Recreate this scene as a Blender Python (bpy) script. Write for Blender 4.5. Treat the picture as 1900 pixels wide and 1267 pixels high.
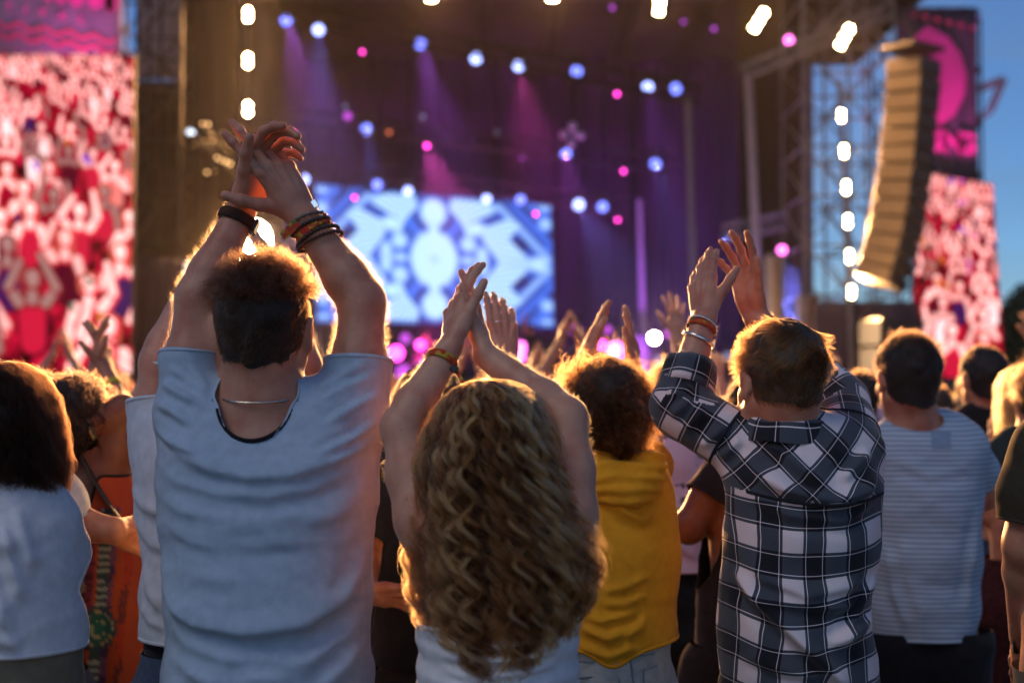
import bpy, math, random
import numpy as np
from math import sin, cos, pi, radians
from mathutils import Vector, Matrix

for o in list(bpy.data.objects):
    bpy.data.objects.remove(o, do_unlink=True)
S = bpy.context.scene
COL = S.collection
rng = np.random.default_rng(7)
random.seed(7)

# ------------------------------------------------------------------ camera
FPX = 50.0 / 36.0 * 1900.0
PITCH = math.atan(102 / FPX)
EYE = np.array([0.0, 0.0, 1.60])
cd = bpy.data.cameras.new("camera")
cd.lens = 50.0; cd.sensor_width = 36.0; cd.clip_start = 0.05; cd.clip_end = 3000
cd.dof.use_dof = True; cd.dof.focus_distance = 2.62; cd.dof.aperture_fstop = 2.7
cam = bpy.data.objects.new("camera", cd); COL.objects.link(cam)
cam.location = EYE; cam.rotation_euler = (pi / 2 + PITCH, 0, 0)
S.camera = cam

# ------------------------------------------------------------------ world, sun, exposure
w = bpy.data.worlds.new("World"); S.world = w; w.use_nodes = True
nt = w.node_tree; nt.nodes.clear()
wo = nt.nodes.new("ShaderNodeOutputWorld"); bg = nt.nodes.new("ShaderNodeBackground")
sky = nt.nodes.new("ShaderNodeTexSky"); sky.sky_type = 'NISHITA'; sky.sun_disc = False
sky.sun_elevation = radians(16.0); sky.sun_rotation = radians(180); sky.altitude = 0
sky.air_density = 1.0; sky.dust_density = .3; sky.ozone_density = 6.0
hs = nt.nodes.new("ShaderNodeHueSaturation"); hs.inputs["Saturation"].default_value = 1.1; hs.inputs["Hue"].default_value = .51
nt.links.new(sky.outputs[0], hs.inputs["Color"])
bg.inputs[1].default_value = 0.10
# thin dusk cloud bands in the sky
tcn = nt.nodes.new("ShaderNodeTexCoord"); mpn = nt.nodes.new("ShaderNodeMapping"); mpn.inputs["Scale"].default_value = (1.5, 1.5, 7)
nzn = nt.nodes.new("ShaderNodeTexNoise"); nzn.inputs["Scale"].default_value = 1.6; nzn.inputs["Detail"].default_value = 5
rmp = nt.nodes.new("ShaderNodeMapRange"); rmp.inputs[1].default_value = .45; rmp.inputs[2].default_value = .7; rmp.inputs[3].default_value = 0; rmp.inputs[4].default_value = .55
mxn = nt.nodes.new("ShaderNodeMix"); mxn.data_type = 'RGBA'; mxn.inputs[7].default_value = (1.9, 2.6, 3.6, 1)
nt.links.new(tcn.outputs["Generated"], mpn.inputs[0]); nt.links.new(mpn.outputs[0], nzn.inputs[0])
nt.links.new(nzn.outputs[0], rmp.inputs[0]); nt.links.new(rmp.outputs[0], mxn.inputs[0])
nt.links.new(hs.outputs[0], mxn.inputs[6]); nt.links.new(mxn.outputs[2], bg.inputs[0])
nt.links.new(bg.outputs[0], wo.inputs[0])
sl = bpy.data.lights.new("sun", 'SUN'); sl.energy = 0.62; sl.angle = radians(25); sl.color = (1.0, .93, .86)
so = bpy.data.objects.new("sun", sl); COL.objects.link(so)
so.rotation_euler = (radians(38), 0, radians(-48)); so.location = (0, -20, 20)
S.view_settings.view_transform = 'Standard'; S.view_settings.look = 'None'
S.view_settings.exposure = 0.0; S.view_settings.gamma = 1.0
S.view_settings.use_curve_mapping = False
S.cycles.max_bounces = 8; S.cycles.transparent_max_bounces = 24
S.cycles.volume_bounces = 0; S.cycles.sample_clamp_indirect = 4.0; S.cycles.sample_clamp_direct = 0
S.cycles.caustics_reflective = False; S.cycles.caustics_refractive = False
S.cycles.use_denoising = True
S.cycles.use_light_tree = True
try: S.cycles_curves.shape = 'RIBBONS'
except Exception: pass

def P(px, py, d):
    """a point seen at pixel (px, py) of the photograph, d metres down the field"""
    cx = (px - 950) / FPX; cy = (633.5 - py) / FPX
    dr = np.array([cx, cos(PITCH) - cy * sin(PITCH), sin(PITCH) + cy * cos(PITCH)])
    return EYE + dr * (d / dr[1])

# ------------------------------------------------------------------ tiny helpers
def link(o, parent=None):
    COL.objects.link(o)
    if parent is not None: o.parent = parent
    return o
def tag(o, label=None, cat=None, group=None, kind=None):
    if label: o["label"] = label
    if cat: o["category"] = cat
    if group: o["group"] = group
    if kind: o["kind"] = kind
    return o
def thing(name, label, cat, group=None, loc=(0, 0, 0)):
    o = bpy.data.objects.new(name, None); o.empty_display_size = .1
    o.location = loc; link(o); o["_off"] = 1
    return tag(o, label, cat, group)
def unit(v):
    v = np.asarray(v, float); return v / (np.linalg.norm(v) + 1e-12)
def make_mesh(name, V, F, mat=None, parent=None, smooth=True, fmat=None):
    me = bpy.data.meshes.new(name)
    V = np.asarray(V, np.float32)
    if parent is not None:
        root = parent
        while root.parent is not None: root = root.parent
        V = V - np.array(root.location, np.float32)
    if isinstance(F, np.ndarray):
        k = F.shape[1]
        me.vertices.add(len(V)); me.vertices.foreach_set("co", V.ravel())
        me.loops.add(F.size); me.loops.foreach_set("vertex_index", F.astype(np.int32).ravel())
        me.polygons.add(len(F)); me.polygons.foreach_set("loop_start", (np.arange(len(F)) * k).astype(np.int32))
        me.update(calc_edges=True)
    else:
        me.from_pydata([tuple(v) for v in V.tolist()], [], F); me.update()
    if smooth: me.polygons.foreach_set("use_smooth", np.ones(len(me.polygons), bool))
    if mat is not None:
        for m in (mat if isinstance(mat, (list, tuple)) else [mat]): me.materials.append(m)
    if fmat is not None: me.polygons.foreach_set("material_index", np.asarray(fmat, np.int32))
    me.validate()
    o = bpy.data.objects.new(name, me)
    return link(o, parent)

# mesh collector for hard-surface things
class MB:
    def __init__(s): s.v = []; s.f = []
    def add(s, V, F):
        n = len(s.v); s.v += [tuple(map(float, v)) for v in V]; s.f += [tuple(i + n for i in f) for f in F]; return s
    def box(s, c, size, R=None, bev=0.0):
        c = np.array(c, float); h = np.array(size, float) / 2
        if bev > 0:
            b = min(bev, min(h) * .9); V = []; 
            for sx in (-1, 1):
                for sy in (-1, 1):
                    for sz in (-1, 1):
                        sg = np.array([sx, sy, sz])
                        for ax in range(3):
                            q = h - b; q[ax] = h[ax]; V.append(sg * q)
            V = np.array(V)
            def idx(sx, sy, sz, ax): return ((sx > 0) * 4 + (sy > 0) * 2 + (sz > 0)) * 3 + ax
            F = []
            for ax in range(3):
                o1, o2 = [a for a in range(3) if a != ax]
                for sg in (-1, 1):
                    q = []
                    for u, v in ((-1, -1), (1, -1), (1, 1), (-1, 1)):
                        t = [0, 0, 0]; t[ax] = sg; t[o1] = u; t[o2] = v; q.append(idx(*t, ax))
                    F.append(q if (sg > 0) != (ax == 1) else q[::-1])
                for u in (-1, 1):
                    for v in (-1, 1):
                        q = []
                        for k, a2 in ((-1, o1), (-1, o2), (1, o2), (1, o1)):
                            t = [0, 0, 0]; t[ax] = k; t[o1] = u; t[o2] = v; q.append(idx(*t, a2))
                        F.append(q)
            for sx in (-1, 1):
                for sy in (-1, 1):
                    for sz in (-1, 1): F.append([idx(sx, sy, sz, a) for a in range(3)])
        else:
            V = np.array([[x, y, z] for x in (-1, 1) for y in (-1, 1) for z in (-1, 1)]) * h
            F = [(0, 1, 3, 2), (4, 6, 7, 5), (0, 4, 5, 1), (2, 3, 7, 6), (0, 2, 6, 4), (1, 5, 7, 3)]
        if R is not None: V = V @ np.array(R, float).T
        return s.add(V + c, F)
    def tube(s, a, b, r, n=6, r2=None, cap=True):
        a = np.array(a, float); b = np.array(b, float); d = unit(b - a)
        u = unit(np.cross(d, [0, 0, 1] if abs(d[2]) < .9 else [1, 0, 0])); v = np.cross(d, u)
        r2 = r if r2 is None else r2
        A = [a + r * (cos(2 * pi * i / n) * u + sin(2 * pi * i / n) * v) for i in range(n)]
        B = [b + r2 * (cos(2 * pi * i / n) * u + sin(2 * pi * i / n) * v) for i in range(n)]
        F = [(i, (i + 1) % n, n + (i + 1) % n, n + i) for i in range(n)]
        if cap: F += [tuple(range(n))[::-1], tuple(range(n, 2 * n))]
        return s.add(A + B, F)
    def quad(s, *p): return s.add(p, [tuple(range(len(p)))])
    def build(s, name, mat, parent=None, smooth=False):
        return make_mesh(name, np.array(s.v), s.f, mat, parent, smooth)

def sweep(name, path, r, mat, parent, n=8, closed=True, flat=None, fn=None):
    """tube along a path; flat=(normal scale) makes a strap"""
    path = np.asarray(path, float); m = len(path)
    T = np.roll(path, -1, 0) - np.roll(path, 1, 0)
    if not closed: T[0] = path[1] - path[0]; T[-1] = path[-1] - path[-2]
    T /= np.linalg.norm(T, axis=1)[:, None] + 1e-12
    c = path.mean(0)
    N = path - c; N -= (N * T).sum(1)[:, None] * T; N /= np.linalg.norm(N, axis=1)[:, None] + 1e-12
    B = np.cross(T, N)
    V = []
    for i in range(n):
        a = 2 * pi * i / n
        rn, rb = (r, r) if flat is None else (flat[0], flat[1])
        rr = 1.0 if fn is None else fn(np.arange(m))[:, None]
        V.append(path + (cos(a) * rn * N + sin(a) * rb * B) * rr)
    V = np.array(V).transpose(1, 0, 2).reshape(-1, 3)
    F = []
    for j in range(m if closed else m - 1):
        for i in range(n):
            F.append((j * n + i, j * n + (i + 1) % n, ((j + 1) % m) * n + (i + 1) % n, ((j + 1) % m) * n + i))
    return make_mesh(name, V, np.array(F), mat, parent)

# ------------------------------------------------------------------ numpy noise
def _hash(i, j, k, seed):
    h = (i * 374761393 + j * 668265263 + k * 2147483647 + seed * 144665) & 0xffffffff
    h = (h ^ (h >> 13)) * 1274126177 & 0xffffffff
    return ((h ^ (h >> 16)) & 0xffff) / 65535.0
def vnoise(Pt, seed=0):
    Pt = np.asarray(Pt, float); i = np.floor(Pt).astype(np.int64); f = Pt - i; f = f * f * (3 - 2 * f); o = 0
    for a in (0, 1):
        for b in (0, 1):
            for c in (0, 1):
                wgt = (f[:, 0] if a else 1 - f[:, 0]) * (f[:, 1] if b else 1 - f[:, 1]) * (f[:, 2] if c else 1 - f[:, 2])
                o = o + wgt * _hash(i[:, 0] + a, i[:, 1] + b, i[:, 2] + c, seed)
    return o * 2 - 1
def fbm(Pt, octs=3, seed=0):
    s = 0; a = 1; f = 1
    for o in range(octs): s = s + a * vnoise(np.asarray(Pt) * f, seed + o * 17); a *= .5; f *= 2.03
    return s

# ------------------------------------------------------------------ distance-field body modelling
class Field:
    def __init__(s): s.p = []
    def cone(s, a, b, ra, rb=None, k=.02, n=None, fl=1.0):
        s.p.append(('c', np.array(a, float), np.array(b, float), ra, ra if rb is None else rb, k, None if n is None else unit(n), fl)); return s
    def ell(s, c, r, R=None, k=.02, sub=False):
        s.p.append(('e', np.array(c, float), np.array(r, float), None if R is None else np.array(R, float), 0, k, sub, 1)); return s
    def bounds(s):
        lo = np.full(3, 1e9); hi = -lo
        for q in s.p:
            if q[0] == 'c':
                r = max(q[3], q[4]); lo = np.minimum(lo, np.minimum(q[1], q[2]) - r); hi = np.maximum(hi, np.maximum(q[1], q[2]) + r)
            elif not q[6]:
                r = q[2].max(); lo = np.minimum(lo, q[1] - r); hi = np.maximum(hi, q[1] + r)
        return lo, hi
    def grid(s, h, lo=None, hi=None):
        l, u = s.bounds()
        mk = max([q[5] for q in s.p]) * .6; lo = l - 2.5 * h - mk if lo is None else np.array(lo, float); hi = u + 2.5 * h + mk if hi is None else np.array(hi, float)
        n = np.ceil((hi - lo) / h).astype(int) + 1
        G = np.full(n, 0.5, np.float32)
        for q in s.p:
            k = q[5]; m = k + 2.2 * h
            if q[0] == 'c':
                r = max(q[3], q[4]); a0 = np.minimum(q[1], q[2]) - r - m; a1 = np.maximum(q[1], q[2]) + r + m
            else:
                r = q[2].max(); a0 = q[1] - r - m; a1 = q[1] + r + m
            i0 = np.clip(np.floor((a0 - lo) / h).astype(int), 0, n); i1 = np.clip(np.ceil((a1 - lo) / h).astype(int) + 1, 0, n)
            if np.any(i1 <= i0): continue
            X = (lo[0] + h * np.arange(i0[0], i1[0], dtype=np.float32))[:, None, None]
            Y = (lo[1] + h * np.arange(i0[1], i1[1], dtype=np.float32))[None, :, None]
            Z = (lo[2] + h * np.arange(i0[2], i1[2], dtype=np.float32))[None, None, :]
            if q[0] == 'c':
                a, b = q[1], q[2]; ab = b - a; L2 = float(ab @ ab) + 1e-12
                t = np.clip(((X - a[0]) * ab[0] + (Y - a[1]) * ab[1] + (Z - a[2]) * ab[2]) / L2, 0, 1)
                dx = X - a[0] - t * ab[0]; dy = Y - a[1] - t * ab[1]; dz = Z - a[2] - t * ab[2]
                if q[6] is not None:
                    nn = q[6]; dn = (dx * nn[0] + dy * nn[1] + dz * nn[2]) * (1 / q[7] - 1)
                    dx = dx + nn[0] * dn; dy = dy + nn[1] * dn; dz = dz + nn[2] * dn
                D = np.sqrt(dx * dx + dy * dy + dz * dz) - (q[3] + t * (q[4] - q[3]))
            else:
                c, rr, R = q[1], q[2], q[3]
                dx, dy, dz = X - c[0], Y - c[1], Z - c[2]
                if R is not None:
                    dx, dy, dz = (dx * R[0, 0] + dy * R[1, 0] + dz * R[2, 0], dx * R[0, 1] + dy * R[1, 1] + dz * R[2, 1], dx * R[0, 2] + dy * R[1, 2] + dz * R[2, 2])
                k0 = np.sqrt((dx / rr[0]) ** 2 + (dy / rr[1]) ** 2 + (dz / rr[2]) ** 2)
                k1 = np.sqrt((dx / rr[0] ** 2) ** 2 + (dy / rr[1] ** 2) ** 2 + (dz / rr[2] ** 2) ** 2)
                D = k0 * (k0 - 1) / (k1 + 1e-9)
            sl_ = (slice(i0[0], i1[0]), slice(i0[1], i1[1]), slice(i0[2], i1[2]))
            A = G[sl_]
            if q[0] == 'e' and q[6]:
                D = -D; hh = np.maximum(k - np.abs(A - D), 0) / k; G[sl_] = np.maximum(A, D) + hh * hh * k * .25
            else:
                hh = np.maximum(k - np.abs(A - D), 0) / k; G[sl_] = np.minimum(A, D) - hh * hh * k * .25
        return G, lo
    def mesh(s, h, lo=None, hi=None, smooth=1):
        G, o = s.grid(h, lo, hi)
        V, F = surface_nets(G, o, h)
        if smooth: V = laplace(V, F, smooth, .5)
        return V, F

def surface_nets(G, o, h):
    ins = G < 0; nx, ny, nz = G.shape
    c = np.zeros((nx - 1, ny - 1, nz - 1), np.uint8)
    for a in (0, 1):
        for b in (0, 1):
            for d in (0, 1): c += ins[a:nx - 1 + a, b:ny - 1 + b, d:nz - 1 + d]
    act = (c > 0) & (c < 8)
    I = np.argwhere(act); idx = np.full(act.shape, -1, np.int32); idx[act] = np.arange(len(I))
    acc = np.zeros((len(I), 3)); cnt = np.zeros(len(I))
    cor = [(a, b, d) for a in (0, 1) for b in (0, 1) for d in (0, 1)]
    val = {q: G[I[:, 0] + q[0], I[:, 1] + q[1], I[:, 2] + q[2]] for q in cor}
    for q in cor:
        for ax in range(3):
            if q[ax] == 0:
                r = list(q); r[ax] = 1; r = tuple(r); A = val[q]; B = val[r]; m = (A < 0) != (B < 0)
                t = np.where(m, A / np.where(A - B == 0, 1, A - B), 0)
                p = np.tile(np.array(q, float), (len(I), 1)); p[:, ax] += t
                acc += p * m[:, None]; cnt += m
    V = o + h * (I + acc / cnt[:, None])
    Fs = []
    for ax in range(3):
        s0 = [slice(1, -1)] * 3; s0[ax] = slice(0, -1); s1 = list(s0); s1[ax] = slice(1, None)
        A = ins[tuple(s0)]; B = ins[tuple(s1)]
        for fl, m in ((0, A & ~B), (1, ~A & B)):
            K = np.argwhere(m)
            if not len(K): continue
            e1, e2 = [(1, 2), (2, 0), (0, 1)][ax]
            off = np.ones(3, int); off[ax] = 0; K = K + off
            def g(d1, d2):
                q = K.copy(); q[:, e1] -= d1; q[:, e2] -= d2; return idx[q[:, 0], q[:, 1], q[:, 2]]
            q = np.stack([g(1, 1), g(0, 1), g(0, 0), g(1, 0)], 1)
            Fs.append(q[:, ::-1] if fl else q)
    F = np.concatenate(Fs); F = F[(F >= 0).all(1)]
    return V, F

def laplace(V, F, it=1, lam=.5):
    n = len(V); k = F.shape[1]
    a = np.concatenate([F[:, i] for i in range(k)]); b = np.concatenate([F[:, (i + 1) % k] for i in range(k)])
    A = np.concatenate([a, b]); B = np.concatenate([b, a]); c = np.bincount(A, minlength=n).clip(1)
    for _ in range(it):
        for l in (lam, -lam * .9):
            M = np.stack([np.bincount(A, V[B, j], n) / c for j in range(3)], 1); V = V + l * (M - V)
    return V
def tris(F): return np.concatenate([F[:, [0, 1, 2]], F[:, [0, 2, 3]]]) if F.shape[1] == 4 else F
def normals(V, F):
    F = tris(F); fn = np.cross(V[F[:, 1]] - V[F[:, 0]], V[F[:, 2]] - V[F[:, 0]])
    N = np.stack([sum(np.bincount(F[:, i], fn[:, j], len(V)) for i in range(3)) for j in range(3)], 1)
    return N / (np.linalg.norm(N, axis=1)[:, None] + 1e-12)
def clip(V, F, s):
    """keep the part of the surface where s > 0, cutting triangles cleanly along s = 0"""
    F = tris(F); s = np.where(np.abs(s) < 1e-7, 1e-7, s); pos = s > 0; c = pos[F].sum(1)
    out = [F[c == 3]]; E = {}; newV = []; n0 = len(V)
    def cut(i, j):
        key = (i, j) if i < j else (j, i)
        if key not in E:
            t = s[i] / (s[i] - s[j]); E[key] = n0 + len(newV); newV.append(V[i] + t * (V[j] - V[i]))
        return E[key]
    extra = []
    for f in F[c == 1].tolist():
        while not pos[f[0]]: f = f[1:] + f[:1]
        extra.append((f[0], cut(f[0], f[1]), cut(f[0], f[2])))
    for f in F[c == 2].tolist():
        while pos[f[0]]: f = f[1:] + f[:1]
        p, q = cut(f[0], f[1]), cut(f[0], f[2]); extra.append((p, f[1], f[2])); extra.append((p, f[2], q))
    if extra: out.append(np.array(extra))
    F = np.concatenate(out)
    V = np.concatenate([V, np.array(newV)]) if newV else V
    u, inv = np.unique(F, return_inverse=True)
    return V[u], inv.reshape(F.shape)
def loops_of(V, F):
    """boundary loops of an open triangle mesh"""
    e = np.concatenate([F[:, [0, 1]], F[:, [1, 2]], F[:, [2, 0]]]); ks = set(map(tuple, e.tolist()))
    nx = {a: b for a, b in ks if (b, a) not in ks}; L = []
    while nx:
        a = next(iter(nx)); l = [a]; b = nx.pop(a)
        while b in nx and b != l[0]: l.append(b); b = nx.pop(b)
        if len(l) > 8: L.append(V[l])
    return L
def resample(path, step):
    path = np.vstack([path, path[:1]]); d = np.r_[0, np.cumsum(np.linalg.norm(np.diff(path, axis=0), axis=1))]
    n = max(12, int(d[-1] / step)); t = np.linspace(0, d[-1], n, endpoint=False)
    q = np.stack([np.interp(t, d, path[:, j]) for j in range(3)], 1)
    for _ in range(3): q = (np.roll(q, 1, 0) + 2 * q + np.roll(q, -1, 0)) / 4
    return q

# ------------------------------------------------------------------ materials
def mat_new(name):
    m = bpy.data.materials.new(name); m.use_nodes = True
    nt = m.node_tree; b = nt.nodes["Principled BSDF"]; return m, nt, b
def N(nt, t, **kw):
    n = nt.nodes.new(t)
    for k, v in kw.items():
        if k.startswith("i_"): n.inputs[k[2:].replace("_", " ")].default_value = v
        else: setattr(n, k, v)
    return n
def noise_bump(nt, b, scale, strength, detail=3, dist=.002, co=None):
    tc = nt.nodes.new("ShaderNodeTexCoord"); n = N(nt, "ShaderNodeTexNoise", i_Scale=scale, i_Detail=detail)
    bp = N(nt, "ShaderNodeBump", i_Strength=strength, i_Distance=dist)
    nt.links.new(tc.outputs["Object"], n.inputs["Vector"]); nt.links.new(n.outputs[0], bp.inputs["Height"])
    nt.links.new(bp.outputs[0], b.inputs["Normal"]); return n, bp, tc
def vary(nt, b, col, scale=6, amt=.25, col2=None, detail=4, tc=None, lo=.35, hi=.65):
    tc = tc or nt.nodes.new("ShaderNodeTexCoord"); n = N(nt, "ShaderNodeTexNoise", i_Scale=scale, i_Detail=detail)
    nt.links.new(tc.outputs["Object"], n.inputs["Vector"])
    mr = N(nt, "ShaderNodeMapRange"); mr.inputs[1].default_value = lo; mr.inputs[2].default_value = hi
    nt.links.new(n.outputs[0], mr.inputs[0])
    mx = nt.nodes.new("ShaderNodeMix"); mx.data_type = 'RGBA'
    c2 = col2 or tuple(c * (1 - amt) for c in col)
    mx.inputs[6].default_value = (*col, 1); mx.inputs[7].default_value = (*c2, 1)
    nt.links.new(mr.outputs[0], mx.inputs[0]); nt.links.new(mx.outputs[2], b.inputs["Base Color"]); return mx
_mc = {}
def skin(col=(.50, .27, .19)):
    col = (col[0] * 1.12, col[1] * 1.0, col[2] * .9)
    key = ("s", col)
    if key in _mc: return _mc[key]
    m, nt, b = mat_new("skin")
    n, bp, tc = noise_bump(nt, b, 190, .35, 5, .0016)
    mx = vary(nt, b, col, 22, .2, (col[0] * .82, col[1] * .60, col[2] * .56), 7, tc, .38, .68)
    # small freckles and moles
    v = N(nt, "ShaderNodeTexVoronoi", i_Scale=24.0); nt.links.new(tc.outputs["Object"], v.inputs["Vector"])
    mr = N(nt, "ShaderNodeMapRange"); mr.inputs[1].default_value = .03; mr.inputs[2].default_value = .06; mr.inputs[3].default_value = .45; mr.inputs[4].default_value = 0
    nt.links.new(v.outputs["Distance"], mr.inputs[0])
    m2 = nt.nodes.new("ShaderNodeMix"); m2.data_type = 'RGBA'; m2.inputs[7].default_value = (col[0] * .35, col[1] * .25, col[2] * .2, 1)
    nt.links.new(mr.outputs[0], m2.inputs[0]); nt.links.new(mx.outputs[2], m2.inputs[6]); nt.links.new(m2.outputs[2], b.inputs["Base Color"])
    b.inputs["Roughness"].default_value = .48; b.inputs["Specular IOR Level"].default_value = .4
    b.inputs["Subsurface Weight"].default_value = .28; b.inputs["Subsurface Radius"].default_value = (.012, .004, .002); b.inputs["Subsurface Scale"].default_value = 1
    b.inputs["Sheen Weight"].default_value = .25; b.inputs["Sheen Roughness"].default_value = .4; b.inputs["Sheen Tint"].default_value = (1, .8, .65, 1)
    _mc[key] = m; return m
def cloth(col, name="cotton", amt=.12, sheen=.04, rough=.9, bump=.12, scale=420):
    key = ("c", col, name)
    if key in _mc: return _mc[key]
    m, nt, b = mat_new(name)
    n, bp, tc = noise_bump(nt, b, scale, bump, 4, .0012)
    n2 = N(nt, "ShaderNodeTexNoise", i_Scale=38.0, i_Detail=5.0); nt.links.new(tc.outputs["Object"], n2.inputs["Vector"])
    b2 = N(nt, "ShaderNodeBump", i_Strength=.10, i_Distance=.003); nt.links.new(n2.outputs[0], b2.inputs["Height"]); nt.links.new(b2.outputs[0], bp.inputs["Normal"])
    vary(nt, b, col, 60, amt, None, 6, tc)
    b.inputs["Roughness"].default_value = rough; b.inputs["Sheen Weight"].default_value = sheen; b.inputs["Specular IOR Level"].default_value = .2
    b.inputs["Sheen Roughness"].default_value = .5
    _mc[key] = m; return m
def hairmat(col, rough=.32, name="hair_fibre"):
    key = ("h", col)
    if key in _mc: return _mc[key]
    m = bpy.data.materials.new(name); m.use_nodes = True; nt = m.node_tree; nt.nodes.clear()
    o = nt.nodes.new("ShaderNodeOutputMaterial"); h = nt.nodes.new("ShaderNodeBsdfHairPrincipled")
    h.parametrization = 'COLOR'; h.inputs["Color"].default_value = (*col, 1); h.inputs["Roughness"].default_value = rough
    h.inputs["Radial Roughness"].default_value = .6; h.inputs["IOR"].default_value = 1.22
    hi = nt.nodes.new("ShaderNodeHairInfo"); hv = N(nt, "ShaderNodeHueSaturation"); hv.inputs["Color"].default_value = (*col, 1)
    mr = N(nt, "ShaderNodeMapRange"); mr.inputs[3].default_value = .55; mr.inputs[4].default_value = 1.5
    nt.links.new(hi.outputs["Random"], mr.inputs[0]); nt.links.new(mr.outputs[0], hv.inputs["Value"]); nt.links.new(hv.outputs[0], h.inputs["Color"])
    nt.links.new(h.outputs[0], o.inputs[0]); _mc[key] = m; return m
def metal(col, rough=.3, name="metal"):
    m, nt, b = mat_new(name); b.inputs["Base Color"].default_value = (*col, 1); b.inputs["Metallic"].default_value = 1; b.inputs["Roughness"].default_value = rough
    noise_bump(nt, b, 300, .1); return m
def plain(col, rough=.6, name="paint", bump=.1, scale=60, amt=.25):
    key = ("p", col, rough, name)
    if key in _mc: return _mc[key]
    m, nt, b = mat_new(name); n, bp, tc = noise_bump(nt, b, scale, bump); vary(nt, b, col, scale * .2, amt, None, 4, tc)
    b.inputs["Roughness"].default_value = rough; _mc[key] = m; return m
def emit(col, strength, name="lamp_glow", sampling='AUTO'):
    m = bpy.data.materials.new(name); m.use_nodes = True; nt = m.node_tree; nt.nodes.clear()
    o = nt.nodes.new("ShaderNodeOutputMaterial"); e = nt.nodes.new("ShaderNodeEmission"); e.inputs[0].default_value = (*col, 1); e.inputs[1].default_value = strength
    nt.links.new(e.outputs[0], o.inputs[0]); m.cycles.emission_sampling = sampling; return m

# ------------------------------------------------------------------ hair strands
def strands(name, pts, mat, parent, r0=.00007, r1=.00002):
    """pts: array (n, k, 3) in world coordinates"""
    n, k, _ = pts.shape
    root = parent
    while root.parent is not None: root = root.parent
    pts = pts - np.array(root.location)
    c = bpy.data.hair_curves.new(name); c.add_curves([k] * n)
    c.attributes["position"].data.foreach_set("vector", pts.astype(np.float32).ravel())
    ra = c.attributes.get("radius") or c.attributes.new("radius", 'FLOAT', 'POINT')
    ra.data.foreach_set("value", np.tile(np.linspace(r0, r1, k), n).astype(np.float32))
    c.materials.append(mat); o = bpy.data.objects.new(name, c); link(o, parent); o["kind"] = "stuff"; return o
def surf_sample(V, F, n, r=rng):
    F = tris(F); A = np.linalg.norm(np.cross(V[F[:, 1]] - V[F[:, 0]], V[F[:, 2]] - V[F[:, 0]]), axis=1)
    i = r.choice(len(F), n, p=A / A.sum()); u = r.random((n, 2)); fl = u.sum(1) > 1; u[fl] = 1 - u[fl]
    NN = normals(V, F); f = F[i]
    p = V[f[:, 0]] + u[:, :1] * (V[f[:, 1]] - V[f[:, 0]]) + u[:, 1:] * (V[f[:, 2]] - V[f[:, 0]])
    nn = NN[f].mean(1); return p, nn / (np.linalg.norm(nn, axis=1)[:, None] + 1e-9)
def grow(p, d, L, k, comb, stiff=.5, grav=0.0, curl=0.0, freq=35, seed=3, fine=.1):
    """integrate strands from roots p with start direction d; comb(p) gives a target direction"""
    n = len(p); out = [p]; L = np.broadcast_to(np.asarray(L, float), (n,)); st = (L / (k - 1))[:, None]
    R = rng.normal(size=(n, 3)) * fine
    for j in range(k - 1):
        c = comb(p) if comb is not None else 0
        nz = np.stack([vnoise(p * freq + 11.3 * a, seed + a) for a in range(3)], 1) * curl
        d = d * stiff + c * (1 - stiff) + nz + R + np.array([0, 0, -grav])
        d = d / (np.linalg.norm(d, axis=1)[:, None] + 1e-9)
        p = p + d * st; out.append(p)
    return np.stack(out, 1)

# ------------------------------------------------------------------ anatomy
def frame(yaw=0., pitch=0., roll=0.):
    """columns: right, forward, up of something looking up the field (+Y)"""
    M = Matrix.Rotation(radians(yaw), 3, 'Z') @ Matrix.Rotation(radians(pitch), 3, 'X') @ Matrix.Rotation(radians(roll), 3, 'Y')
    return np.array(M)
def add_head(f, C, R, s=1.0, k=.03):
    q = lambda x, y, z: C + s * (R @ np.array([x, y, z]))
    rr = lambda *a: np.array(a) * s
    f.ell(q(0, -.012, .028), rr(.076, .096, .088), R, .03)
    f.ell(q(0, .030, -.030), rr(.060, .062, .085), R, .03)
    f.ell(q(0, -.02, -.035), rr(.058, .065, .06), R, .03)
    for sx in (-1, 1):
        f.cone(q(sx * .056, .005, -.052), q(sx * .018, .066, -.100), .017 * s, .014 * s, .025)
        f.cone(q(sx * .040, .068, -.028), q(sx * .03, .07, -.04), .018 * s, .016 * s, .02)
    f.ell(q(0, .070, -.100), rr(.024, .02, .016), R, .02)
    f.cone(q(-.028, .080, .014), q(.028, .080, .014), .012 * s, None, .012)
    for sx in (-1, 1): f.ell(q(sx * .031, .096, -.008), rr(.015, .014, .010), R, .012, True)
    f.cone(q(0, .086, .0), q(0, .104, -.036), .007 * s, .011 * s, .010)
    for sx in (-1, 1): f.ell(q(sx * .011, .095, -.040), rr(.007, .009, .006), R, .006)
    f.ell(q(0, .090, -.063), rr(.024, .009, .0055), R, .005); f.ell(q(0, .088, -.073), rr(.020, .009, .006), R, .005)
    for sx in (-1, 1):
        E = R @ np.array(Matrix.Rotation(radians(-22 * sx), 3, 'Z')) @ np.array(Matrix.Rotation(radians(-8), 3, 'X'))
        f.ell(q(sx * .082, -.006, -.006), rr(.0075, .018, .030), E, .006)
        f.ell(q(sx * .081, -.0, -.034), rr(.006, .010, .010), E, .006)
        f.ell(q(sx * .089, .002, -.006), rr(.004, .009, .017), E, .004, True)
    return q
HAIRLINE_Y = [-.12, -.06, -.02, .02, .045, .065, .10]
HAIRLINE_Z = [-.088, -.075, -.03, -.022, .03, .058, .075]
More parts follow.
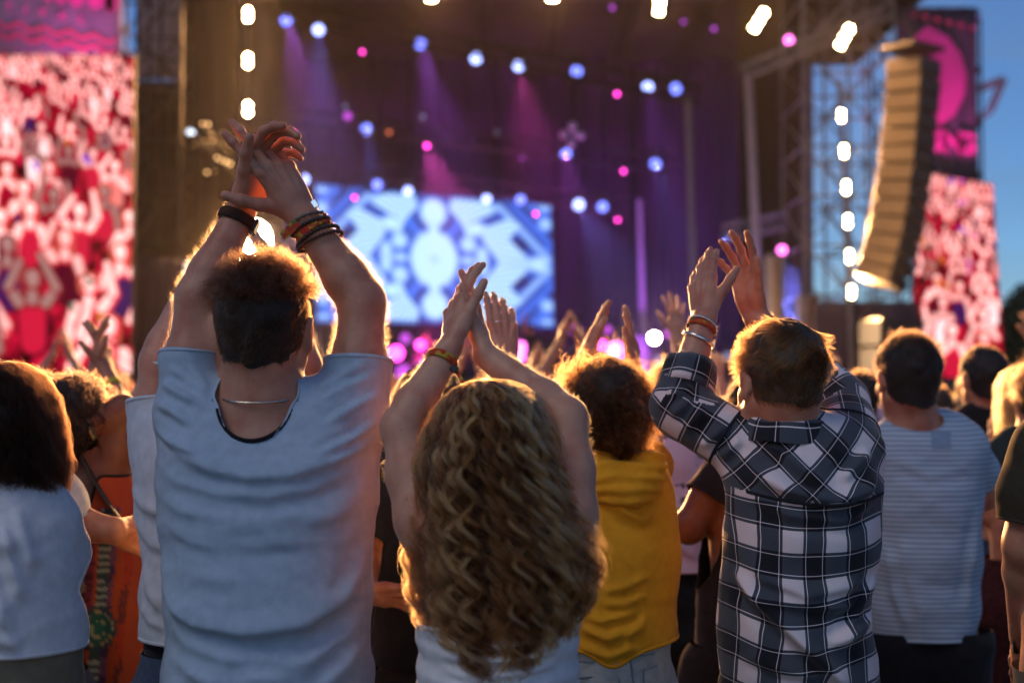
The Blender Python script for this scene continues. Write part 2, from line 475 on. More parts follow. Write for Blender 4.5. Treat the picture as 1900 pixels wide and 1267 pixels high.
def hair_cap(name, C, R, s, mat, parent, th=.006, h=.006, amp=.0, freq=60, drop=0.0, seed=5, line=None, puff=(1, 1, 1), up=0.0, nape=.012):
    f = Field(); q = lambda x, y, z: C + s * (R @ np.array([x, y, z]))
    pf = np.array(puff)
    f.ell(q(0, -.012, .028 + up), (np.array([.076, .096, .088]) + th) * pf * s, R, .03)
    f.ell(q(0, -.022, -.035), (np.array([.056, .065, .06]) + min(th, .006)) * s, R, .03)
    f.cone(q(0, -.03, -.06), q(0, -.035, -.13), .0585 * s, .057 * s, .02)
    V, F = f.mesh(h)
    L = (V - C) @ R / s
    if amp:
        NN = normals(V, F); V = V + NN * (amp * fbm(L * freq, 2, seed) * np.clip((L[:, 2] + .06) / .06, .2, 1))[:, None]
    zl = np.interp(L[:, 1], HAIRLINE_Y, HAIRLINE_Z if line is None else line) - drop
    zl = zl + .004 * vnoise(L * 90, 3) - nape * np.exp(-(L[:, 0] / .022) ** 2) * (L[:, 1] < -.03)
    ear = ((np.abs(L[:, 0]) - .075) / .02) ** 2 * 0 + ((L[:, 1] + .002) / .022) ** 2 + ((L[:, 2] + .012) / .036) ** 2
    sc = np.minimum(L[:, 2] - zl, np.where(np.abs(L[:, 0]) > .05, (ear - 1) * .02, 1))
    V, F = clip(V, F, sc)
    return make_mesh(name, V, F, mat, parent), V, F
def hand(f, w, fd, pn, side, s=1.0, curl=(10, 10, 12, 15), spread=4., thumb=(35, 20, 10), k=.004, bend=None):
    """side=+1 right hand. w wrist point, fd finger direction, pn palm normal; thumb=(out angle, curl, toward palm)"""
    fd = unit(fd); pn = np.array(pn, float); pn = unit(pn - fd * (pn @ fd)); tx = side * np.cross(fd, pn)
    q = lambda x, y, z: w + s * (x * tx + y * fd + z * pn)
    B = np.stack([tx, fd, pn], 1)
    kx = (.027, .0085, -.0105, -.028); ky = (.091, .095, .089, .079)
    for x, y in zip(kx, ky):
        f.cone(q(x * .52, .0, 0), q(x, y, 0), .0135 * s, .0105 * s, .012 * s, pn, .9)
    for x, y in zip(kx, ky):
        f.ell(q(x, y, -.0065), np.array([.0062, .0072, .0060]) * s, B, .006 * s); f.cone(q(x * .45, .025, -.0105), q(x, y - .004, -.0100), .0020 * s, .0026 * s, .006 * s)
    f.cone(q(.008, -.015, 0), q(.006, .03, 0), .020 * s, .021 * s, .015 * s, pn, .72)
    f.ell(q(.022, .032, .008), np.array([.016, .03, .014]) * s, B, .012 * s)      # thumb mound
    f.ell(q(-.022, .035, .006), np.array([.011, .03, .011]) * s, B, .012 * s)
    lens = ((.043, .026, .020), (.048, .029, .021), (.044, .027, .020), (.034, .020, .018))
    rad = (.0092, .0094, .0088, .0078)
    tips = []
    for i in range(4):
        a = q(kx[i], ky[i], 0); c = curl[i]; sp = radians(spread * (1.5, .5, -.6, -1.8)[i])
        ang = 0
        for j in range(3):
            ang += radians(c * (.9, 1.15, .8)[j])
            d = cos(ang) * (cos(sp) * fd + sin(sp) * tx) + sin(ang) * pn
            b = a + d * lens[i][j] * s
            r0 = rad[i] * (1, .93, .86)[j] * s; r1 = rad[i] * (.93, .86, .74)[j] * s
            f.cone(a, b, r0, r1, k * s)
            if j < 2: f.ell(b - pn * .0012 * s, np.array([1.02, 1.02, 1.02]) * r1 * 1.03, None, .003 * s)
            a = b
        tips.append(a)
    to, tc_, tp = [radians(t) for t in thumb]
    a = q(.018, .018, .006); d = unit(sin(to) * tx + cos(to) * fd + sin(tp) * pn)
    for j, (l, r0, r1) in enumerate(((.044, .015, .0115), (.033, .0112, .0102), (.028, .0104, .0078))):
        if j: d = unit(d * cos(tc_ * .6) + (fd * .8 + pn * .3) * sin(tc_ * .6))
        b = a + d * l * s; f.cone(a, b, r0 * s, r1 * s, .006 * s); a = b
    tips.append(a)
    return tips
def fr(a, b, t): return a + (np.asarray(b) - a) * t

class Person:
    """a standing figure: levels give the silhouette edges of the trunk (left px, right px, py, half depth m)"""
    def __init__(s, label, d, lev, head, neck, skin_=None, h=.006, hs=1.0, yaw=0, pitch=0, roll=0, group=None, inset=.018, legs=True, hipz=.93, foot=.09, name="person"):
        s.d = d; s.h = h; s.hs = hs; s.lev = lev; s.inset = inset
        s.C = P(head[0], head[1], d + (head[2] if len(head) > 2 else 0)); s.R = frame(yaw, pitch, roll)
        mid = P((lev[-1][0] + lev[-1][1]) / 2, lev[-1][2], d)
        s.root = thing(name, label, "person", group, (mid[0], d, 0))
        s.skin = skin_ or skin()
        f = s.f = Field(); s.hands = []
        L = [(P(a, y, d) + [.010, 0, 0], P(b, y, d) - [.010, 0, 0], r) for a, b, y, r in lev]
        s.L = L; s.mid = mid; s.nb = P(neck[0], neck[1], d); s.nr = neck[2]
        for (a0, b0, r0), (a1, b1, r1) in zip(L, L[1:]):
            i = inset; x = np.array([1, 0, 0])
            for (p0, p1) in (((a0 + x * r0), (a1 + x * r1)), ((b0 - x * r0), (b1 - x * r1)), ((a0 + b0) / 2, (a1 + b1) / 2)):
                f.cone(p0, p1, r0 - i, r1 - i, .05)
        s.neck_end = s.C + s.R @ np.array([0, -.025, -.06]) * hs
        f.cone(s.nb, s.neck_end, s.nr * 1.05, s.nr * .93, .03)
        top = L[0]
        for e in (0, 1):
            p = top[e] + np.array([1, 0, 0]) * (top[2] if e == 0 else -top[2])
            f.cone(fr(s.nb, s.C, .18), p, .040, max(.03, top[2] - inset), .05)
        s.q = add_head(f, s.C, s.R, hs)
        s.arms = {}
        # legs
        hw = .085; s.hips = [np.array([mid[0] + sx * hw, d, hipz - .02]) for sx in (-1, 1)]
        s.knees = [np.array([mid[0] + sx * (hw + .01), d + .02, .50]) for sx in (-1, 1)]
        s.ank = [np.array([mid[0] + sx * (hw + .025), d, foot]) for sx in (-1, 1)]
        lowest = (L[-1][0] + L[-1][1]) / 2
        f.cone(lowest, np.array([mid[0], d, hipz + .02]), L[-1][2] - inset - .02, .07, .04)
        for hp, kn, an in zip(s.hips, s.knees, s.ank):
            f.cone(hp, kn, .078, .052, .04); f.cone(kn, an, .052, .034, .02)
            f.cone(an, an + np.array([0, .11, -foot + .035]), .036, .028, .02)
    def arm(s, side, sh, el, wr, r=(.052, .042, .046, .027), hnd=None, hh=None):
        """points (px, py, extra depth); side 'l' or 'r'; r = shoulder, elbow, forearm belly, wrist radii"""
        pt = lambda q: P(q[0], q[1], s.d + (q[2] if len(q) > 2 else 0))
        a, b, c = pt(sh), pt(el), pt(wr); f = s.f
        f.cone(a, fr(a, b, .45), r[0], (r[0] + r[1]) * .52, .04); f.cone(fr(a, b, .45), b, (r[0] + r[1]) * .52, r[1] * .95, .02)
        m = fr(b, c, .28); f.cone(b, m, r[1] * .95, r[2], .02); f.cone(m, c, r[2], r[3], .015)
        s.arms[side] = (a, b, c, r)
        if hnd:
            sc = hnd.get('s', 1.0); tip = pt(hnd['to']); fd = unit(tip - c)
            hf = Field(); hf.cone(m, c, r[2], r[3], .015)
            sg = 1 if side == 'r' else -1
            tips = hand(hf, c + fd * .012 * sc, fd, hnd['pn'], sg, sc, hnd.get('curl', (10, 10, 12, 15)), hnd.get('spread', 4), hnd.get('thumb', (35, 20, 10)))
            s.hands.append((hf, c, unit(c - b), fd, sc, hh or hnd.get('h', .0022), tips))
        return s
    def body(s):
        f = s.f; h = s.h
        V, F = f.mesh(h, smooth=1)
        Vs, Fs = [], []
        for hf, c, ax, fd, sc, hh, tips in s.hands:
            cc = c - ax * .025
            sd = (V - cc) @ ax; near = np.linalg.norm(V - c, axis=1)
            V, F = clip(V, F, np.maximum(-sd, near - .048))
        Vs.append(V); Fs.append(tris(F)); n = len(V)
        for hf, c, ax, fd, sc, hh, tips in s.hands:
            cc = c - ax * .026
            T = np.array(tips + [c]); lo = np.minimum(T.min(0), cc - .04) - .03; hi = np.maximum(T.max(0), cc + .04) + .03
            v, q = hf.mesh(hh, lo, hi, smooth=1)
            v, q = clip(v, q, (v - cc) @ ax)
            Vs.append(v); Fs.append(q + n); n += len(v)
        V = np.concatenate(Vs); F = np.concatenate(Fs)
        s.bodyo = make_mesh("body", V, F, s.skin, s.root)
        # eyes
        for sx in (-1, 1):
            e = Field(); e.ell(s.q(sx * .031, .078, -.007), (.012 * s.hs,) * 3); v, q = e.mesh(.004)
            make_mesh("eye", v, q, EYEWHITE, s.bodyo)
        return s
    def nails(s, mat, sz=.0055):
        return s
    def garment(s, name, mat, ease=.0, sleeve=.5, slr=.012, neck=None, hem=None, nk=(.075, .06, .05), h=None, disp=None, rib=True, ribmat=None, k=.05, tail=None, uvfn=None, slv=None, lev=None, mid=True, smooth=4, hemfn=None, strap=None, neckfn=None):
        """a top cut from its own surface round the trunk and upper arms"""
        f = Field(); x = np.array([1, 0, 0]); h = h or s.h
        LL = s.L if lev is None else [(P(a, y, s.d), P(b, y, s.d), r) for a, b, y, r in lev]
        for (a0, b0, r0), (a1, b1, r1) in zip(LL, LL[1:]):
            for (p0, p1) in (((a0 + x * r0), (a1 + x * r1)), ((b0 - x * r0), (b1 - x * r1)), ((a0 + b0) / 2, (a1 + b1) / 2)):
                f.cone(p0, p1, r0 + ease, r1 + ease, k)
        a0, b0, r0 = LL[0]
        for e in (0, 1):
            p = LL[0][e] + x * (r0 if e == 0 else -r0)
            f.cone(fr(s.nb, s.C, .10), p, .046, max(.035, r0 - .002), .05)
        zb = LL[-1][0][2]
        f.cone((LL[-1][0] + LL[-1][1]) / 2, np.array([s.mid[0], s.d, zb - .2]), LL[-1][2], LL[-1][2], .05)
        if sleeve:
            for sd, (a, b, c, r) in s.arms.items():
                fs = sleeve[sd] if isinstance(sleeve, dict) else sleeve
                if not fs: continue
                e = slr
                if fs <= 1:
                    f.cone(a, fr(a, b, .5), r[0] + e, (r[0] + r[1]) * .5 + e + .004, .04); f.cone(fr(a, b, .5), b, (r[0] + r[1]) * .5 + e + .004, r[1] + e, .03)
                else:
                    f.cone(a, b, r[0] + e, r[1] + e, .04); f.cone(b, fr(b, c, .3), r[1] + e, r[2] + e, .02); f.cone(fr(b, c, .3), c, r[2] + e, r[3] + e + .004, .02)
        lo, hi = f.bounds(); zh = hem if hem is not None else zb
        lo[2] = max(lo[2], (zh if np.isscalar(zh) else zh) - .06) - 2 * h; lo[:2] -= 3 * h + .03; hi += 3 * h + .03
        V, F = f.mesh(h, lo, hi, smooth=smooth)
        # cuts
        zz = V[:, 2] - zh - (hemfn(V) if hemfn else 0)
        sc = zz
        if sleeve:
            for sd, (a, b, c, r) in s.arms.items():
                fs = sleeve[sd] if isinstance(sleeve, dict) else sleeve
                if not fs: fs = .1
                if fs <= 1: p0, ax = fr(a, b, fs), unit(b - a); ref = b
                else: p0, ax = fr(b, c, fs - 1), unit(c - b); ref = c
                sd_ = (V - p0) @ ax; rad = np.linalg.norm((V - p0) - sd_[:, None] * ax, axis=1)
                sc = np.minimum(sc, np.where((rad < .115) & (sd_ > -.03), -sd_, 1.0))
        else:
            for sd, (a, b, c, r) in s.arms.items():
                ax = unit(b - a); p0 = fr(a, b, .12); sd_ = (V - p0) @ ax; rad = np.linalg.norm((V - p0) - sd_[:, None] * ax, axis=1)
                sc = np.minimum(sc, np.where((rad < .10), -sd_, 1.0))
        if neckfn is not None: sc = np.minimum(sc, neckfn(V))
        else:
            nc = P(neck[0], neck[1], s.d + (neck[2] if len(neck) > 2 else 0)) if neck else s.nb
            ne = (np.linalg.norm((V - nc) / np.array([nk[0], nk[1], nk[2]]), axis=1) - 1) * min(nk)
            sc = np.minimum(sc, ne); up = V[:, 2] > nc[2] + nk[2] * .8
            sc = np.where(up & (np.abs(V[:, 0] - nc[0]) < nk[0]), -.01, sc)
        V, F = clip(V, F, sc)
        # keep the largest piece
        NN = normals(V, F)
        rest = V.copy()
        if disp is not None:
            V = V + NN * disp(V, NN)[:, None]
        o = make_mesh(name, V, F, mat, s.root)
        if uvfn is not None: uvfn(o, rest, F, NN)
        if rib:
            for l in loops_of(V, F):
                if len(l) > 24:
                    sweep("hem", resample(l, .008), .0022, ribmat or mat, o, 6, True, (.0018, .0042))
        s.g = o; return o, V, F
    def trousers(s, mat, name="trousers", shorts=False, top=None, h=.012, ease=.012, belt=None):
        f = Field(); a, b, r = s.L[-1]; z = top if top is not None else a[2] + .01
        x = np.array([1, 0, 0]); m = (a + b) / 2
        wd = (b[0] - a[0]) / 2 - r
        for sx in (-1, 0, 1):
            f.cone(np.array([m[0] + sx * wd, s.d, z + .05]), np.array([s.mid[0] + sx * .07, s.d, .90]), r - .004, .115, .05)
        for hp, kn, an in zip(s.hips, s.knees, s.ank):
            f.cone(hp, kn, .085 + ease, .062 + ease, .04); f.cone(kn, an + np.array([0, 0, .02]), .062 + ease, .047 + ease, .03)
        lo, hi = f.bounds(); lo -= 3 * h + .03; hi += 3 * h + .03; hi[2] = z + .06
        V, F = f.mesh(h, lo, hi, smooth=2)
        zc = z - V[:, 2]; cut = (.47 if shorts else .075)
        V, F = clip(V, F, np.minimum(zc, V[:, 2] - cut))
        NN = normals(V, F); V = V + NN * (.006 * fbm(V * np.array([9, 9, 16]), 3, 4))[:, None]
        o = make_mesh(name, V, F, mat, s.root)
        return o
    def shoes(s, mat):
        for an in s.ank:
            f = Field(); g = np.array([an[0], an[1], 0])
            f.cone(g + [0, -.03, .045], g + [0, .15, .04], .045, .042, .03); f.cone(g + [0, -.02, .06], g + [0, .0, .10], .045, .042, .03)
            v, q = f.mesh(.011); v[:, 2] = np.maximum(v[:, 2], .004); make_mesh("shoe", v, q, mat, s.root)
        return s
def radial(V, c, n, r0, wd, amp, ph=0., ax=(0, 1), seed=1, sharp=1.6):
    """folds fanning out of a gathered point"""
    d = V - np.asarray(c); r = np.linalg.norm(d, axis=1); th = np.arctan2(d[:, 2], d[:, 0])
    g = np.exp(-((r - r0) / wd) ** 2); s_ = sin_ = np.sin(n * th + ph + 1.6 * vnoise(V * 9, seed))
    return amp * g * (1 - np.abs(s_)) ** sharp
def crease(V, pts, amp, wd, d, back=True, N_=None, ends=.25, asym=.5):
    """one drape fold along a line given in photo pixels on the back of the figure"""
    L = np.array([P(a, b, d)[[0, 2]] for a, b in pts]); v = V[:, [0, 2]]
    best = np.full(len(V), 1e9); tt = np.zeros(len(V)); sg = np.zeros(len(V))
    seg = np.linalg.norm(np.diff(L, axis=0), axis=1); cum = np.r_[0, np.cumsum(seg)] / seg.sum()
    for i in range(len(L) - 1):
        a, b = L[i], L[i + 1]; ab = b - a; t = np.clip(((v - a) @ ab) / (ab @ ab), 0, 1); q = v - a - t[:, None] * ab
        dd = np.linalg.norm(q, axis=1); m = dd < best; best[m] = dd[m]; tt[m] = (cum[i] + t * (cum[i + 1] - cum[i]))[m]
        sg[m] = np.sign(ab[0] * q[:, 1] - ab[1] * q[:, 0])[m]
    e = np.clip(np.minimum(tt, 1 - tt) / ends, 0, 1); e = e * e * (3 - 2 * e)
    w_ = np.where(sg > 0, wd * (1 + asym), wd * (1 - asym * .5))
    g = np.exp(-(best / w_) ** 2) - .45 * np.exp(-((best - 2.0 * wd) / (wd)) ** 2) * (sg < 0)
    if N_ is not None: g = g * np.clip(-N_[:, 1] * 1.6 + .15, 0, 1)
    return amp * g * e

def on_back(V, N_, d, pts, step=9, off=.003):
    """carry a line given in photo pixels onto the back of a garment"""
    Q = []
    for (x0, y0), (x1, y1) in zip(pts, pts[1:]):
        n = max(2, int(math.hypot(x1 - x0, y1 - y0) / step))
        for i in range(n): Q.append((x0 + (x1 - x0) * i / n, y0 + (y1 - y0) * i / n))
    Q.append(pts[-1]); B = V[(N_[:, 1] < .05)]; out = []
    dr = B - EYE; px = dr[:, 0] / dr[:, 1]; pz = dr[:, 2] / dr[:, 1]
    for a, b in Q:
        q = P(a, b, 1.0) - EYE; u = (px - q[0] / q[1]) ** 2 + (pz - q[2] / q[1]) ** 2; i = np.argpartition(u, 14)[:14]; i = i[u[i] < (.012) ** 2]
        if len(i) == 0: continue
        y = np.average(B[i, 1], weights=1 / (u[i] + 1e-7)); out.append(EYE + q / q[1] * (y - off))
    out = np.array(out)
    for _ in range(2): out[1:-1] = (out[:-2] + 2 * out[1:-1] + out[2:]) / 4
    return out
def seam(name, V, F, d, pts, mat, parent, r=.0014, flat=None):
    p = on_back(V, normals(V, F), d, pts)
    if len(p) > 3: sweep(name, p, r, mat, parent, 6, False, flat)
def patch(name, V, F, d, x0, y0, x1, y1, mat, parent, n=10):
    N_ = normals(V, F); rows = [on_back(V, N_, d, [(x0, y), (x1, y)], (x1 - x0) / n + .01) for y in np.linspace(y0, y1, n)]
    m = min(len(r_) for r_ in rows); G = np.array([r_[:m] for r_ in rows]).reshape(-1, 3)
    Fq = np.array([(j * m + i, j * m + i + 1, (j + 1) * m + i + 1, (j + 1) * m + i) for j in range(n - 1) for i in range(m - 1)]); make_mesh(name, G, Fq, mat, parent)

# ------------------------------------------------------------------ near people
EYEWHITE = plain((.7, .68, .65), .2, "eye_white", .0, 60, .05)
def band(name, pr, side, t, r, mat, parent=None, w=.004, th=.0022, tilt=(0, 0), oval=1.0, n=40, fn=None):
    a, b, c, rr = pr.arms[side]; ax = unit(c - b); p = b + (c - b) * t
    u = unit(np.cross(ax, [0, 1, 0])); v = np.cross(ax, u)
    th_ = np.linspace(0, 2 * pi, n, endpoint=False)
    path = p + r * (np.cos(th_)[:, None] * u * oval + np.sin(th_)[:, None] * v) + (np.cos(th_) * tilt[0] + np.sin(th_) * tilt[1])[:, None] * ax
    return sweep(name, path, th, mat, parent or pr.bodyo, 8, True, (th, w), fn), path
def beads(name, pr, side, t, r, mat, br=.0035, n=28, tilt=(0, 0)):
    a, b, c, rr = pr.arms[side]; ax = unit(c - b); p = b + (c - b) * t
    u = unit(np.cross(ax, [0, 1, 0])); v = np.cross(ax, u); m = None
    th_ = np.linspace(0, 2 * pi, n, endpoint=False)
    path = p + r * (np.cos(th_)[:, None] * u + np.sin(th_)[:, None] * v) + (np.cos(th_) * tilt[0] + np.sin(th_) * tilt[1])[:, None] * ax
    cord, _ = band(name, pr, side, t, r, mat, None, br * .4, br * .4, tilt)
    base = None
    for q in path:
        if base is None:
            f = Field(); V = []; F = []
            for i in range(4):
                for j in range(8): V.append([sin(pi * (i + .5) / 4) * cos(2 * pi * j / 8), sin(pi * (i + .5) / 4) * sin(2 * pi * j / 8), cos(pi * (i + .5) / 4)])
            for i in range(3):
                for j in range(8): F.append((i * 8 + j, (i + 1) * 8 + j, (i + 1) * 8 + (j + 1) % 8, i * 8 + (j + 1) % 8))
            F += [tuple(range(8)), tuple(range(24, 32))[::-1]]
            me = bpy.data.meshes.new("bead"); me.from_pydata([tuple(br * np.array(x)) for x in V], [], F)
            me.polygons.foreach_set("use_smooth", np.ones(len(me.polygons), bool)); me.materials.append(mat); base = me
        o = bpy.data.objects.new("bead", base); link(o, cord); o.location = q - np.array(pr.root.location)
    return cord
def arm_fuzz(pr, sides=('l', 'r'), n=1500, L=.008, mat=None):
    me = pr.bodyo.data
    V = np.empty(len(me.vertices) * 3, np.float32); me.vertices.foreach_get("co", V); V = V.reshape(-1, 3).astype(float) + np.array(pr.root.location)
    F = np.empty(len(me.polygons) * 3, np.int32); me.polygons.foreach_get("vertices", F); F = F.reshape(-1, 3)
    c = V[F].mean(1); keep = np.zeros(len(F), bool); dirs = np.zeros((len(F), 3))
    for sd in sides:
        a, b, e, r = pr.arms[sd]
        for p, q, lo, hi in ((a, b, .45, 1.0), (b, e, .0, .95)):
            ax = q - p; t = ((c - p) @ ax) / (ax @ ax); rad = np.linalg.norm(c - p - t[:, None] * ax, axis=1)
            m = (t > lo) & (t < hi) & (rad < .06); keep |= m; dirs[m] = unit(ax)
    if keep.sum() < 10: return
    Fk = F[keep]; A = np.linalg.norm(np.cross(V[Fk[:, 1]] - V[Fk[:, 0]], V[Fk[:, 2]] - V[Fk[:, 0]]), axis=1)
    i = rng.choice(len(Fk), n, p=A / A.sum()); NN = normals(V, F); p = V[Fk[i]].mean(1) + rng.normal(size=(n, 3)) * .0015
    d = unit_rows(NN[Fk[i, 0]] * .9 - dirs[keep][i] * 0 + dirs[keep][i] * .6 + rng.normal(size=(n, 3)) * .35)
    pts = grow(p, d, L * (.5 + rng.random(n)), 5, None, 1, 0, .2, 60)
    strands("arm_hair", pts, mat or hairmat((.35, .2, .1)), pr.bodyo, .00008, .00002)
def unit_rows(v): return v / (np.linalg.norm(v, axis=1)[:, None] + 1e-9)
def short_hair(pr, mat, capmat, n, Lt=.03, Ls=.006, comb=(0, -.6, .8), curl=.5, freq=30, whorl=None, th=.006, amp=.003, line=None, fine=.12, drop=0, k=9, stiff=.6, r0=.00008, sidez=.02, puff=(1, 1, 1), lift=.5):
    cap, V, F = hair_cap("hair", pr.C, pr.R, pr.hs, capmat, pr.root, th, pr.h if pr.h > .005 else .005, amp, 45, drop, 5, line, puff)
    p, nn = surf_sample(V, F, n)
    L = (p - pr.C) @ pr.R / pr.hs
    top = np.clip((L[:, 2] - sidez) / .05, 0, 1); ln = Ls + (Lt - Ls) * top
    ln = ln * (.6 + .6 * rng.random(n))
    if whorl is not None:
        wc = np.array(whorl); t = L - wc; tang = np.stack([t[:, 0] + .55 * t[:, 1], t[:, 1] - .55 * t[:, 0], t[:, 2] * 0 - .25 * np.linalg.norm(t[:, :2], axis=1)], 1)
        cd = unit_rows(tang) ; side = np.clip((.04 - L[:, 2]) / .05, 0, 1)[:, None]
        cd = cd * (1 - side) + side * np.array([0, -.15, -1.]); cw = unit_rows(cd) @ pr.R.T
    else:
        cv = np.tile(np.array(comb, float), (n, 1)); side = (1 - top)[:, None]
        cv = cv * (1 - side) + side * np.array([0, -.3, -1.]); cw = unit_rows(cv) @ pr.R.T
    cw = unit_rows(cw - nn * (cw * nn).sum(1)[:, None] * .8)
    d0 = unit_rows(cw * (1 - lift) + nn * lift + rng.normal(size=(n, 3)) * fine)
    pts = grow(p, d0, ln * pr.hs, k, lambda q: cw, stiff, .02, curl, freq, 9, .03)
    strands("hair_strand", pts, mat, cap, r0 * 1.2, r0 * .3)
    return cap

TEE_GREY = cloth((.37, .46, .57), "grey_blue_jersey")
DENIM_D = cloth((.05, .08, .14), "dark_denim", .3, .1)
DENIM_L = cloth((.35, .45, .48), "light_denim", .2, .1)
DENIM_M = cloth((.14, .20, .28), "blue_denim", .25, .1)
WHITE_C = cloth((.68, .66, .68), "white_cotton")
PALE_C = cloth((.52, .60, .68), "pale_blue_cotton")
BLACK_C = cloth((.012, .012, .014), "black_cotton", .3, .12)
YELLOW_C = cloth((.62, .32, .018), "mustard_cotton", .1)
PINK_C = cloth((.62, .46, .52), "pink_cotton", .1)
KHAKI = cloth((.22, .17, .11), "khaki_twill", .15)
OLIVE = cloth((.045, .038, .022), "olive_cotton", .2)
DKGREEN = cloth((.022, .035, .033), "dark_green_cotton", .2)
SHOE_W = plain((.55, .55, .55), .6, "shoe_white"); SHOE_B = plain((.03, .03, .03), .5, "shoe_black")
SK_A = skin((.46, .25, .18)); SK_B = skin((.42, .22, .145)); SK_D = skin((.16, .075, .045)); SK_E = skin((.5, .29, .21))
HB_DARK = plain((.012, .008, .006), .7, "hair_base_dark", .6, 300, .4)
HB_BROWN = plain((.035, .020, .011), .7, "hair_base_brown", .6, 300, .4)
HB_LIGHT = plain((.10, .055, .025), .7, "hair_base_light", .6, 300, .4)

def man_in_grey_tee():
    d = 2.42
    p = Person("man in grey blue tee, hands crossed high overhead", d,
               [(303, 702, 775, .058), (292, 705, 850, .092), (300, 694, 950, .105), (309, 687, 1100, .108), (305, 690, 1267, .112), (318, 676, 1420, .112)],
               (488, 610), (487, 772, .064), SK_A, .0055, .97, 0, 6)
    p.arm('l', (346, 762, .0), (368, 553, .03), (449, 392, .07), (.045, .038, .037, .0255),
          dict(to=(500, 250, .05), pn=(.80, -.50, .1), curl=(26, 34, 38, 36), spread=5, thumb=(26, 18, 4), s=1.02))
    p.arm('r', (662, 770, .0), (672, 560, .03), (566, 406, .05), (.046, .040, .038, .0265),
          dict(to=(472, 255, .03), pn=(-.50, .80, -.1), curl=(4, 6, 20, 28), spread=5, thumb=(50, 16, 10), s=1.02))
    p.body()
    def dp(V, NN):
        o = .0024 * fbm(V * np.array([10, 10, 26]) + .5 * fbm(V * 6, 2, 9)[:, None], 3, 2)
        back = N_back(NN)
        C = lambda pts, a, w_, e=.25, s_=.5: crease(V, pts, a * 1.75, w_, d, True, NN, e, s_)
        wv = lambda V_: 0
        o = o + C([(300, 790), (360, 838), (420, 866), (485, 880), (560, 876), (630, 852), (700, 812)], .0085, .016, .3, .9)
        o = o + C([(298, 846), (350, 884), (430, 906), (520, 912), (600, 898), (698, 852)], .0050, .011, .25)
        o = o + C([(306, 912), (360, 938), (430, 948)], .0022, .010, .4) + C([(560, 962), (630, 950), (692, 915)], .0024, .011, .4)
        o = o + C([(420, 990), (500, 1000), (600, 990), (660, 972)], .0018, .009, .4) + C([(318, 958), (380, 992), (450, 1004)], .0022, .009, .4)
        o = o + C([(330, 1040), (430, 1058), (540, 1052)], .0016, .011, .4)
        o = o + C([(312, 1052), (335, 1100), (390, 1136), (480, 1150), (580, 1138), (650, 1098), (686, 1040)], .0068, .014, .3, .8)
        o = o + C([(316, 1120), (370, 1172), (450, 1196), (520, 1196)], .0040, .013, .3) + C([(688, 1108), (650, 1165), (590, 1200), (530, 1210)], .0045, .012, .3)
        o = o + C([(330, 1190), (400, 1232), (470, 1258)], .0038, .012, .35) + C([(684, 1165), (650, 1215), (600, 1262)], .0050, .012, .3) + C([(560, 1235), (500, 1228), (450, 1240)], .003, .010, .4)
        o = o + C([(312, 1010), (330, 1080), (372, 1150)], .0032, .009) + C([(686, 985), (672, 1050), (640, 1110)], .0035, .010)
        for (x0, y0), (x1, y1), (x2, y2), a_ in (((292, 745), (335, 762), (385, 792), .0042), ((300, 705), (342, 728), (400, 752), .0045), ((318, 680), (362, 705), (405, 742), .0032), ((286, 785), (335, 815), (410, 846), .0042), ((352, 672), (380, 700), (404, 735), .003),
                                                  ((712, 730), (668, 752), (610, 790), .0042), ((704, 695), (655, 715), (590, 752), .0045), ((690, 668), (640, 700), (585, 742), .0035), ((712, 772), (662, 812), (590, 846), .0042), ((650, 672), (620, 700), (588, 730), .003), ((700, 810), (660, 838), (610, 862), .003)):
            o = o + C([(x0, y0), (x1, y1), (x2, y2)], a_, .0062, .35, .3)
        return o
    nk = P(487, 745, d)
    def nf(V):   # scooped neckline, lower at the back than the shoulders
        x = (V[:, 0] - nk[0]) / .062; z = (V[:, 2] - nk[2]) / .066
        back = np.sqrt(x * x + np.minimum(z, 0) ** 2) - 1
        side = np.abs(V[:, 0] - nk[0]) - (.068 + .004 * np.sin(V[:, 2] * 60))
        s_ = np.where(V[:, 2] > nk[2], side, back * .06)
        return np.where(np.linalg.norm(V - nk, axis=1) < .2, s_, 1)
    o, V, F = p.garment("tshirt", TEE_GREY, .002, dict(l=.49, r=.47), .005, neckfn=nf, hem=P(0, 1420, d)[2], h=.0048, disp=dp, k=.05)
    SEAM = cloth((.20, .28, .40), "seam_thread")
    # inner black tank rim and neck tape
    th_ = np.linspace(pi * 1.08, pi * 1.92, 30)
    path = np.stack([nk[0] + .063 * np.cos(th_), np.full(30, 0), nk[2] + .004 + .068 * np.sin(th_)], 1)
    yy = [];
    for q in path:
        m = (np.abs(V[:, 0] - q[0]) < .012) & (np.abs(V[:, 2] - q[2]) < .02) & (V[:, 1] < d); yy.append(V[m, 1].mean() if m.any() else d - .07)
    path[:, 1] = np.array(yy) + .004
    sweep("tank_top_edge", path, .003, BLACK_C, o, 6, False, (.004, .006))
    p.trousers(DENIM_D); p.shoes(SHOE_W)
    # necklace
    cn = p.nb + np.array([0, 0, .028]); t = np.linspace(0, 2 * pi, 70, endpoint=False)
    R_ = lambda a: np.stack([.0765 * np.cos(a), .0765 * np.sin(a) - .003, .012 + .017 * np.sin(a)], 1)
    sweep("necklace", cn + R_(t), .0013, metal((.75, .7, .6), .25, "silver"), p.bodyo, 6, True, None, lambda i: 1 + .45 * (i % 2))
    # wrist things
    STR = cloth((.05, .025, .02), "leather_strap", .2, 0); GOLD = metal((.8, .5, .25), .3, "bronze")
    wt, path = band("watch_strap", p, 'l', .90, .0315, STR, None, .010, .0024, (0, 0), 1.08)
    a, b, c, r = p.arms['l']; ax = unit(c - b); q = fr(b, c, .90); u = unit(np.cross(ax, [0, 1, 0]))
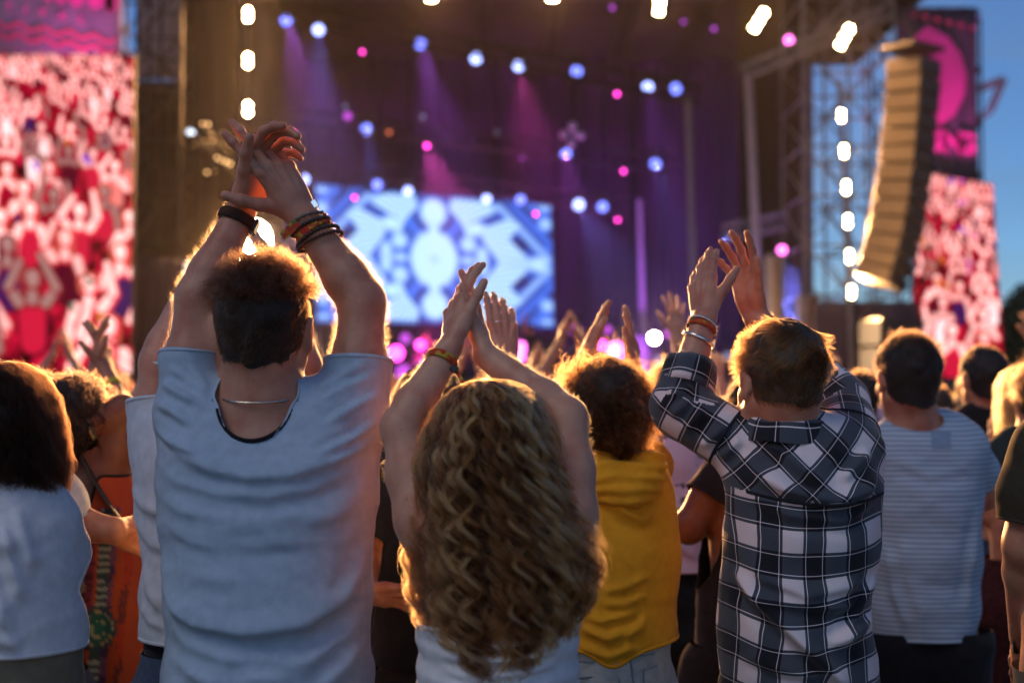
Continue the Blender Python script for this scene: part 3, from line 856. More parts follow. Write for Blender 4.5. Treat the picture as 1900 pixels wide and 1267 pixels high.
    m = MB(); m.box(q + u * -.034 * 1.0 + np.array([0, .0, 0]), (.007, .030, .026), np.stack([u, np.cross(ax, u), ax], 1), .002); m.build("watch_case", plain((.02, .02, .02), .25, "black_glass"), wt)
    BR = plain((.05, .03, .02), .6, "wooden_bead", .2); CORD = cloth((.12, .05, .04), "woven_band", .3, .1)
    beads("beaded_bracelet", p, 'r', .90, .0345, BR, .0042, 30, (.006, 0)); beads("beaded_bracelet", p, 'r', .765, .0385, BR, .0040, 34, (.004, .004)); beads("beaded_bracelet", p, 'r', .725, .0395, plain((.10, .035, .02), .6, "red_bead"), .0036, 36, (.008, .0))
    wb, path = band("fabric_wristband", p, 'r', .83, .0335, multiband(), None, .008, .0016, (-.002, .004))
    band("cord_bracelet", p, 'r', .96, .0325, plain((.16, .13, .11), .5, "grey_cord"), None, .003, .003, (.006, .004), 1.0, 60, lambda i: 1 + .35 * np.sin(i * 1.7))
    # hanging tail of the festival band with its clasp
    e = P(524, 440, d - .02); s0 = P(552, 412, d - .02)
    dirv = unit(e - s0); uu = np.array([0, 1, 0]); vv = np.cross(dirv, uu)
    m = MB(); m.box((e + s0) / 2, (.016, .0025, np.linalg.norm(e - s0)), np.stack([vv, uu, dirv], 1), .001); m.build("band_tail", multiband(), wb)
    # metal charm on the band
    m = MB(); q = P(584, 378, d - .045); m.box(q, (.010, .004, .014), frame(0, 0, -35), .001); m.build("charm", metal((.8, .85, .9), .15, "steel"), wb)
    # hair: clipped sides, loose curls on top
    hm = hairmat((.055, .026, .014), .3)
    HL = [-.122, -.118, -.06, -.02, .03, .055, .07]
    short_hair(p, hm, HB_DARK, 9500, .020, .0085, (0, .1, .3), .5, 40, None, .0045, .0015, [-.052, -.050, -.040, -.022, .03, .058, .075], .45, sidez=.055, lift=.55, r0=.00034)
    cap = p.root.children[-1]
    # curls on the crown
    n = 6500; rr = rng.random((n, 2)); th_ = rr[:, 0] * 2 * pi; zz = .30 + .70 * rr[:, 1]
    base = np.stack([np.sqrt(1 - zz ** 2) * np.cos(th_) * .080, np.sqrt(1 - zz ** 2) * np.sin(th_) * .100 - .012, .028 + zz * .092], 1)
    wp = p.C + base @ p.R.T; nrm = unit_rows((base - [0, -.012, .028]) @ p.R.T)
    cl = np.floor((base + 1) / .013); ph = _hash(cl[:, 0].astype(np.int64), cl[:, 1].astype(np.int64), cl[:, 2].astype(np.int64), 3) * 6.28
    t = np.linspace(0, 1, 14)[None, :, None]; Lh = (.030 + .028 * rng.random(n))[:, None, None]
    side = unit_rows(np.cross(nrm, [0, 0, 1]) + rng.normal(size=(n, 3)) * .15); up = np.cross(side, nrm)
    a = ph[:, None, None] + t * 5.6; rc = .0075
    pts = wp[:, None, :] + nrm[:, None, :] * (t * Lh * .55) + rc * t ** .5 * (np.cos(a) * side[:, None, :] + np.sin(a) * up[:, None, :]) + (side * np.sin(ph)[:, None] * 1 + up * np.cos(ph)[:, None])[:, None, :] * t * .012 + np.array([0, -.006, -.006]) * t
    strands("curl", pts[:4200], hm, cap, .00030, .00012)
    arm_fuzz(p, n=5000, L=.010)
    return p
def N_back(NN): return np.clip(-NN[:, 1], 0, 1)
def multiband():
    if "mb" in _mc: return _mc["mb"]
    m, nt, b = mat_new("woven_festival_band"); tc = nt.nodes.new("ShaderNodeTexCoord"); v = N(nt, "ShaderNodeTexVoronoi", i_Scale=110.0)
    cr = nt.nodes.new("ShaderNodeValToRGB"); cr.color_ramp.interpolation = 'CONSTANT'; e = cr.color_ramp.elements
    e[0].color = (.45, .03, .01, 1); e[1].position = .45; e[1].color = (.45, .30, .02, 1)
    for pz, c in ((.6, (.5, .08, .01, 1)), (.8, (.12, .16, .03, 1))): q = e.new(pz); q.color = c
    nt.links.new(tc.outputs["Object"], v.inputs["Vector"]); nt.links.new(v.outputs["Color"], cr.inputs[0]); nt.links.new(cr.outputs[0], b.inputs["Base Color"])
    b.inputs["Roughness"].default_value = .8; _mc["mb"] = m; return m
def lin(a, b, t): return a + (b - a) * t
def curly_back(pr, prof, xc, yc, zt, n_cl, per, mat, th0=105, wave=(.004, .015), lam=.055, rho=(.55, 1.0), k=44, end=(.7, 1.0), stray=500, r0=.00009, seed=2, cl_r=.012, name="curly_lock", parent=None, shift=None, fuzz=1.0, frontlow=None, droop=.0, root=None, phn=.35):
    """long hair falling over the back; prof: list of (z, half width, depth half) from the crown to the ends"""
    r = np.random.default_rng(seed); Z = np.array([q[0] for q in prof]); A = np.array([q[1] for q in prof]); B = np.array([q[2] for q in prof])
    arc = np.r_[0, np.cumsum(np.hypot(np.diff(Z), np.diff(A)))]; arc /= arc[-1]
    t = np.linspace(0, 1, k)
    def path(th, rh, e, x0):
        s = t[None, :] * e[:, None]
        z = np.interp(s, arc, Z); a = np.interp(s, arc, A); b = np.interp(s, arc, B)
        cx = xc if shift is None else xc + shift(z)
        x = cx + a * np.sin(th)[:, None] * rh[:, None]; y = yc - b * np.cos(th)[:, None] * rh[:, None]
        return np.stack([x, y, z], 2), s
    L = np.hypot(Z[0] - Z[-1], A.max())
    def make(n, m, w0, cr, ex=1.0):
        th = np.radians(r.uniform(-th0, th0, n)); rh = rho[0] + (rho[1] - rho[0]) * r.random(n) ** .5
        e = end[0] + (end[1] - end[0]) * r.random(n); ph = r.random(n) * 6.28; la = lam * (.7 + .7 * r.random(n)); am = .6 + .8 * r.random(n)
        TH = np.repeat(th, m) + r.normal(size=n * m) * cr / .12; RH = np.repeat(rh, m) + r.normal(size=n * m) * cr / .1 * .5
        E = np.clip(np.repeat(e, m) + r.normal(size=n * m) * .03, .3, 1.0)
        pth, s = path(TH, np.clip(RH, .3, 1.12), E, 0)
        S_ = s * L; PH = np.repeat(ph, m)[:, None] + r.normal(size=(n * m, 1)) * phn; LA = np.repeat(la, m)[:, None]; AM = np.repeat(am, m)[:, None] * (wave[0] + (wave[1] - wave[0]) * s ** .8) * w0
        ang = 2 * pi * S_ / LA + PH + .8 * np.sin(S_ * 17 + PH * 3)
        tx = np.cos(TH)[:, None]; ty = np.sin(TH)[:, None]
        pth[:, :, 0] += AM * np.sin(ang) * tx * 1.0 + AM * .5 * np.cos(ang) * ty
        pth[:, :, 1] += AM * np.sin(ang) * ty - AM * .6 * np.cos(ang) * tx
        # locks drift together and apart
        dr = np.stack([vnoise(pth.reshape(-1, 3) * 7 + 3.1 * q, 40 + q) for q in range(2)], 1).reshape(n * m, k, 2) * (.012 * s)[:, :, None] * ex
        pth[:, :, :2] += dr
        pth[:, :, 2] -= droop * s
        return pth
    P1 = make(n_cl, per, 1.0, cl_r)
    P2 = make(stray, 3, 1.6 * fuzz, cl_r * 2.2, 3.0)
    o = parent or pr.root
    a = strands(name, P1, mat, o, r0, r0 * .45); b = strands("flyaway_strand", P2, mat, o, r0 * .6, r0 * .2); return a, b

def girl_with_curls():
    d = 2.25
    p = Person("woman with very long curly brown hair and white tube top clapping overhead", d,
               [(752, 1092, 975, .062), (765, 1080, 1040, .078), (792, 1054, 1120, .085), (796, 1050, 1180, .085), (794, 1052, 1267, .088), (780, 1066, 1380, .10)],
               (912, 858), (912, 990, .050), SK_E, .005, .95, 0, -12, inset=.004, hipz=.86)
    p.arm('l', (782, 955, -.0), (744, 793, .05), (836, 642, .12), (.043, .0315, .0325, .0215),
          dict(to=(851, 548, .175), pn=(.80, .60, .0), curl=(10, 10, 12, 16), spread=3, thumb=(30, 12, 4), s=.88))
    p.arm('r', (1058, 950, -.0), (1052, 775, .05), (900, 658, .14), (.043, .0325, .0325, .0215),
          dict(to=(882, 575, .20), pn=(-.95, .1, -.1), curl=(4, 4, 6, 8), spread=2, thumb=(34, 14, 2), s=.88))
    p.body()
    def dp(V, NN):
        z = V[:, 2]; o = .0016 * np.sin(z * 150 + 3 * vnoise(V * np.array([7, 7, 5]), 2)) * (z < P(0, 1175, d)[2])
        C = lambda pts, a, w_: crease(V, pts, a, w_, d, True, NN)
        for i, y in enumerate((1166, 1178, 1190, 1203, 1217, 1230, 1244, 1256)): o = o + C([(796, y - 8), (860 + 30 * (i % 2), y + 5), (940, y + 8 * (-1) ** i), (1050, y - 12)], .0062, .0052)
        return o + .002 * fbm(V * np.array([14, 14, 40]), 3, 6)
    top = P(0, 1152, d)[2]
    def nf(V): return top + .012 * np.sin((V[:, 0] - P(800, 0, d)[0]) * 5) - V[:, 2]
    p.garment("tube_top", WHITE_C, .012, None, .0, neckfn=nf, hem=P(0, 1262, d)[2], disp=dp, k=.04, h=.0045)
    p.trousers(DENIM_M, top=P(0, 1264, d)[2]); p.shoes(SHOE_W)
    # wristband with dangling strap
    wb, _ = band("fabric_wristband", p, 'l', .80, .0268, multiband(), None, .0075, .0016, (-.003, .004))
    e0, e1 = P(848, 690, d + .06), P(866, 724, d + .02)
    m = MB(); v = unit(e1 - e0); m.box((e0 + e1) / 2, (.011, .002, np.linalg.norm(e1 - e0)), np.stack([np.cross([0, 1, 0], v), [0, 1, 0], v], 1), .0008); m.build("band_tail", multiband(), wb)
    m = MB(); m.box(P(843, 684, d + .055), (.013, .007, .013), frame(0, 0, 40), .002); m.build("clasp", plain((.02, .02, .02), .4, "black_clasp"), wb)
    hm = hairmat((.24, .125, .060), .34)
    zt = P(0, 708, d)[2]; px = lambda y: P(0, y, d)[2]
    cap, V, F = hair_cap("hair", p.C, p.R, p.hs, HB_BROWN, p.root, .006, .006, .003, 40)
    w = lambda q: q / FPX * d
    prof = [(px(702), .0, .02), (px(706), w(34), .055), (px(718), w(60), .085), (px(745), w(86), .108), (px(785), w(106), .122), (px(840), w(124), .13), (px(905), w(142), .125), (px(980), w(164), .130),
            (px(1060), w(170), .140), (px(1110), w(158), .148), (px(1165), w(136), .152), (px(1200), w(112), .152), (px(1238), w(88), .148)]
    cx0 = P(912, 800, d)[0]
    sh = lambda z: np.interp(-z, [-px(712), -px(850), -px(1050), -px(1240)], [0, -w(5), w(22), w(8)])
    for j, (hc_, ncl, fly) in enumerate((((.060, .021, .008), 150, 50), ((.25, .098, .034), 108, 120), ((.54, .24, .085), 48, 170))):
        curly_back(p, prof, cx0, d + .005, zt, ncl, (58, 50, 44)[j], hairmat(hc_, .34), 114, (.0035, .0140), .054, (.55 + .16 * j, 1.0 + .04 * j), 52, (.72, 1.0), fly, .00028, 2 + j * 7, (.006, .0028, .0024)[j], parent=cap, shift=sh, fuzz=1.0, phn=.16)
    arm_fuzz(p, n=2500, L=.006, mat=hairmat((.6, .4, .2)))
    return p

def afro(pr, n, rad, mat, c, sq=(1, 1, 1), seed=4, k=26, Lr=(.6, 1.0), r0=.00009, hx=.0055):
    r = np.random.default_rng(seed)
    cap, V, F = hair_cap("hair", pr.C, pr.R, pr.hs, HB_DARK, pr.root, .020, .008, .006, 30, .01)
    v = unit_rows(r.normal(size=(n, 3))); v[:, 1] = np.where(v[:, 1] > .55, -v[:, 1], v[:, 1]); v = v[v[:, 2] > -.75]; n = len(v)
    cell = np.floor(v * 14 + 50).astype(np.int64); h1 = _hash(cell[:, 0], cell[:, 1], cell[:, 2], 5); h2 = _hash(cell[:, 0], cell[:, 1], cell[:, 2], 8)
    R1 = (Lr[0] + (Lr[1] - Lr[0]) * (.6 * h1 + .4 * r.random(n))) * rad * (1 + .16 * vnoise(v * 3.1, 7))
    t = np.linspace(0, 1, k)[None, :]
    rr = .45 * rad + (R1[:, None] - .45 * rad) * t
    side = unit_rows(np.cross(v, [0.1, .2, 1])); up = np.cross(side, v)
    turns = 3.2 + 2 * h2; a = (h1 * 6.28 + r.normal(size=n) * .35)[:, None] + t * turns[:, None] * 2 * pi
    hr = hx * (.3 + .9 * t) * (.7 + .6 * h2)[:, None]
    pts = rr[:, :, None] * v[:, None, :] * np.array(sq) + hr[:, :, None] * (np.cos(a)[:, :, None] * side[:, None, :] + np.sin(a)[:, :, None] * up[:, None, :])
    pts[:, :, 2] -= .02 * t ** 2
    strands("curl", pts + np.asarray(c), mat, cap, r0, r0 * .5)
    m = 900; v = unit_rows(r.normal(size=(m, 3))); v[:, 1] = -np.abs(v[:, 1]) * .6; v[:, 2] = np.abs(v[:, 2]) * 1.0; v = unit_rows(v)
    p0 = np.asarray(c) + v * rad * .8 * np.array(sq); ps = grow(p0, v, .05 + .04 * r.random(m), 14, None, 1, .0, .9, 60, 6, .02); strands("flyaway_strand", ps, mat, cap, r0 * .6, r0 * .2)
    return cap

def woman_in_yellow():
    d = 3.05
    p = Person("woman with a dark afro in a mustard yellow tee and light jeans", d,
               [(1098, 1206, 890, .060), (1072, 1224, 945, .088), (1064, 1214, 1030, .100), (1058, 1198, 1110, .096), (1050, 1196, 1190, .105), (1046, 1200, 1267, .115)],
               (1128, 775), (1134, 872, .052), skin((.40, .22, .15)), .007, .95, 0, 2, hipz=.84)
    p.arm('l', (1090, 905, .03), (1062, 800, .25), (1078, 678, .33), (.044, .036, .035, .023), dict(to=(1106, 600, .38), pn=(.8, .3, .2), curl=(4, 4, 8, 10), spread=3, thumb=(26, 10, 0), s=.9, h=.003))
    p.arm('r', (1192, 905, .03), (1200, 820, .28), (1180, 705, .35), (.044, .036, .035, .023), dict(to=(1174, 628, .38), pn=(-.9, .3, .1), curl=(4, 4, 8, 10), spread=3, thumb=(26, 10, 0), s=.9, h=.003))
    p.body()
    def dp(V, NN):
        C = lambda pts, a, w_, e=.3: crease(V, pts, a * 1.6, w_, d, True, NN, e)
        o = .003 * fbm(V * np.array([12, 12, 20]), 3, 3)
        o = o + C([(1110, 872), (1150, 905), (1175, 918), (1205, 905)], .009, .010) + C([(1100, 890), (1150, 940), (1180, 955), (1218, 925)], .007, .012)
        o = o + C([(1105, 1085), (1150, 1075), (1198, 1052)], .005, .007) + C([(1100, 1105), (1150, 1105), (1195, 1085)], .005, .007)
        o = o + C([(1060, 1140), (1120, 1165), (1195, 1140)], .009, .010) + C([(1058, 1120), (1110, 1135), (1190, 1112)], .006, .008) + C([(1060, 1175), (1120, 1195), (1180, 1175)], .006, .010)
        o = o + C([(1195, 1115), (1165, 1150), (1140, 1190)], .005, .008)
        return o
    hz = P(0, 1180, d)[2]
    hf = lambda V: -.045 * np.exp(-((V[:, 0] - P(1125, 0, d)[0]) / .045) ** 2) * 1.0 + .004 * np.sin(V[:, 0] * 40)
    o, V, F = p.garment("tshirt", YELLOW_C, .006, dict(l=.45, r=.45), .014, neck=(1132, 852, -.0), nk=(.072, .08, .042), hem=hz, disp=dp, k=.05, h=.006, hemfn=hf)
    # wide ribbed collar
    for l in loops_of(V, F):
        if np.linalg.norm(l.mean(0) - P(1132, 852, d)) < .08: sweep("collar", resample(l, .01), .006, YELLOW_C, o, 8, True, (.004, .011))
    # hood lying bunched on the upper back
    f = Field(); hp = [(1100, 862, .035), (1112, 892, .0), (1140, 912, -.012), (1175, 914, -.012), (1202, 890, .0), (1212, 858, .035)]
    q = [P(a, b, d - .098 + e) for a, b, e in hp]
    for a, b in zip(q, q[1:]): f.cone(a, b, .027, .027, .03)
    q2 = [P(a, b - 24, d - .080 + e) for a, b, e in hp]
    for a, b in zip(q2[1:-1], q2[2:-1]): f.cone(a, b, .030, .030, .03)
    v_, f_ = f.mesh(.005); n_ = normals(v_, f_); v_ = v_ + n_ * (.003 * np.sin(v_[:, 2] * 260 + 4 * vnoise(v_ * 14, 3)) + .003 * fbm(v_ * 20, 2, 5))[:, None]; make_mesh("hood", v_, f_, YELLOW_C, p.root)
    j = p.trousers(DENIM_L, top=P(0, 1175, d)[2])
    # seams and pocket edges on the jeans, real raised strips
    def strip(nm, pts, w_):
        V3 = []
        for a, b in pts: q = P(a, b, d); q[1] = d - .128 ; V3.append(q)
        V3 = np.array(V3); sweep(nm, V3, w_, DENIM_M, j, 6, False)
    strip("pocket", [(1068, 1225), (1068, 1237), (1140, 1226), (1140, 1262)], .0022); strip("seam", [(1158, 1190), (1163, 1222), (1168, 1262)], .002); strip("pocket", [(1185, 1262), (1183, 1222), (1208, 1212)], .0022); strip("seam", [(1052, 1206), (1120, 1207), (1200, 1190)], .002)
    p.shoes(SHOE_W)
    afro(p, 15000, .122, hairmat((.045, .020, .008), .3), P(1120, 756, d) + np.array([0, -.012, 0]), (.98, .98, .95), Lr=(.72, 1.20), r0=.00026, hx=.0075)
    return p

def plaid_mat():
    m, nt, b = mat_new("plaid_flannel"); uv = N(nt, "ShaderNodeUVMap", uv_map="cloth")
    sp = nt.nodes.new("ShaderNodeSeparateXYZ"); nt.links.new(uv.outputs[0], sp.inputs[0])
    def ramp(out, pts):
        fr_ = N(nt, "ShaderNodeMath", operation='FRACT'); nt.links.new(out, fr_.inputs[0])
        r = nt.nodes.new("ShaderNodeValToRGB"); r.color_ramp.interpolation = 'CONSTANT'; e = r.color_ramp.elements
        e[0].color = (*[pts[0][1]] * 3, 1); e[1].position = pts[1][0]; e[1].color = (*[pts[1][1]] * 3, 1)
        for q, v in pts[2:]: k = e.new(q); k.color = (*[v] * 3, 1)
        nt.links.new(fr_.outputs[0], r.inputs[0]); return r.outputs[0]
    # thread: 0 black, .5 neutral (white ground), 1 white line
    S_ = [(0, 0.0), (.45, .5), (.55, 0), (.585, 1), (.61, .5), (.87, .5), (.92, 0), (.955, .5)]
    S_ = [(0, 0.0), (.045, 1.0), (.075, 0.0), (.40, 1.0), (.43, 0.0), (.47, .5), (.60, .5), (.625, 0), (.665, .5)]
    S_ = [(0, 0.0), (.06, .9), (.078, 0.0), (.45, .9), (.468, 0.0), (.53, .5)]
    X = ramp(sp.outputs[0], S_); Y = ramp(sp.outputs[1], S_)
    mx = N(nt, "ShaderNodeMath", operation='ADD'); nt.links.new(X, mx.inputs[0]); nt.links.new(Y, mx.inputs[1])
    d2 = N(nt, "ShaderNodeMath", operation='DIVIDE'); d2.inputs[1].default_value = 2.0; nt.links.new(mx.outputs[0], d2.inputs[0])
    cr = nt.nodes.new("ShaderNodeValToRGB"); cr.color_ramp.interpolation = 'LINEAR'; e = cr.color_ramp.elements
    e[0].position = .02; e[0].color = (.010, .012, .018, 1); e[1].position = .98; e[1].color = (.84, .82, .83, 1)
    for q, v in ((.25, (.055, .066, .085)), (.5, (.70, .63, .65)), (.75, (.80, .76, .78))): k = e.new(q); k.color = (*v, 1)
    nt.links.new(d2.outputs[0], cr.inputs[0])
    tc = nt.nodes.new("ShaderNodeTexCoord"); n = N(nt, "ShaderNodeTexNoise", i_Scale=900.0, i_Detail=2.0); nt.links.new(tc.outputs["Object"], n.inputs["Vector"])
    mr = N(nt, "ShaderNodeMapRange"); mr.inputs[3].default_value = .75; mr.inputs[4].default_value = 1.2; nt.links.new(n.outputs[0], mr.inputs[0])
    mm = nt.nodes.new("ShaderNodeMix"); mm.data_type = 'RGBA'; mm.blend_type = 'MULTIPLY'; mm.inputs[0].default_value = 1
    nt.links.new(cr.outputs[0], mm.inputs[6]); nt.links.new(mr.outputs[0], mm.inputs[7]); nt.links.new(mm.outputs[2], b.inputs["Base Color"])
    bp = N(nt, "ShaderNodeBump", i_Strength=.25, i_Distance=.001); nt.links.new(n.outputs[0], bp.inputs["Height"]); nt.links.new(bp.outputs[0], b.inputs["Normal"])
    b.inputs["Roughness"].default_value = .9; b.inputs["Sheen Weight"].default_value = .2; b.inputs["Specular IOR Level"].default_value = .2
    return m
def set_uv(o, Vuv, F, name="cloth"):
    """Vuv (nfaces,3,2) per corner"""
    l = o.data.uv_layers.new(name=name)
    if len(o.data.loops) == Vuv.shape[0] * 3: l.data.foreach_set("uv", Vuv.astype(np.float32).ravel())
    return l

def man_in_plaid():
    d = 2.80
    p = Person("man in black and white plaid shirt with raised hands apart", d,
               [(1402, 1592, 845, .062), (1352, 1632, 905, .098), (1352, 1622, 1000, .112), (1350, 1596, 1095, .108), (1344, 1600, 1180, .110), (1338, 1630, 1262, .118)],
               (1447, 704), (1462, 812, .056), SK_A, .0055, .97, 18, -4)
    p.arm('l', (1392, 838, .02), (1262, 756, .06), (1306, 592, .12), (.052, .046, .036, .0255),
          dict(to=(1302, 470, .20), pn=(.55, .83, .1), curl=(10, 10, 12, 14), spread=-1, thumb=(38, 14, 6), s=.93))
    p.arm('r', (1580, 838, .02), (1560, 748, .18), (1402, 590, .30), (.052, .046, .038, .0265),
          dict(to=(1372, 470, .30), pn=(-.62, -.78, -.1), curl=(10, 14, 14, 16), spread=8, thumb=(24, 12, 14), s=.98))
    p.body()
    def dp(V, NN):
        C = lambda pts, a, w_, e=.25, s_=.5: crease(V, pts, a * 1.6, w_ * .95, d, True, NN, e, s_)
        o = .0025 * fbm(V * np.array([13, 13, 18]), 3, 12)
        o = o + C([(1372, 865), (1440, 905), (1520, 925), (1580, 905), (1618, 860)], .014, .014)
        o = o + C([(1360, 900), (1440, 945), (1530, 955), (1600, 925), (1628, 885)], .008, .012)
        o = o + C([(1395, 815), (1450, 855), (1500, 892), (1520, 905)], .008, .010) + C([(1600, 830), (1560, 862), (1525, 890)], .010, .010)
        o = o + C([(1352, 1000), (1400, 1060), (1470, 1085), (1560, 1070), (1612, 1020)], .006, .012)
        o = o + C([(1350, 1040), (1400, 1110), (1480, 1190), (1550, 1262)], .013, .012, .15)
        o = o + C([(1355, 1090), (1430, 1100), (1540, 1110), (1600, 1060)], .007, .011)
        o = o + C([(1610, 1040), (1570, 1110), (1520, 1180)], .009, .012) + C([(1605, 1120), (1570, 1150), (1500, 1175)], .007, .010)
        o = o + C([(1360, 1190), (1420, 1215), (1520, 1235)], .006, .012)
        for a, b in (((1245, 775), (1285, 735)), ((1270, 800), (1310, 762)), ((1300, 830), (1345, 790)), ((1240, 735), (1290, 722)), ((1335, 850), (1372, 812))):
            o = o + C([a, b], .006, .009, .2)
        return o
    a, b, c, r = p.arms['l']
    def uvs(o, Vr, F, NN):
        c0 = p.mid[0]; sc = 1 / .086
        # trunk: arc length round the body for u, height for v
        x = Vr[:, 0] - c0; y = Vr[:, 1] - d
        back = NN[:, 1] < 0
        u = np.sign(x) * np.where(np.abs(x) < .10, np.abs(x), .10 + (np.abs(x) - .10) * 1.25) + np.where(back, 0, .9)
        u = u + .010 * fbm(Vr * 5, 2, 3); v = Vr[:, 2] + .03 * np.cos(x * 9) + .008 * fbm(Vr * 6, 2, 8)
        T = np.stack([u * sc + .2, v * sc], 1)
        yz = P(0, 898, d)[2] - .03 * np.cos((Vr[:, 0] - P(1500, 0, d)[0]) * 9)
        Yk = np.stack([(u * .72 + v * .72) * sc * 1.0, (v * .72 - u * .72) * sc], 1)
        UV = T[F].copy(); fc = Vr[F].mean(1)
        my = (fc[:, 2] > yz[F].mean(1)); UV[my] = Yk[F][my]
        for sd, (a, b, c, r) in p.arms.items():
            for (q0, q1, off, lim) in ((a, b, 0, .098), (b, c, np.linalg.norm(b - a), .085)):
                ax = q1 - q0; L = np.linalg.norm(ax); ax = ax / L; t = (Vr - q0) @ ax; rad = Vr - q0 - t[:, None] * ax
                uu = unit(np.cross(ax, [0, 1, 0])); vv = np.cross(ax, uu); an = np.arctan2(rad @ vv, rad @ uu)
                W = np.stack([an * .055 * sc + .3, (t + off) * sc], 1)
                ft = t[F].mean(1); fr_ = np.linalg.norm(rad, axis=1)[F].mean(1)
                lo = .055 if off == 0 else -.0
                m = (ft > lo) & (ft < L + .03) & (fr_ < lim); w_ = W[F]
                # unwrap faces crossing the seam
                sp_ = w_[:, :, 0].max(1) - w_[:, :, 0].min(1); big = sp_ > .055 * pi * sc; w2 = w_[big]; w2[:, :, 0] = np.where(w2[:, :, 0] < .3, w2[:, :, 0] + 2 * pi * .055 * sc, w2[:, :, 0]); w_[big] = w2
                UV[m] = w_[m]
        set_uv(o, UV, F)
    pm = plaid_mat()
    hf = lambda V: .02 * np.cos((V[:, 0] - P(1490, 0, d)[0]) * 14) - .02
    o, V, F = p.garment("plaid_shirt", pm, .004, dict(l=1.42, r=1.25), .012, neck=(1462, 792, 0), nk=(.073, .075, .05), hem=P(0, 1262, d)[2], disp=dp, k=.05, h=.0046, uvfn=uvs, hemfn=hf)
    # folded collar: a band standing round the neck, turned down
    n = 60; t = np.linspace(0, 2 * pi, n, endpoint=False); cc = P(1463, 800, d); ring = []
    for lv, (rx, ry, dz) in enumerate(((.074, .072, -.012), (.071, .068, .012), (.070, .066, .030), (.075, .071, .035), (.083, .080, .028), (.091, .090, .008), (.096, .096, -.010))):
        ring.append(np.stack([cc[0] + rx * np.cos(t), cc[1] + ry * np.sin(t) * 1.0, cc[2] + dz + .010 * np.sin(t) + .002 * np.sin(5 * t + lv)], 1))
    V2 = np.concatenate(ring); F2 = []
    for j in range(6):
        for i in range(n): F2.append((j * n + i, j * n + (i + 1) % n, (j + 1) * n + (i + 1) % n, (j + 1) * n + i))
    F2 = np.array(F2); F3 = tris(F2); col = make_mesh("collar", V2, F3, pm, p.root)
    U = np.stack([np.tile(t, 7) * .07 / .086, np.repeat(np.arange(7) * .012, n) / .086 + .45], 1)[F3]
    sp_ = U[:, :, 0].max(1) - U[:, :, 0].min(1) > 2; W = U[sp_]; W[:, :, 0] = np.where(W[:, :, 0] < 1, W[:, :, 0] + 2 * pi * .07 / .086, W[:, :, 0]); U[sp_] = W
    set_uv(col, U, F3)
    # rolled cuff
    SB = cloth((.02, .022, .03), "dark_thread")
    NN = normals(V, F); xs = np.linspace(P(1366, 0, d)[0], P(1616, 0, d)[0], 46); path = []
    B = V[NN[:, 1] < -.1]
    for x in xs:
        z = P(0, 898, d)[2] - .03 * np.cos((x - P(1500, 0, d)[0]) * 9); u = (B[:, 0] - x) ** 2 + (B[:, 2] - z) ** 2; i = np.argpartition(u, 8)[:8]; path.append([x, B[i, 1].min() - .0006, z])
    sweep("yoke_seam", np.array(path), .0030, SB, o, 6, False, (.0016, .0034))
    for sd, (a, b, c, r) in p.arms.items():
        ax = unit(b - a); t = (V - a) @ ax; rd = V - a - t[:, None] * ax; rl = np.linalg.norm(rd, axis=1); m = (np.abs(t - .055) < .006) & (rl < .098); uu = unit(np.cross(ax, [0, 1, 0])); vv = np.cross(ax, uu)
        an = np.arctan2(rd[m] @ vv, rd[m] @ uu); rr = rl[m]; th_ = np.linspace(-pi, pi, 64, endpoint=False); pth = []
        for q in th_:
            dd = np.abs((an - q + pi) % (2 * pi) - pi); k_ = dd < .16
            if k_.sum() > 1: pth.append(a + ax * .055 + (cos(q) * uu + sin(q) * vv) * (rr[k_].max() + .0004))
        if len(pth) > 8: sweep("armhole_seam", np.array(pth), .003, SB, o, 6, False, (.0016, .0034))
    for sd, tt in (('l', .40), ('r', .24)):
        a, b, c, r = p.arms[sd]; ax = unit(c - b); q = fr(b, c, tt); u = unit(np.cross(ax, [0, 1, 0])); v = np.cross(ax, u); rg = []
        prof = [(.0, .046), (.012, .050), (.016, .0535), (.0, .056), (-.03, .058), (-.042, .057), (-.044, .052), (-.03, .050)]
        m = 44; th_ = np.linspace(0, 2 * pi, m, endpoint=False)
        for j, (al, rr) in enumerate(prof): rg.append(q + al * ax + (rr + .002 * np.sin(3 * th_ + j) + .0015 * np.sin(7 * th_))[:, None] * (np.cos(th_)[:, None] * u + np.sin(th_)[:, None] * v) + (.006 * np.sin(th_))[:, None] * ax)
        V2 = np.concatenate(rg); F2 = np.array([(j * m + i, j * m + (i + 1) % m, ((j + 1) % 8) * m + (i + 1) % m, ((j + 1) % 8) * m + i) for j in range(8) for i in range(m)])
        F3 = tris(F2); U = np.stack([np.tile(th_, 8) * .056 / .086, np.repeat([q_[0] for q_ in prof], m) / .086 + .1 + np.repeat(np.arange(8), m) * .06], 1)[F3]
        big = U[:, :, 0].max(1) - U[:, :, 0].min(1) > 2; W = U[big]; W[:, :, 0] = np.where(W[:, :, 0] < 1, W[:, :, 0] + 2 * pi * .056 / .086, W[:, :, 0]); U[big] = W
        cu = make_mesh("cuff", V2, F3, pm, o); set_uv(cu, U, F3)
    p.trousers(BLACK_C); p.shoes(SHOE_W)
    SIL = metal((.8, .78, .74), .25, "silver")
    beads("beaded_bracelet", p, 'l', .935, .0285, SIL, .0030, 34, (.004, .004)); band("woven_bracelet", p, 'l', .885, .0300, multiband(), None, .0065, .0016, (.004, .004)); band("silver_bangle", p, 'l', .75, .0335, SIL, None, .0032, .0014, (.006, -.004))
    band("black_bracelet", p, 'r', .90, .0300, plain((.012, .012, .012), .8, "black_cord"), None, .0045, .0032, (.006, 0)); band("cord_bracelet", p, 'r', .70, .0350, plain((.012, .012, .012), .8, "black_cord"), None, .003, .002)
    hm = hairmat((.12, .052, .020), .32)
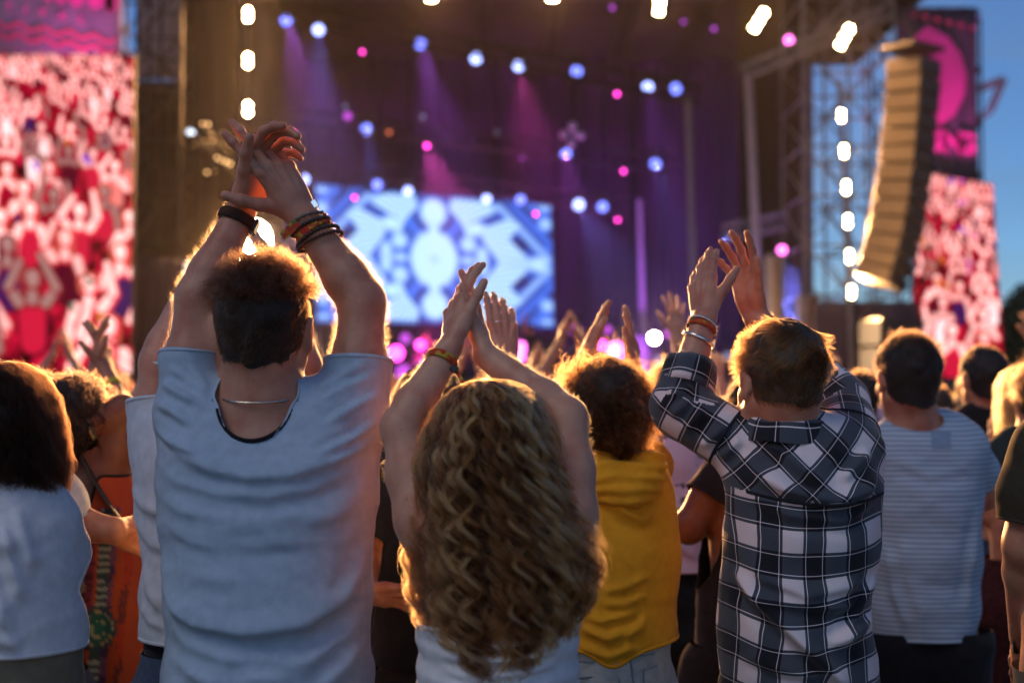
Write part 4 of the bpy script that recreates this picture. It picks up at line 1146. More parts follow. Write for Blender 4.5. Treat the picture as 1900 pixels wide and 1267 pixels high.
    short_hair(p, hm, HB_BROWN, 10000, .034, .015, None, .5, 30, (.022, -.055, .105), .007, .004, [-.055, -.050, -.04, -.02, .04, .062, .075], .14, k=12, stiff=.72, lift=.18, sidez=.0, r0=.00036)
    arm_fuzz(p, n=3500, L=.008, mat=hairmat((.5, .3, .15)))
    return p

# ------------------------------------------------------------------ ground
def ground():
    m, nt, b = mat_new("trampled_grass")
    n, bp, tc = noise_bump(nt, b, 9, .8, 8, .03)
    mx = vary(nt, b, (.045, .05, .018), 2.2, .5, (.075, .052, .030), 8, tc)
    b.inputs["Roughness"].default_value = .95
    mb = MB(); n_ = 60; X = np.linspace(-1, 1, n_); X = np.sign(X) * np.abs(X) ** 2.5 * 500
    V = np.array([[x, y + 20, .02 * vnoise(np.array([[x * .8, y * .8, 0]]))[0] if abs(x) < 60 and abs(y) < 60 else 0] for y in X for x in X])
    F = np.array([(j * n_ + i, j * n_ + i + 1, (j + 1) * n_ + i + 1, (j + 1) * n_ + i) for j in range(n_ - 1) for i in range(n_ - 1)])
    tag(make_mesh("ground", V, F, m), kind="structure")
    # tufts of grass near the feet
    r = np.random.default_rng(5); n = 9000
    p = np.stack([r.uniform(-4, 4, n), r.uniform(2, 9, n), np.full(n, .0)], 1); d = unit_rows(r.normal(size=(n, 3)) * .5 + [0, 0, 1])
    pts = grow(p, d, .04 + .05 * r.random(n), 4, None, 1, .1, .2, 20)
    m2, nt2, b2 = mat_new("grass_blade"); b2.inputs["Base Color"].default_value = (.06, .09, .02, 1)
    c = bpy.data.hair_curves.new("grass"); c.add_curves([4] * n); c.attributes["position"].data.foreach_set("vector", pts.astype(np.float32).ravel())
    ra = c.attributes.get("radius") or c.attributes.new("radius", 'FLOAT', 'POINT'); ra.data.foreach_set("value", np.tile([.002, .0018, .0012, .0004], n).astype(np.float32))
    c.materials.append(m2); o = bpy.data.objects.new("grass", c); link(o); o["kind"] = "stuff"

BLACKM = plain((.012, .010, .013), .55, "black_metal", .1, 30)
GREYM = plain((.16, .16, .17), .42, "grey_aluminium", .1, 30)
DRAPE = plain((.014, .010, .016), 1.0, "black_drape", .6, 6)
PURPD = plain((.055, .018, .075), .9, "stage_backcloth", .5, 3)

def truss(name, label, a, b, w=.45, bays=None, mat=None, r=.03, cat="truss", group=None, up=(0, 0, 1), h=None, parent=None):
    """four chords with zigzag bracing between a and b"""
    a = np.array(a, float); b = np.array(b, float); ax = unit(b - a); L = np.linalg.norm(b - a)
    u = unit(np.cross(ax, up)) if abs(ax @ np.array(up)) < .95 else np.array([1., 0, 0]); v = np.cross(ax, u); h = h or w
    c = [(-.5, -.5), (.5, -.5), (.5, .5), (-.5, .5)]; bays = bays or max(2, int(L / (w * 1.3)))
    mat = mat or GREYM
    root = parent
    if parent is None: root = thing(name, label, cat, group, tuple(a))
    cn = [x * w * u + y * h * v for x, y in c]
    for q in cn:
        m = MB(); m.tube(a + q, b + q, r, 8); m.build("chord", mat, root)
    m = MB()
    for i in range(bays):
        t0, t1 = i / bays, (i + 1) / bays
        for j in range(4):
            p, q = cn[j], cn[(j + 1) % 4]; s0, s1 = a + (b - a) * t0, a + (b - a) * t1
            m.tube(s0 + p, s1 + q, r * .5, 5, None, False) if i % 2 else m.tube(s0 + q, s1 + p, r * .5, 5, None, False)
            m.tube(s0 + p, s0 + q, r * .5, 5, None, False)
    o = m.build("bracing", mat, root); o["kind"] = "stuff"
    return root

def disc(m, c, n, r, k=18):
    n = unit(n); u = unit(np.cross(n, [0, 0, 1] if abs(n[2]) < .9 else [1, 0, 0])); v = np.cross(n, u)
    return m.add([c + r * (cos(2 * pi * i / k) * u + sin(2 * pi * i / k) * v) for i in range(k)], [tuple(range(k))])
def dirto(p, t=(0, 3, 1.5)): return unit(np.array(t, float) - p)
_cans = {}
def can_lamp(pos, r, mat, label, group, aim, cat="stage lamp", halo=None):
    """moving head: lens, drum, yoke and base hanging from the rig"""
    t = thing("stage_lamp", label, cat, group, tuple(pos)); n = unit(aim); pos = np.array(pos)
    b = -n
    m = MB(); m.tube(pos - n * .02, pos + b * r * 2.2, r * 1.12, 16, r * .9); m.build("lamp_housing", BLACKM, t)
    m = MB(); disc(m, pos + n * .004 + n * .0, n, r * .98, 20); m.build("lens", mat, t)
    m = MB(); s = unit(np.cross(n, [0, 0, 1])); c = pos + b * r
    for sg in (-1, 1): m.tube(c + s * sg * r * 1.3, c + s * sg * r * 1.3 + np.array([0, 0, r * 2.2]), r * .14, 6)
    m.box(c + np.array([0, 0, r * 2.4]), (r * 2.9, r * 1.3, r * .6)); m.build("yoke", BLACKM, t)
    return t
def light(name, kind, pos, energy, col, size=.15, aim=None, cone=60, blend=.6, parent=None):
    l = bpy.data.lights.new(name, kind); l.energy = energy; l.color = col
    if kind in ('POINT', 'SPOT'): l.shadow_soft_size = size
    if kind == 'SPOT': l.spot_size = radians(cone); l.spot_blend = blend
    if kind == 'AREA': l.size = size
    o = bpy.data.objects.new(name, l); link(o); o.location = pos
    if aim is not None: o.rotation_euler = Vector(aim).to_track_quat('-Z', 'Y').to_euler()
    if parent is not None: o.parent = parent; o.location = np.array(pos) - np.array(parent.location)
    return o

BLUE_E = emit((.17, .22, 1.0), 3.2, "blue_lens"); BLUEW_E = emit((.34, .42, 1.0), 4.5, "pale_blue_lens"); MAG_E = emit((1.0, .05, .55), 9, "magenta_lens")
MAGW_E = emit((1.0, .16, .70), 5, "bright_magenta_lens"); WARM_E = emit((1.0, .66, .30), 120, "warm_lamp", "NONE"); DIMV_E = emit((.35, .05, .45), 2.2, "dim_violet_lens"); DIMB_E = emit((.35, .35, .6), .8, "dim_lens"); ORNG_E = emit((1.0, .22, .08), 2, "orange_lens")
HOT_E = emit((1.0, .78, .52), 260, "hot_lamp", "NONE")

# ------------------------------------------------------------------ LED walls (content = vertex colours on the flat screen)
def screen_mat(name, strength):
    m = bpy.data.materials.new(name); m.use_nodes = True; nt = m.node_tree; nt.nodes.clear()
    o = nt.nodes.new("ShaderNodeOutputMaterial"); e = nt.nodes.new("ShaderNodeEmission"); a = N(nt, "ShaderNodeAttribute", attribute_name="pixels")
    e.inputs[1].default_value = strength; nt.links.new(a.outputs["Color"], e.inputs[0]); nt.links.new(e.outputs[0], o.inputs[0]); m.cycles.emission_sampling = 'NONE'; return m
def led_wall(name, label, corners, img, strength, frame_mat, group=None, depth=.5, fr=.25):
    """corners: tl, tr, br, bl ; img (h, w, 3) linear colour"""
    tl, tr, br, bl = [np.array(c, float) for c in corners]; h, w_, _ = img.shape
    t = thing(name, label, "video screen", group, tuple(bl))
    v, u = np.meshgrid(np.linspace(0, 1, h), np.linspace(0, 1, w_), indexing='ij'); u = u[..., None]; v = v[..., None]
    V = (tl * (1 - u) + tr * u) * (1 - v) + (bl * (1 - u) + br * u) * v; V = V.reshape(-1, 3)
    F = (np.arange(h - 1)[:, None] * w_ + np.arange(w_ - 1)[None, :]).ravel(); F = np.stack([F, F + w_, F + w_ + 1, F + 1], 1)
    o = make_mesh("screen", V, F, screen_mat("led_pixels", strength), t, False)
    at = o.data.color_attributes.new("pixels", 'FLOAT_COLOR', 'POINT'); C4 = np.ones((len(V), 4), np.float32); C4[:, :3] = img.reshape(-1, 3); at.data.foreach_set("color", C4.ravel())
    n = unit(np.cross(tr - tl, bl - tl)); n = n if n[1] > 0 else -n
    cen = (tl + tr + br + bl) / 4; big = [cen + (c - cen) * 1.012 for c in (tl, tr, br, bl)]
    m = MB(); A = [c + n * .02 for c in big]; B = [c + n * depth for c in big]
    m.add(A + B, [(0, 1, 2, 3), (7, 6, 5, 4), (0, 4, 5, 1), (1, 5, 6, 2), (2, 6, 7, 3), (3, 7, 4, 0)]); m.build("screen_cabinet", frame_mat, t)
    return t
def _blur(a, n):
    for ax in (0, 1):
        c = np.cumsum(np.concatenate([np.repeat(np.take(a, [0], ax), n + 1, ax), a, np.repeat(np.take(a, [-1], ax), n, ax)], ax), ax)
        a = (np.take(c, range(2 * n + 1, c.shape[ax]), ax) - np.take(c, range(0, c.shape[ax] - 2 * n - 1), ax)) / (2 * n + 1)
    return a
def kaleido(w_=520, h=300):
    y, x = np.meshgrid(np.linspace(-1, 1, h), np.linspace(-1, 1, w_), indexing='ij'); X = np.abs(x) * 1.72; Y = np.abs(y)
    S = [np.full((h, w_), .17)]
    def put(m, v): S[0] = S[0] * (1 - m) + v * m
    def blob(cx, cy, rx, ry, v=1.0, e=.10):
        q = np.sqrt(((X - cx) / rx) ** 2 + ((Y - cy) / ry) ** 2) - 1; put(np.clip(.5 - q * min(rx, ry) / e, 0, 1), v)
    def bar(x0, y0, x1, y1, w2, v, e=.04):
        dx, dy = x1 - x0, y1 - y0; t = np.clip(((X - x0) * dx + (Y - y0) * dy) / (dx * dx + dy * dy), 0, 1); D = np.hypot(X - x0 - t * dx, Y - y0 - t * dy) - w2; put(np.clip(.5 - D / e, 0, 1), v)
    def poly(pts, v):
        ins = np.zeros((h, w_), bool); n = len(pts)
        for i in range(n):
            (x0, y0), (x1, y1) = pts[i], pts[(i + 1) % n]; c = ((y0 > Y) != (y1 > Y)) & (X < (x1 - x0) * (Y - y0) / (y1 - y0 + 1e-9) + x0); ins ^= c
        put(_blur(ins.astype(float), 2), v)
    hexa = (X * .62 + Y * .80)
    put(((hexa > 1.33) | (Y > .985)).astype(float), 0.0)
    # dark holes, net and bars
    for cx, cy, rx, ry in ((1.22, .30, .17, .09), (.22, .50, .12, .10), (.98, .22, .0, .0)):
        if rx: blob(cx, cy, rx, ry, .02, .08)
    bar(.18, .34, .42, .62, .07, .36); bar(1.66, .10, .96, .88, .055, .62); bar(1.80, .22, 1.06, 1.02, .065, .30); bar(1.70, .22, .98, 1.0, .012, .10)
    ribs = .86 + .16 * np.sin(np.arctan2(Y - .35, X - .35) * 52)
    poly([(.95, -.01), (.70, .34), (.76, .54), (1.10, .70), (1.27, .60), (1.10, .38), (1.32, .14), (1.42, -.01)], ribs)
    poly([(.98, .86), (.60, .97), (.28, .98), (.22, .78), (.40, .58), (.60, .62), (.86, .76)], .86 + .16 * np.sin(np.arctan2(Y - .5, X - .1) * 44))
    blob(.62, .50, .15, .11); bar(.45, .62, .52, .42, .05, .9)
    blob(0, .70, .19, .22); bar(0, .40, 0, .55, .07, .95); blob(0, 0, .345, .43, 1.0, .09); blob(0, 0, .05, .05, .78, .1)
    for q in ((.50, .255, .115, .12), (.70, .115, .085, .11), (.70, .01, .07, .05), (.49, .0, .10, .065)): blob(*q, .92)
    blob(1.32, .0, .32, .09, .80, .12); blob(1.53, .04, .11, .08, .92); blob(1.62, .22, .05, .05, .5)
    for q in ((1.62, .93, .12, .075, .85), (1.43, .95, .075, .085, .45), (1.20, .97, .05, .05, .28), (1.63, .66, .10, .11, .8), (1.55, .79, .10, .06, .4), (.85, .93, .04, .04, .4)): blob(*q)
    S[0] = np.where(Y > .93, S[0] * (.55 + .35 * np.sin(X * 75)), S[0])
    lum = _blur(S[0], 1); l = lum[..., None]
    dark = np.array([.012, .012, .05]); mid = np.array([.05, .17, .86]); hi = np.array([.52, .84, 1.0])
    return np.where(l < .35, dark + (mid - dark) * (l / .35), mid + (hi - mid) * ((l - .35) / .65))
def crowd_pic(w_=200, h=480, seed=1):
    """broadcast picture of a red lit crowd: people drawn as flat figures, bigger towards the bottom"""
    r = np.random.default_rng(seed); y, x = np.meshgrid(np.arange(h), np.arange(w_), indexing='ij')
    nz = fbm(np.stack([x.ravel() / 11, y.ravel() / 16, 0 * x.ravel()], 1), 3, seed).reshape(h, w_)
    img = np.array([.26, .002, .02]) * np.clip(1.0 + 1.5 * nz, .05, 2.6)[..., None]
    def cap(x0, y0, x1, y1, ra, rb, col, e=1.6):
        M = max(ra, rb) + 3; lo = int(max(0, min(y0, y1) - M)); hi_ = int(min(h, max(y0, y1) + M)); l2 = int(max(0, min(x0, x1) - M)); h2 = int(min(w_, max(x0, x1) + M))
        if hi_ <= lo or h2 <= l2: return
        yy, xx = y[lo:hi_, l2:h2], x[lo:hi_, l2:h2]; dx, dy = x1 - x0, y1 - y0; t = np.clip(((xx - x0) * dx + (yy - y0) * dy) / (dx * dx + dy * dy + 1e-6), 0, 1)
        D = np.hypot(xx - x0 - t * dx, yy - y0 - t * dy) - (ra + (rb - ra) * t); a = np.clip(.5 - D / e, 0, 1)[..., None]; img[lo:hi_, l2:h2] = img[lo:hi_, l2:h2] * (1 - a) + np.array(col) * a
    def flesh(x0, y0, x1, y1, ra, rb, b):
        cap(x0 + ra * .18, y0 + ra * .25, x1 + rb * .18, y1 + rb * .25, ra * 1.22, rb * 1.22, np.array([1.0, .06, .10]) * min(b, 1)); cap(x0, y0, x1, y1, ra * .86, rb * .86, np.array([1.4, .88, .80]) * b, 2.2)
    yy, s = 4, 3.3; rows = []
    while yy < h * 1.0: rows.append((yy, s)); yy += s * 3.3; s *= 1.14
    for yy, s in rows:
        for x0 in np.arange(-s, w_ + s, s * 4.7) + r.uniform(-s, s):
            if r.random() < .12: continue
            X = x0 + r.normal() * s * .6; Y = yy + r.normal() * s * .7; b = r.choice([1.0, .72, .25], p=[.5, .25, .25])
            top = [(.30, .0, .02), (.08, .0, .015), (.55, .01, .05), (1.3, 1.0, 1.0), (.04, .01, .10), (.85, .25, .22)][r.choice(6, p=[.27, .27, .20, .13, .07, .06])]
            cap(X, Y + s * 2.6, X + s * .2, Y + s * 5.5, s * 1.35, s * 1.2, (.03, .0, .01)); cap(X, Y + s * 2.9, X + s * .1, Y + s * 5.5, s * 1.1, s * 1.0, top)
            cap(X, Y + s * .1, X, Y + s * (.1 + 1.2 * r.random()), s * .95, s * .9, [(.10, .0, .02), (.25, .01, .02), (.5, .10, .06)][r.integers(3)])
            flesh(X, Y + s * 1.0, X, Y + s * 1.9, s * .3, s * .55, b)
            for sg in (-1, 1):
                k = r.random(); sh = (X + sg * s * 1.05, Y + s * 2.2)
                if k < .42: e_ = (X + sg * s * 1.9, Y + s * .9); w2 = (X + sg * s * (.5 + r.random()), Y - s * (1.2 + r.random() * 1.2))
                elif k < .72: e_ = (X + sg * s * 1.7, Y + s * 3.6); w2 = (X + sg * s * .3, Y + s * 2.4)
                else: e_ = (X + sg * s * 1.5, Y + s * 3.8); w2 = (X + sg * s * 1.5, Y + s * 5.2)
                flesh(*sh, *e_, s * .48, s * .38, b); flesh(*e_, *w2, s * .38, s * .27, b)
            flesh(X, Y, X + s * .05, Y + s * .45, s * .62, s * .50, b * 1.1)
    for k in range(16):
        X, Y, s = r.uniform(0, w_), r.uniform(0, h), r.uniform(2, 5); c = [(.15, .05, .7), (.5, .04, .55), (.03, .16, .10), (.6, .22, .03)][r.integers(4)]; cap(X, Y, X + r.normal() * 8, Y + 8, s, s * .7, c)
    g = _blur(_blur(img, 3), 3) * np.array([1.0, .10, .16]); return np.clip(img * .92 + g * .30, 0, 1.6)

def build_stage():
    SD = 38.0
    # main structure -------------------------------------------------
    st = thing("concert_stage", "large dark open air concert stage with purple lit interior", "stage", None, (2, 44, 0))
    deck = 2.0
    m = MB(); m.box((2.0, 47, deck - .15), (22, 20, .3), None, .02); m.build("deck", plain((.03, .03, .032), .4, "black_stage_deck"), st)
    m = MB(); m.box((2.0, 37.1, 1.0), (22, .15, 1.7)); m.build("front_skirt", DRAPE, st)
    # back cloth with hanging folds
    xs = np.linspace(-9.5, 12.0, 220); zz = np.linspace(deck, 17, 14)
    V = np.array([[x, 56.5 + .22 * sin(x * 5.2) + .1 * sin(x * 11 + z * .3), z] for z in zz for x in xs]); F = np.array([(j * 220 + i, j * 220 + i + 1, (j + 1) * 220 + i + 1, (j + 1) * 220 + i) for j in range(13) for i in range(219)])
    make_mesh("backcloth", V, F, PURPD, st)
    # roof
    m = MB(); m.box((2.0, 47, 15.2), (24, 21, .25)); m.build("roof", plain((.02, .018, .018), .8, "roof_skin"), st)
    for i, x in enumerate(np.linspace(-8.5, 11.5, 9)):
        truss("", "", (x, 37, 14.7), (x, 57, 14.7), .45, 16, BLACKM, .035, parent=sub(st, "roof_beam", (x, 37, 14.7)))
    # side drapes: left dark column, right dark wing
    def drape(nm, x0, x1, y, y1, z0, z1, k=40):
        V = []; F = []
        for j, z in enumerate(np.linspace(z0, z1, 8)):
            for i in range(k):
                t = i / (k - 1); V.append([x0 + (x1 - x0) * t + .0, y + (y1 - y) * t + .10 * sin(t * 45), z])
        for j in range(7):
            for i in range(k - 1): F.append((j * k + i, j * k + i + 1, (j + 1) * k + i + 1, (j + 1) * k + i))
        o = make_mesh(nm, np.array(V), np.array(F), DRAPE, st); md = o.modifiers.new("thickness", 'SOLIDIFY'); md.thickness = .03; return o
    a, b = P(1392, 300, SD + 4)[0], P(1500, 300, SD + 1)[0]
    drape("side_drape", a, b, SD + 6, SD + 2, deck, 15)
    a, b = P(335, 300, SD)[0], P(428, 300, SD)[0]
    drape("side_drape", a, b, SD, SD + 1, deck + 3.2, 15); drape("side_drape", b, b + .2, SD + 1, SD + 12, deck, 15)
    # header truss over the front edge, sloping on the right
    truss("truss", "long header truss across the front edge of the stage roof carrying the lamps", P(420, -30, SD), P(1350, -30, SD), .6, 30, GREYM, .04, "truss")
    truss("truss", "sloping truss from the roof corner to the right scaffold tower", P(1380, 135, SD), P(1650, 20, SD), .35, 10, GREYM, .035, "truss")
    for i, (x0, y0, x1, y1, D, lb) in enumerate(((450, 15, 1300, 190, 44, "lighting truss with the upper row of blue lamps"), (520, 225, 1260, 320, 47, "lighting truss with the middle row of lamps"), (480, 300, 1180, 400, 51, "lighting truss just above the blue main screen"))):
        truss("truss", lb, P(x0, y0 - 12, D), P(x1, y1 - 12, D), .5, 26, BLACKM, .035, "lighting truss")
    # purple lit poles
    for x0, y0, x1, y1, D, rr, lb in ((1388, 140, 1415, 690, 40, .13, "tall pole at the right wing of the stage"), (1276, 180, 1292, 690, 44, .11, "tall pole between the drapes and the right wing"), (1186, 370, 1196, 690, 48, .10, "thin pole deep in the stage beside the blue screen"), (1455, 330, 1462, 690, 42, .08, "short thin pole by the right drape")):
        a, b = P(x0, y0, D), P(x1, y1, D); t = thing("support_pole", "grey steel " + lb, "pole", None, (b[0], b[1], deck)); b[2] = deck
        m = MB(); m.tube(a, b, rr, 12); m.build("shaft", plain((.30, .27, .30), .5, "galvanised_steel"), t); m = MB(); m.tube(b, b + [0, 0, .08], rr * 2.2, 12); m.build("foot_plate", BLACKM, t)
    # warm lit cloth strips at the right wing
    for x0, y0, x1, y1, w_, lb in ((1425, 470, 1450, 690, 34, "pale hanging cloth strip lit warm at the right wing of the stage"), (1498, 545, 1500, 690, 46, "pale rounded equipment cover at the right wing of the stage")):
        t = thing("cloth_panel", lb, "cloth", None, tuple(P(x0, y1, SD + .5))); m = MB(); c = P((x0 + x1) / 2, (y0 + y1) / 2, SD + .5); hh = P(0, y0, SD + .5)[2] - P(0, y1, SD + .5)[2]
        m.box(c, (w_ / FPX * SD, .25, hh), None, .1); o = m.build("cloth", plain((.5, .42, .36), .9, "canvas", .5, 4), t, True)
    truss("truss", "low blue lit truss across the right wing of the stage", P(1345, 432, 41), P(1480, 405, 41), .45, 6, GREYM, .05, "truss")
    # main led wall
    led_wall("video_wall", "wide blue video wall with kaleidoscope pattern at the back of the stage", [P(585, 340, 52), P(1022, 378, 52), P(1028, 608, 52), P(588, 598, 52)], kaleido(), 1.2, BLACKM)
    # side screens
    led_wall("video_screen", "tall red and white crowd video screen cut by the photo's left edge", [P(-160, 60, 35), P(247, 106, 35), P(243, 692, 35), P(-160, 692, 35)], crowd_pic(310, 500, 3), 1.0, DRAPE, depth=.12)
    led_wall("video_screen", "tall red crowd video screen hanging at the far right under the purple banner", [P(1712, 320, 40), P(1842, 342, 40), P(1864, 700, 40), P(1686, 700, 40)], crowd_pic(170, 400, 11), 1.0, DRAPE, depth=.12)

def sub(root, name, loc):
    o = bpy.data.objects.new(name, None); link(o, root); return o
def build_lamps():
    g = "lamps on the stage rig"
    # (px, py, depth, lens radius, material, where)
    BL = [(531, 38, 44, .17, BLUE_E, "dimmer blue lamp at the left end of the upper truss"), (591, 56, 44, .17, BLUEW_E, "bright blue lamp second from the left of the upper truss"), (780, 82, 44, .17, BLUE_E, "blue lamp third from the left of the upper truss"),
          (883, 109, 44, .17, BLUEW_E, "bright blue lamp in the middle of the upper truss"), (962, 123, 44, .16, BLUEW_E, "blue lamp right of the middle of the upper truss"), (1070, 133, 44, .17, BLUE_E, "blue lamp above the cluster of mirror balls"),
          (1202, 162, 44, .16, BLUEW_E, "bright blue lamp second from the right end of the upper truss"), (1254, 165, 44, .17, BLUE_E, "blue lamp at the far right end of the upper truss"),
          (680, 240, 47, .18, BLUE_E, "blue lamp at the left of the middle truss"), (1050, 286, 47, .18, BLUE_E, "blue lamp just below the mirror balls"), (1216, 305, 47, .18, BLUE_E, "blue lamp at the right end of the middle truss"),
          (564, 333, 50, .18, BLUEW_E, "blue lamp left of the top corner of the blue screen"), (700, 343, 50, .17, BLUE_E, "violet blue lamp over the top left of the blue screen"), (757, 355, 50, .16, BLUEW_E, "white blue lamp over the top edge of the blue screen, left part"),
          (903, 370, 50, .16, BLUEW_E, "white blue lamp over the top edge of the blue screen, right part"), (966, 371, 50, .17, BLUE_E, "violet lamp over the top right of the blue screen"), (1074, 380, 50, .19, BLUEW_E, "bright blue lamp just right of the blue screen"),
          (1118, 384, 50, .18, BLUE_E, "paler blue lamp second to the right of the blue screen"), (445, 212, 40, .06, BLUE_E, "small blue lamp beside the lowest warm lamp of the left column")]
    MG = [(672, 97, 45, .05, MAG_E, "small magenta lamp under the upper truss, left"), (1145, 175, 45, .06, MAG_E, "small magenta lamp under the upper truss, right"), (544, 247, 46, .05, MAG_E, "small magenta lamp beside the raised hands of the man in grey"),
          (792, 271, 47, .07, MAG_E, "small magenta lamp at the centre of the middle truss"), (969, 294, 48, .05, DIMV_E, "dim magenta lamp left of the mirror balls"), (1157, 318, 48, .06, MAG_E, "small magenta lamp left of the right middle blue lamp"),
          (658, 367, 50, .06, MAG_E, "small pink lamp over the left part of the blue screen"), (994, 397, 50, .06, MAG_E, "small pink lamp over the right top corner of the blue screen"), (1146, 408, 50, .06, MAG_E, "small magenta lamp right of the pair of blue lamps"),
          (1464, 75, 38, .12, MAGW_E, "large bright magenta lamp on the sloping truss"), (1451, 464, 40, .13, MAGW_E, "large bright magenta lamp low by the right wing"), (1268, 41, 42, .06, DIMV_E, "dim violet lamp under the roof, middle"),
          (1136, 15, 42, .07, DIMV_E, "dim violet lamp at the top of the roof, left"), (1325, 54, 42, .07, DIMV_E, "dim violet lamp under the roof, right"), (645, 216, 46, .13, DIMV_E, "wide dim violet lamp above the left middle blue lamp"),
          (722, 246, 47, .06, ORNG_E, "small dull orange lamp on the middle truss"), (640, 198, 46, .06, DIMB_E, "unlit grey lamp with faint added glow over the wide violet lamp"), (785, 217, 46, .07, DIMB_E, "unlit grey lamp with faint added glow on the middle truss, centre"), (922, 247, 47, .07, DIMB_E, "unlit grey lamp with faint added glow on the middle truss, right")]  # unlit grey lenses get a faint glow in place of reflections
    for px, py, D, r, mt, lb in BL + MG:
        pos = P(px, py, D); can_lamp(pos, r, mt, lb, g, dirto(pos, (random.uniform(-2, 2), 10, 1)))
    # mirror balls: pale clusters
    for px, py, r in ((1062, 234, .15), (1046, 250, .14), (1078, 252, .13), (1060, 268, .13), (1066, 250, .10)):
        c = P(px, py, 46); t = thing("mirror_ball", {234: "top mirror ball of the cluster under the upper truss", 250: "mirror ball of the cluster, " + ("left" if px < 1050 else "in the middle" if px < 1070 else ""), 252: "mirror ball at the right of the cluster", 268: "lowest mirror ball of the cluster"}[py].replace("cluster, ", "cluster hung "), "mirror ball", "mirror balls under the truss", tuple(c))
        m = MB(); k = 14; V = []; F = []
        for i in range(9):
            for j in range(k): V.append(c + r * np.array([sin(pi * (i + .5) / 9) * cos(2 * pi * j / k), sin(pi * (i + .5) / 9) * sin(2 * pi * j / k), cos(pi * (i + .5) / 9)]))
        for i in range(8):
            for j in range(k): F.append((i * k + j, (i + 1) * k + j, (i + 1) * k + (j + 1) % k, i * k + (j + 1) % k))
        m.add(V, F); m.build("ball", metal((.85, .85, .95), .5, "mirror_facets"), t); m = MB(); m.tube(c + [0, 0, r], c + [0, 0, r + 2.0], .01, 5); m.build("cord", BLACKM, t)
    # blinders --------------------------------------------------------
    def blinder(px, py, D, lb, cells, r=.15, tilt=0., mt=WARM_E, en=1500, col=(1, .47, .16), grp="warm blinder lamps", cl=None, gap=.27, aim=(0, 3, 1.6)):
        pos = P(px, py, D); t = thing("blinder_lamp", lb, "stage lamp", grp, tuple(pos)); n = dirto(pos, aim)
        a = unit(np.array([sin(tilt), 0, cos(tilt)])); q0 = -(cells - 1) / 2
        m = MB(); R_ = np.stack([unit(np.cross(n, a)), n, a], 1); m.box(pos - n * .12, (r * 2.6, .2, gap * cells + .1), R_, .02); m.build("housing", BLACKM, t)
        for i in range(cells):
            m = MB(); disc(m, pos + a * gap * (q0 + i) + n * .0, n, r, 20); m.build("bulb_face", mt, t)
        if en: light("blinder_light", 'SPOT', pos + n * .15, en * 1.7, col, .18, n, 150, .8, t)
        return t
    for i, y in enumerate((28, 113, 203)): blinder(460, y, 38, ("topmost", "middle", "lowest")[i] + " warm double lamp of the left column", 2, .08, 0, WARM_E, 9000, gap=.19)
    t = thing("lamp_mast", "thin black mast carrying the left column of warm lamps", "mast", None, tuple(P(460, -40, 38.25)))
    b = P(462, 400, 38.3); m = MB(); m.tube(P(459, -60, 38.3), P(461, 216, 38.3), .05, 8); m.build("tube", BLACKM, t)
    names = ("topmost", "second", "third", "fourth", "fifth", "lowest")
    for i, (x, y) in enumerate(((1561, 215), (1566, 281), (1570, 348), (1573, 411), (1576, 476), (1580, 542))): blinder(x, y, 37, names[i] + " warm double lamp of the right column", 2, .06, 0, WARM_E, 2600, gap=.17)
    t = thing("lamp_mast", "slanting mast carrying the right column of warm lamps", "mast", None, tuple(P(1584, 690, 37.3)))
    m = MB(); m.tube(P(1558, 150, 37.3), P(1582, 700, 37.3), .07, 8); m.build("tube", GREYM, t)
    for (x, y, ti, lb, en, D) in ((1224, 6, .10, "warm bar lamp at the top edge, left of two bars", 5000, 37.5), (1408, 39, .55, "tilted warm bar lamp left of the magenta lamp", 7000, 37.5), (1567, 70, .52, "tilted warm bar lamp on the right scaffold tower", 7000, 37)): blinder(x, y, D, lb, 3, .10, ti, WARM_E, en, gap=.24)
    for (x, lb) in ((800, "warm lamp just above the top edge, left"), (1025, "warm lamp just above the top edge, right")): blinder(x, -12, 37.5, lb, 2, .12, 0, WARM_E, 9000)
    # follow spot, low on the stage and the hot lamp right behind the man's head
    blinder(1214, 627, 40, "round white lamp low on the stage between yellow and plaid", 1, .13, 0, HOT_E, 6000, (1, .6, .3), None)
    blinder(466, 470, 30, "hot white lamp right behind the head of the man in grey", 2, .40, 0, HOT_E, 34000, (1, .46, .16), None, aim=(-.9, 2.4, 1.7), gap=.6)
    blinder(576, 657, 34, "hot white lamp just beside the ear of the man in grey", 1, .17, 0, HOT_E, 5000, (1, .5, .2), None, aim=(-.6, 2.4, 1.6))
    # low stage lamps, violet and magenta, with stands
    for i, (x, y, r, mt, lb) in enumerate(((735, 655, .22, MAG_E, "magenta floor lamp left of the drums"), (752, 628, .16, DIMV_E, "violet floor lamp over the magenta one"), (748, 690, .24, DIMV_E, "low violet floor lamp between man and woman"), (780, 640, .14, MAG_E, "pink lamp between the drums and the raised hands"),
                                      (966, 652, .30, MAGW_E, "bright pink floor lamp right of the ring hand"), (960, 690, .22, MAG_E, "magenta floor lamp under the bright pink one"), (1068, 612, .16, DIMV_E, "dim violet lamp left of the white lamp"), (1143, 650, .26, MAGW_E, "bright violet floor lamp over the afro"), (1128, 612, .12, DIMV_E, "small violet lamp over the bright violet one"),
                                      (1117, 640, .13, MAG_E, "small magenta lamp left of the bright violet one"), (1236, 620, .10, DIMV_E, "small violet lamp right of the white lamp"), (1222, 668, .13, DIMB_E, "dim pinkish lamp under the white lamp"), (1320, 700, .22, DIMV_E, "violet floor lamp behind the plaid sleeve"), (1350, 660, .12, DIMB_E, "dim lamp left of the plaid man's head"), (1010, 700, .22, MAG_E, "magenta floor lamp left of the afro"))):
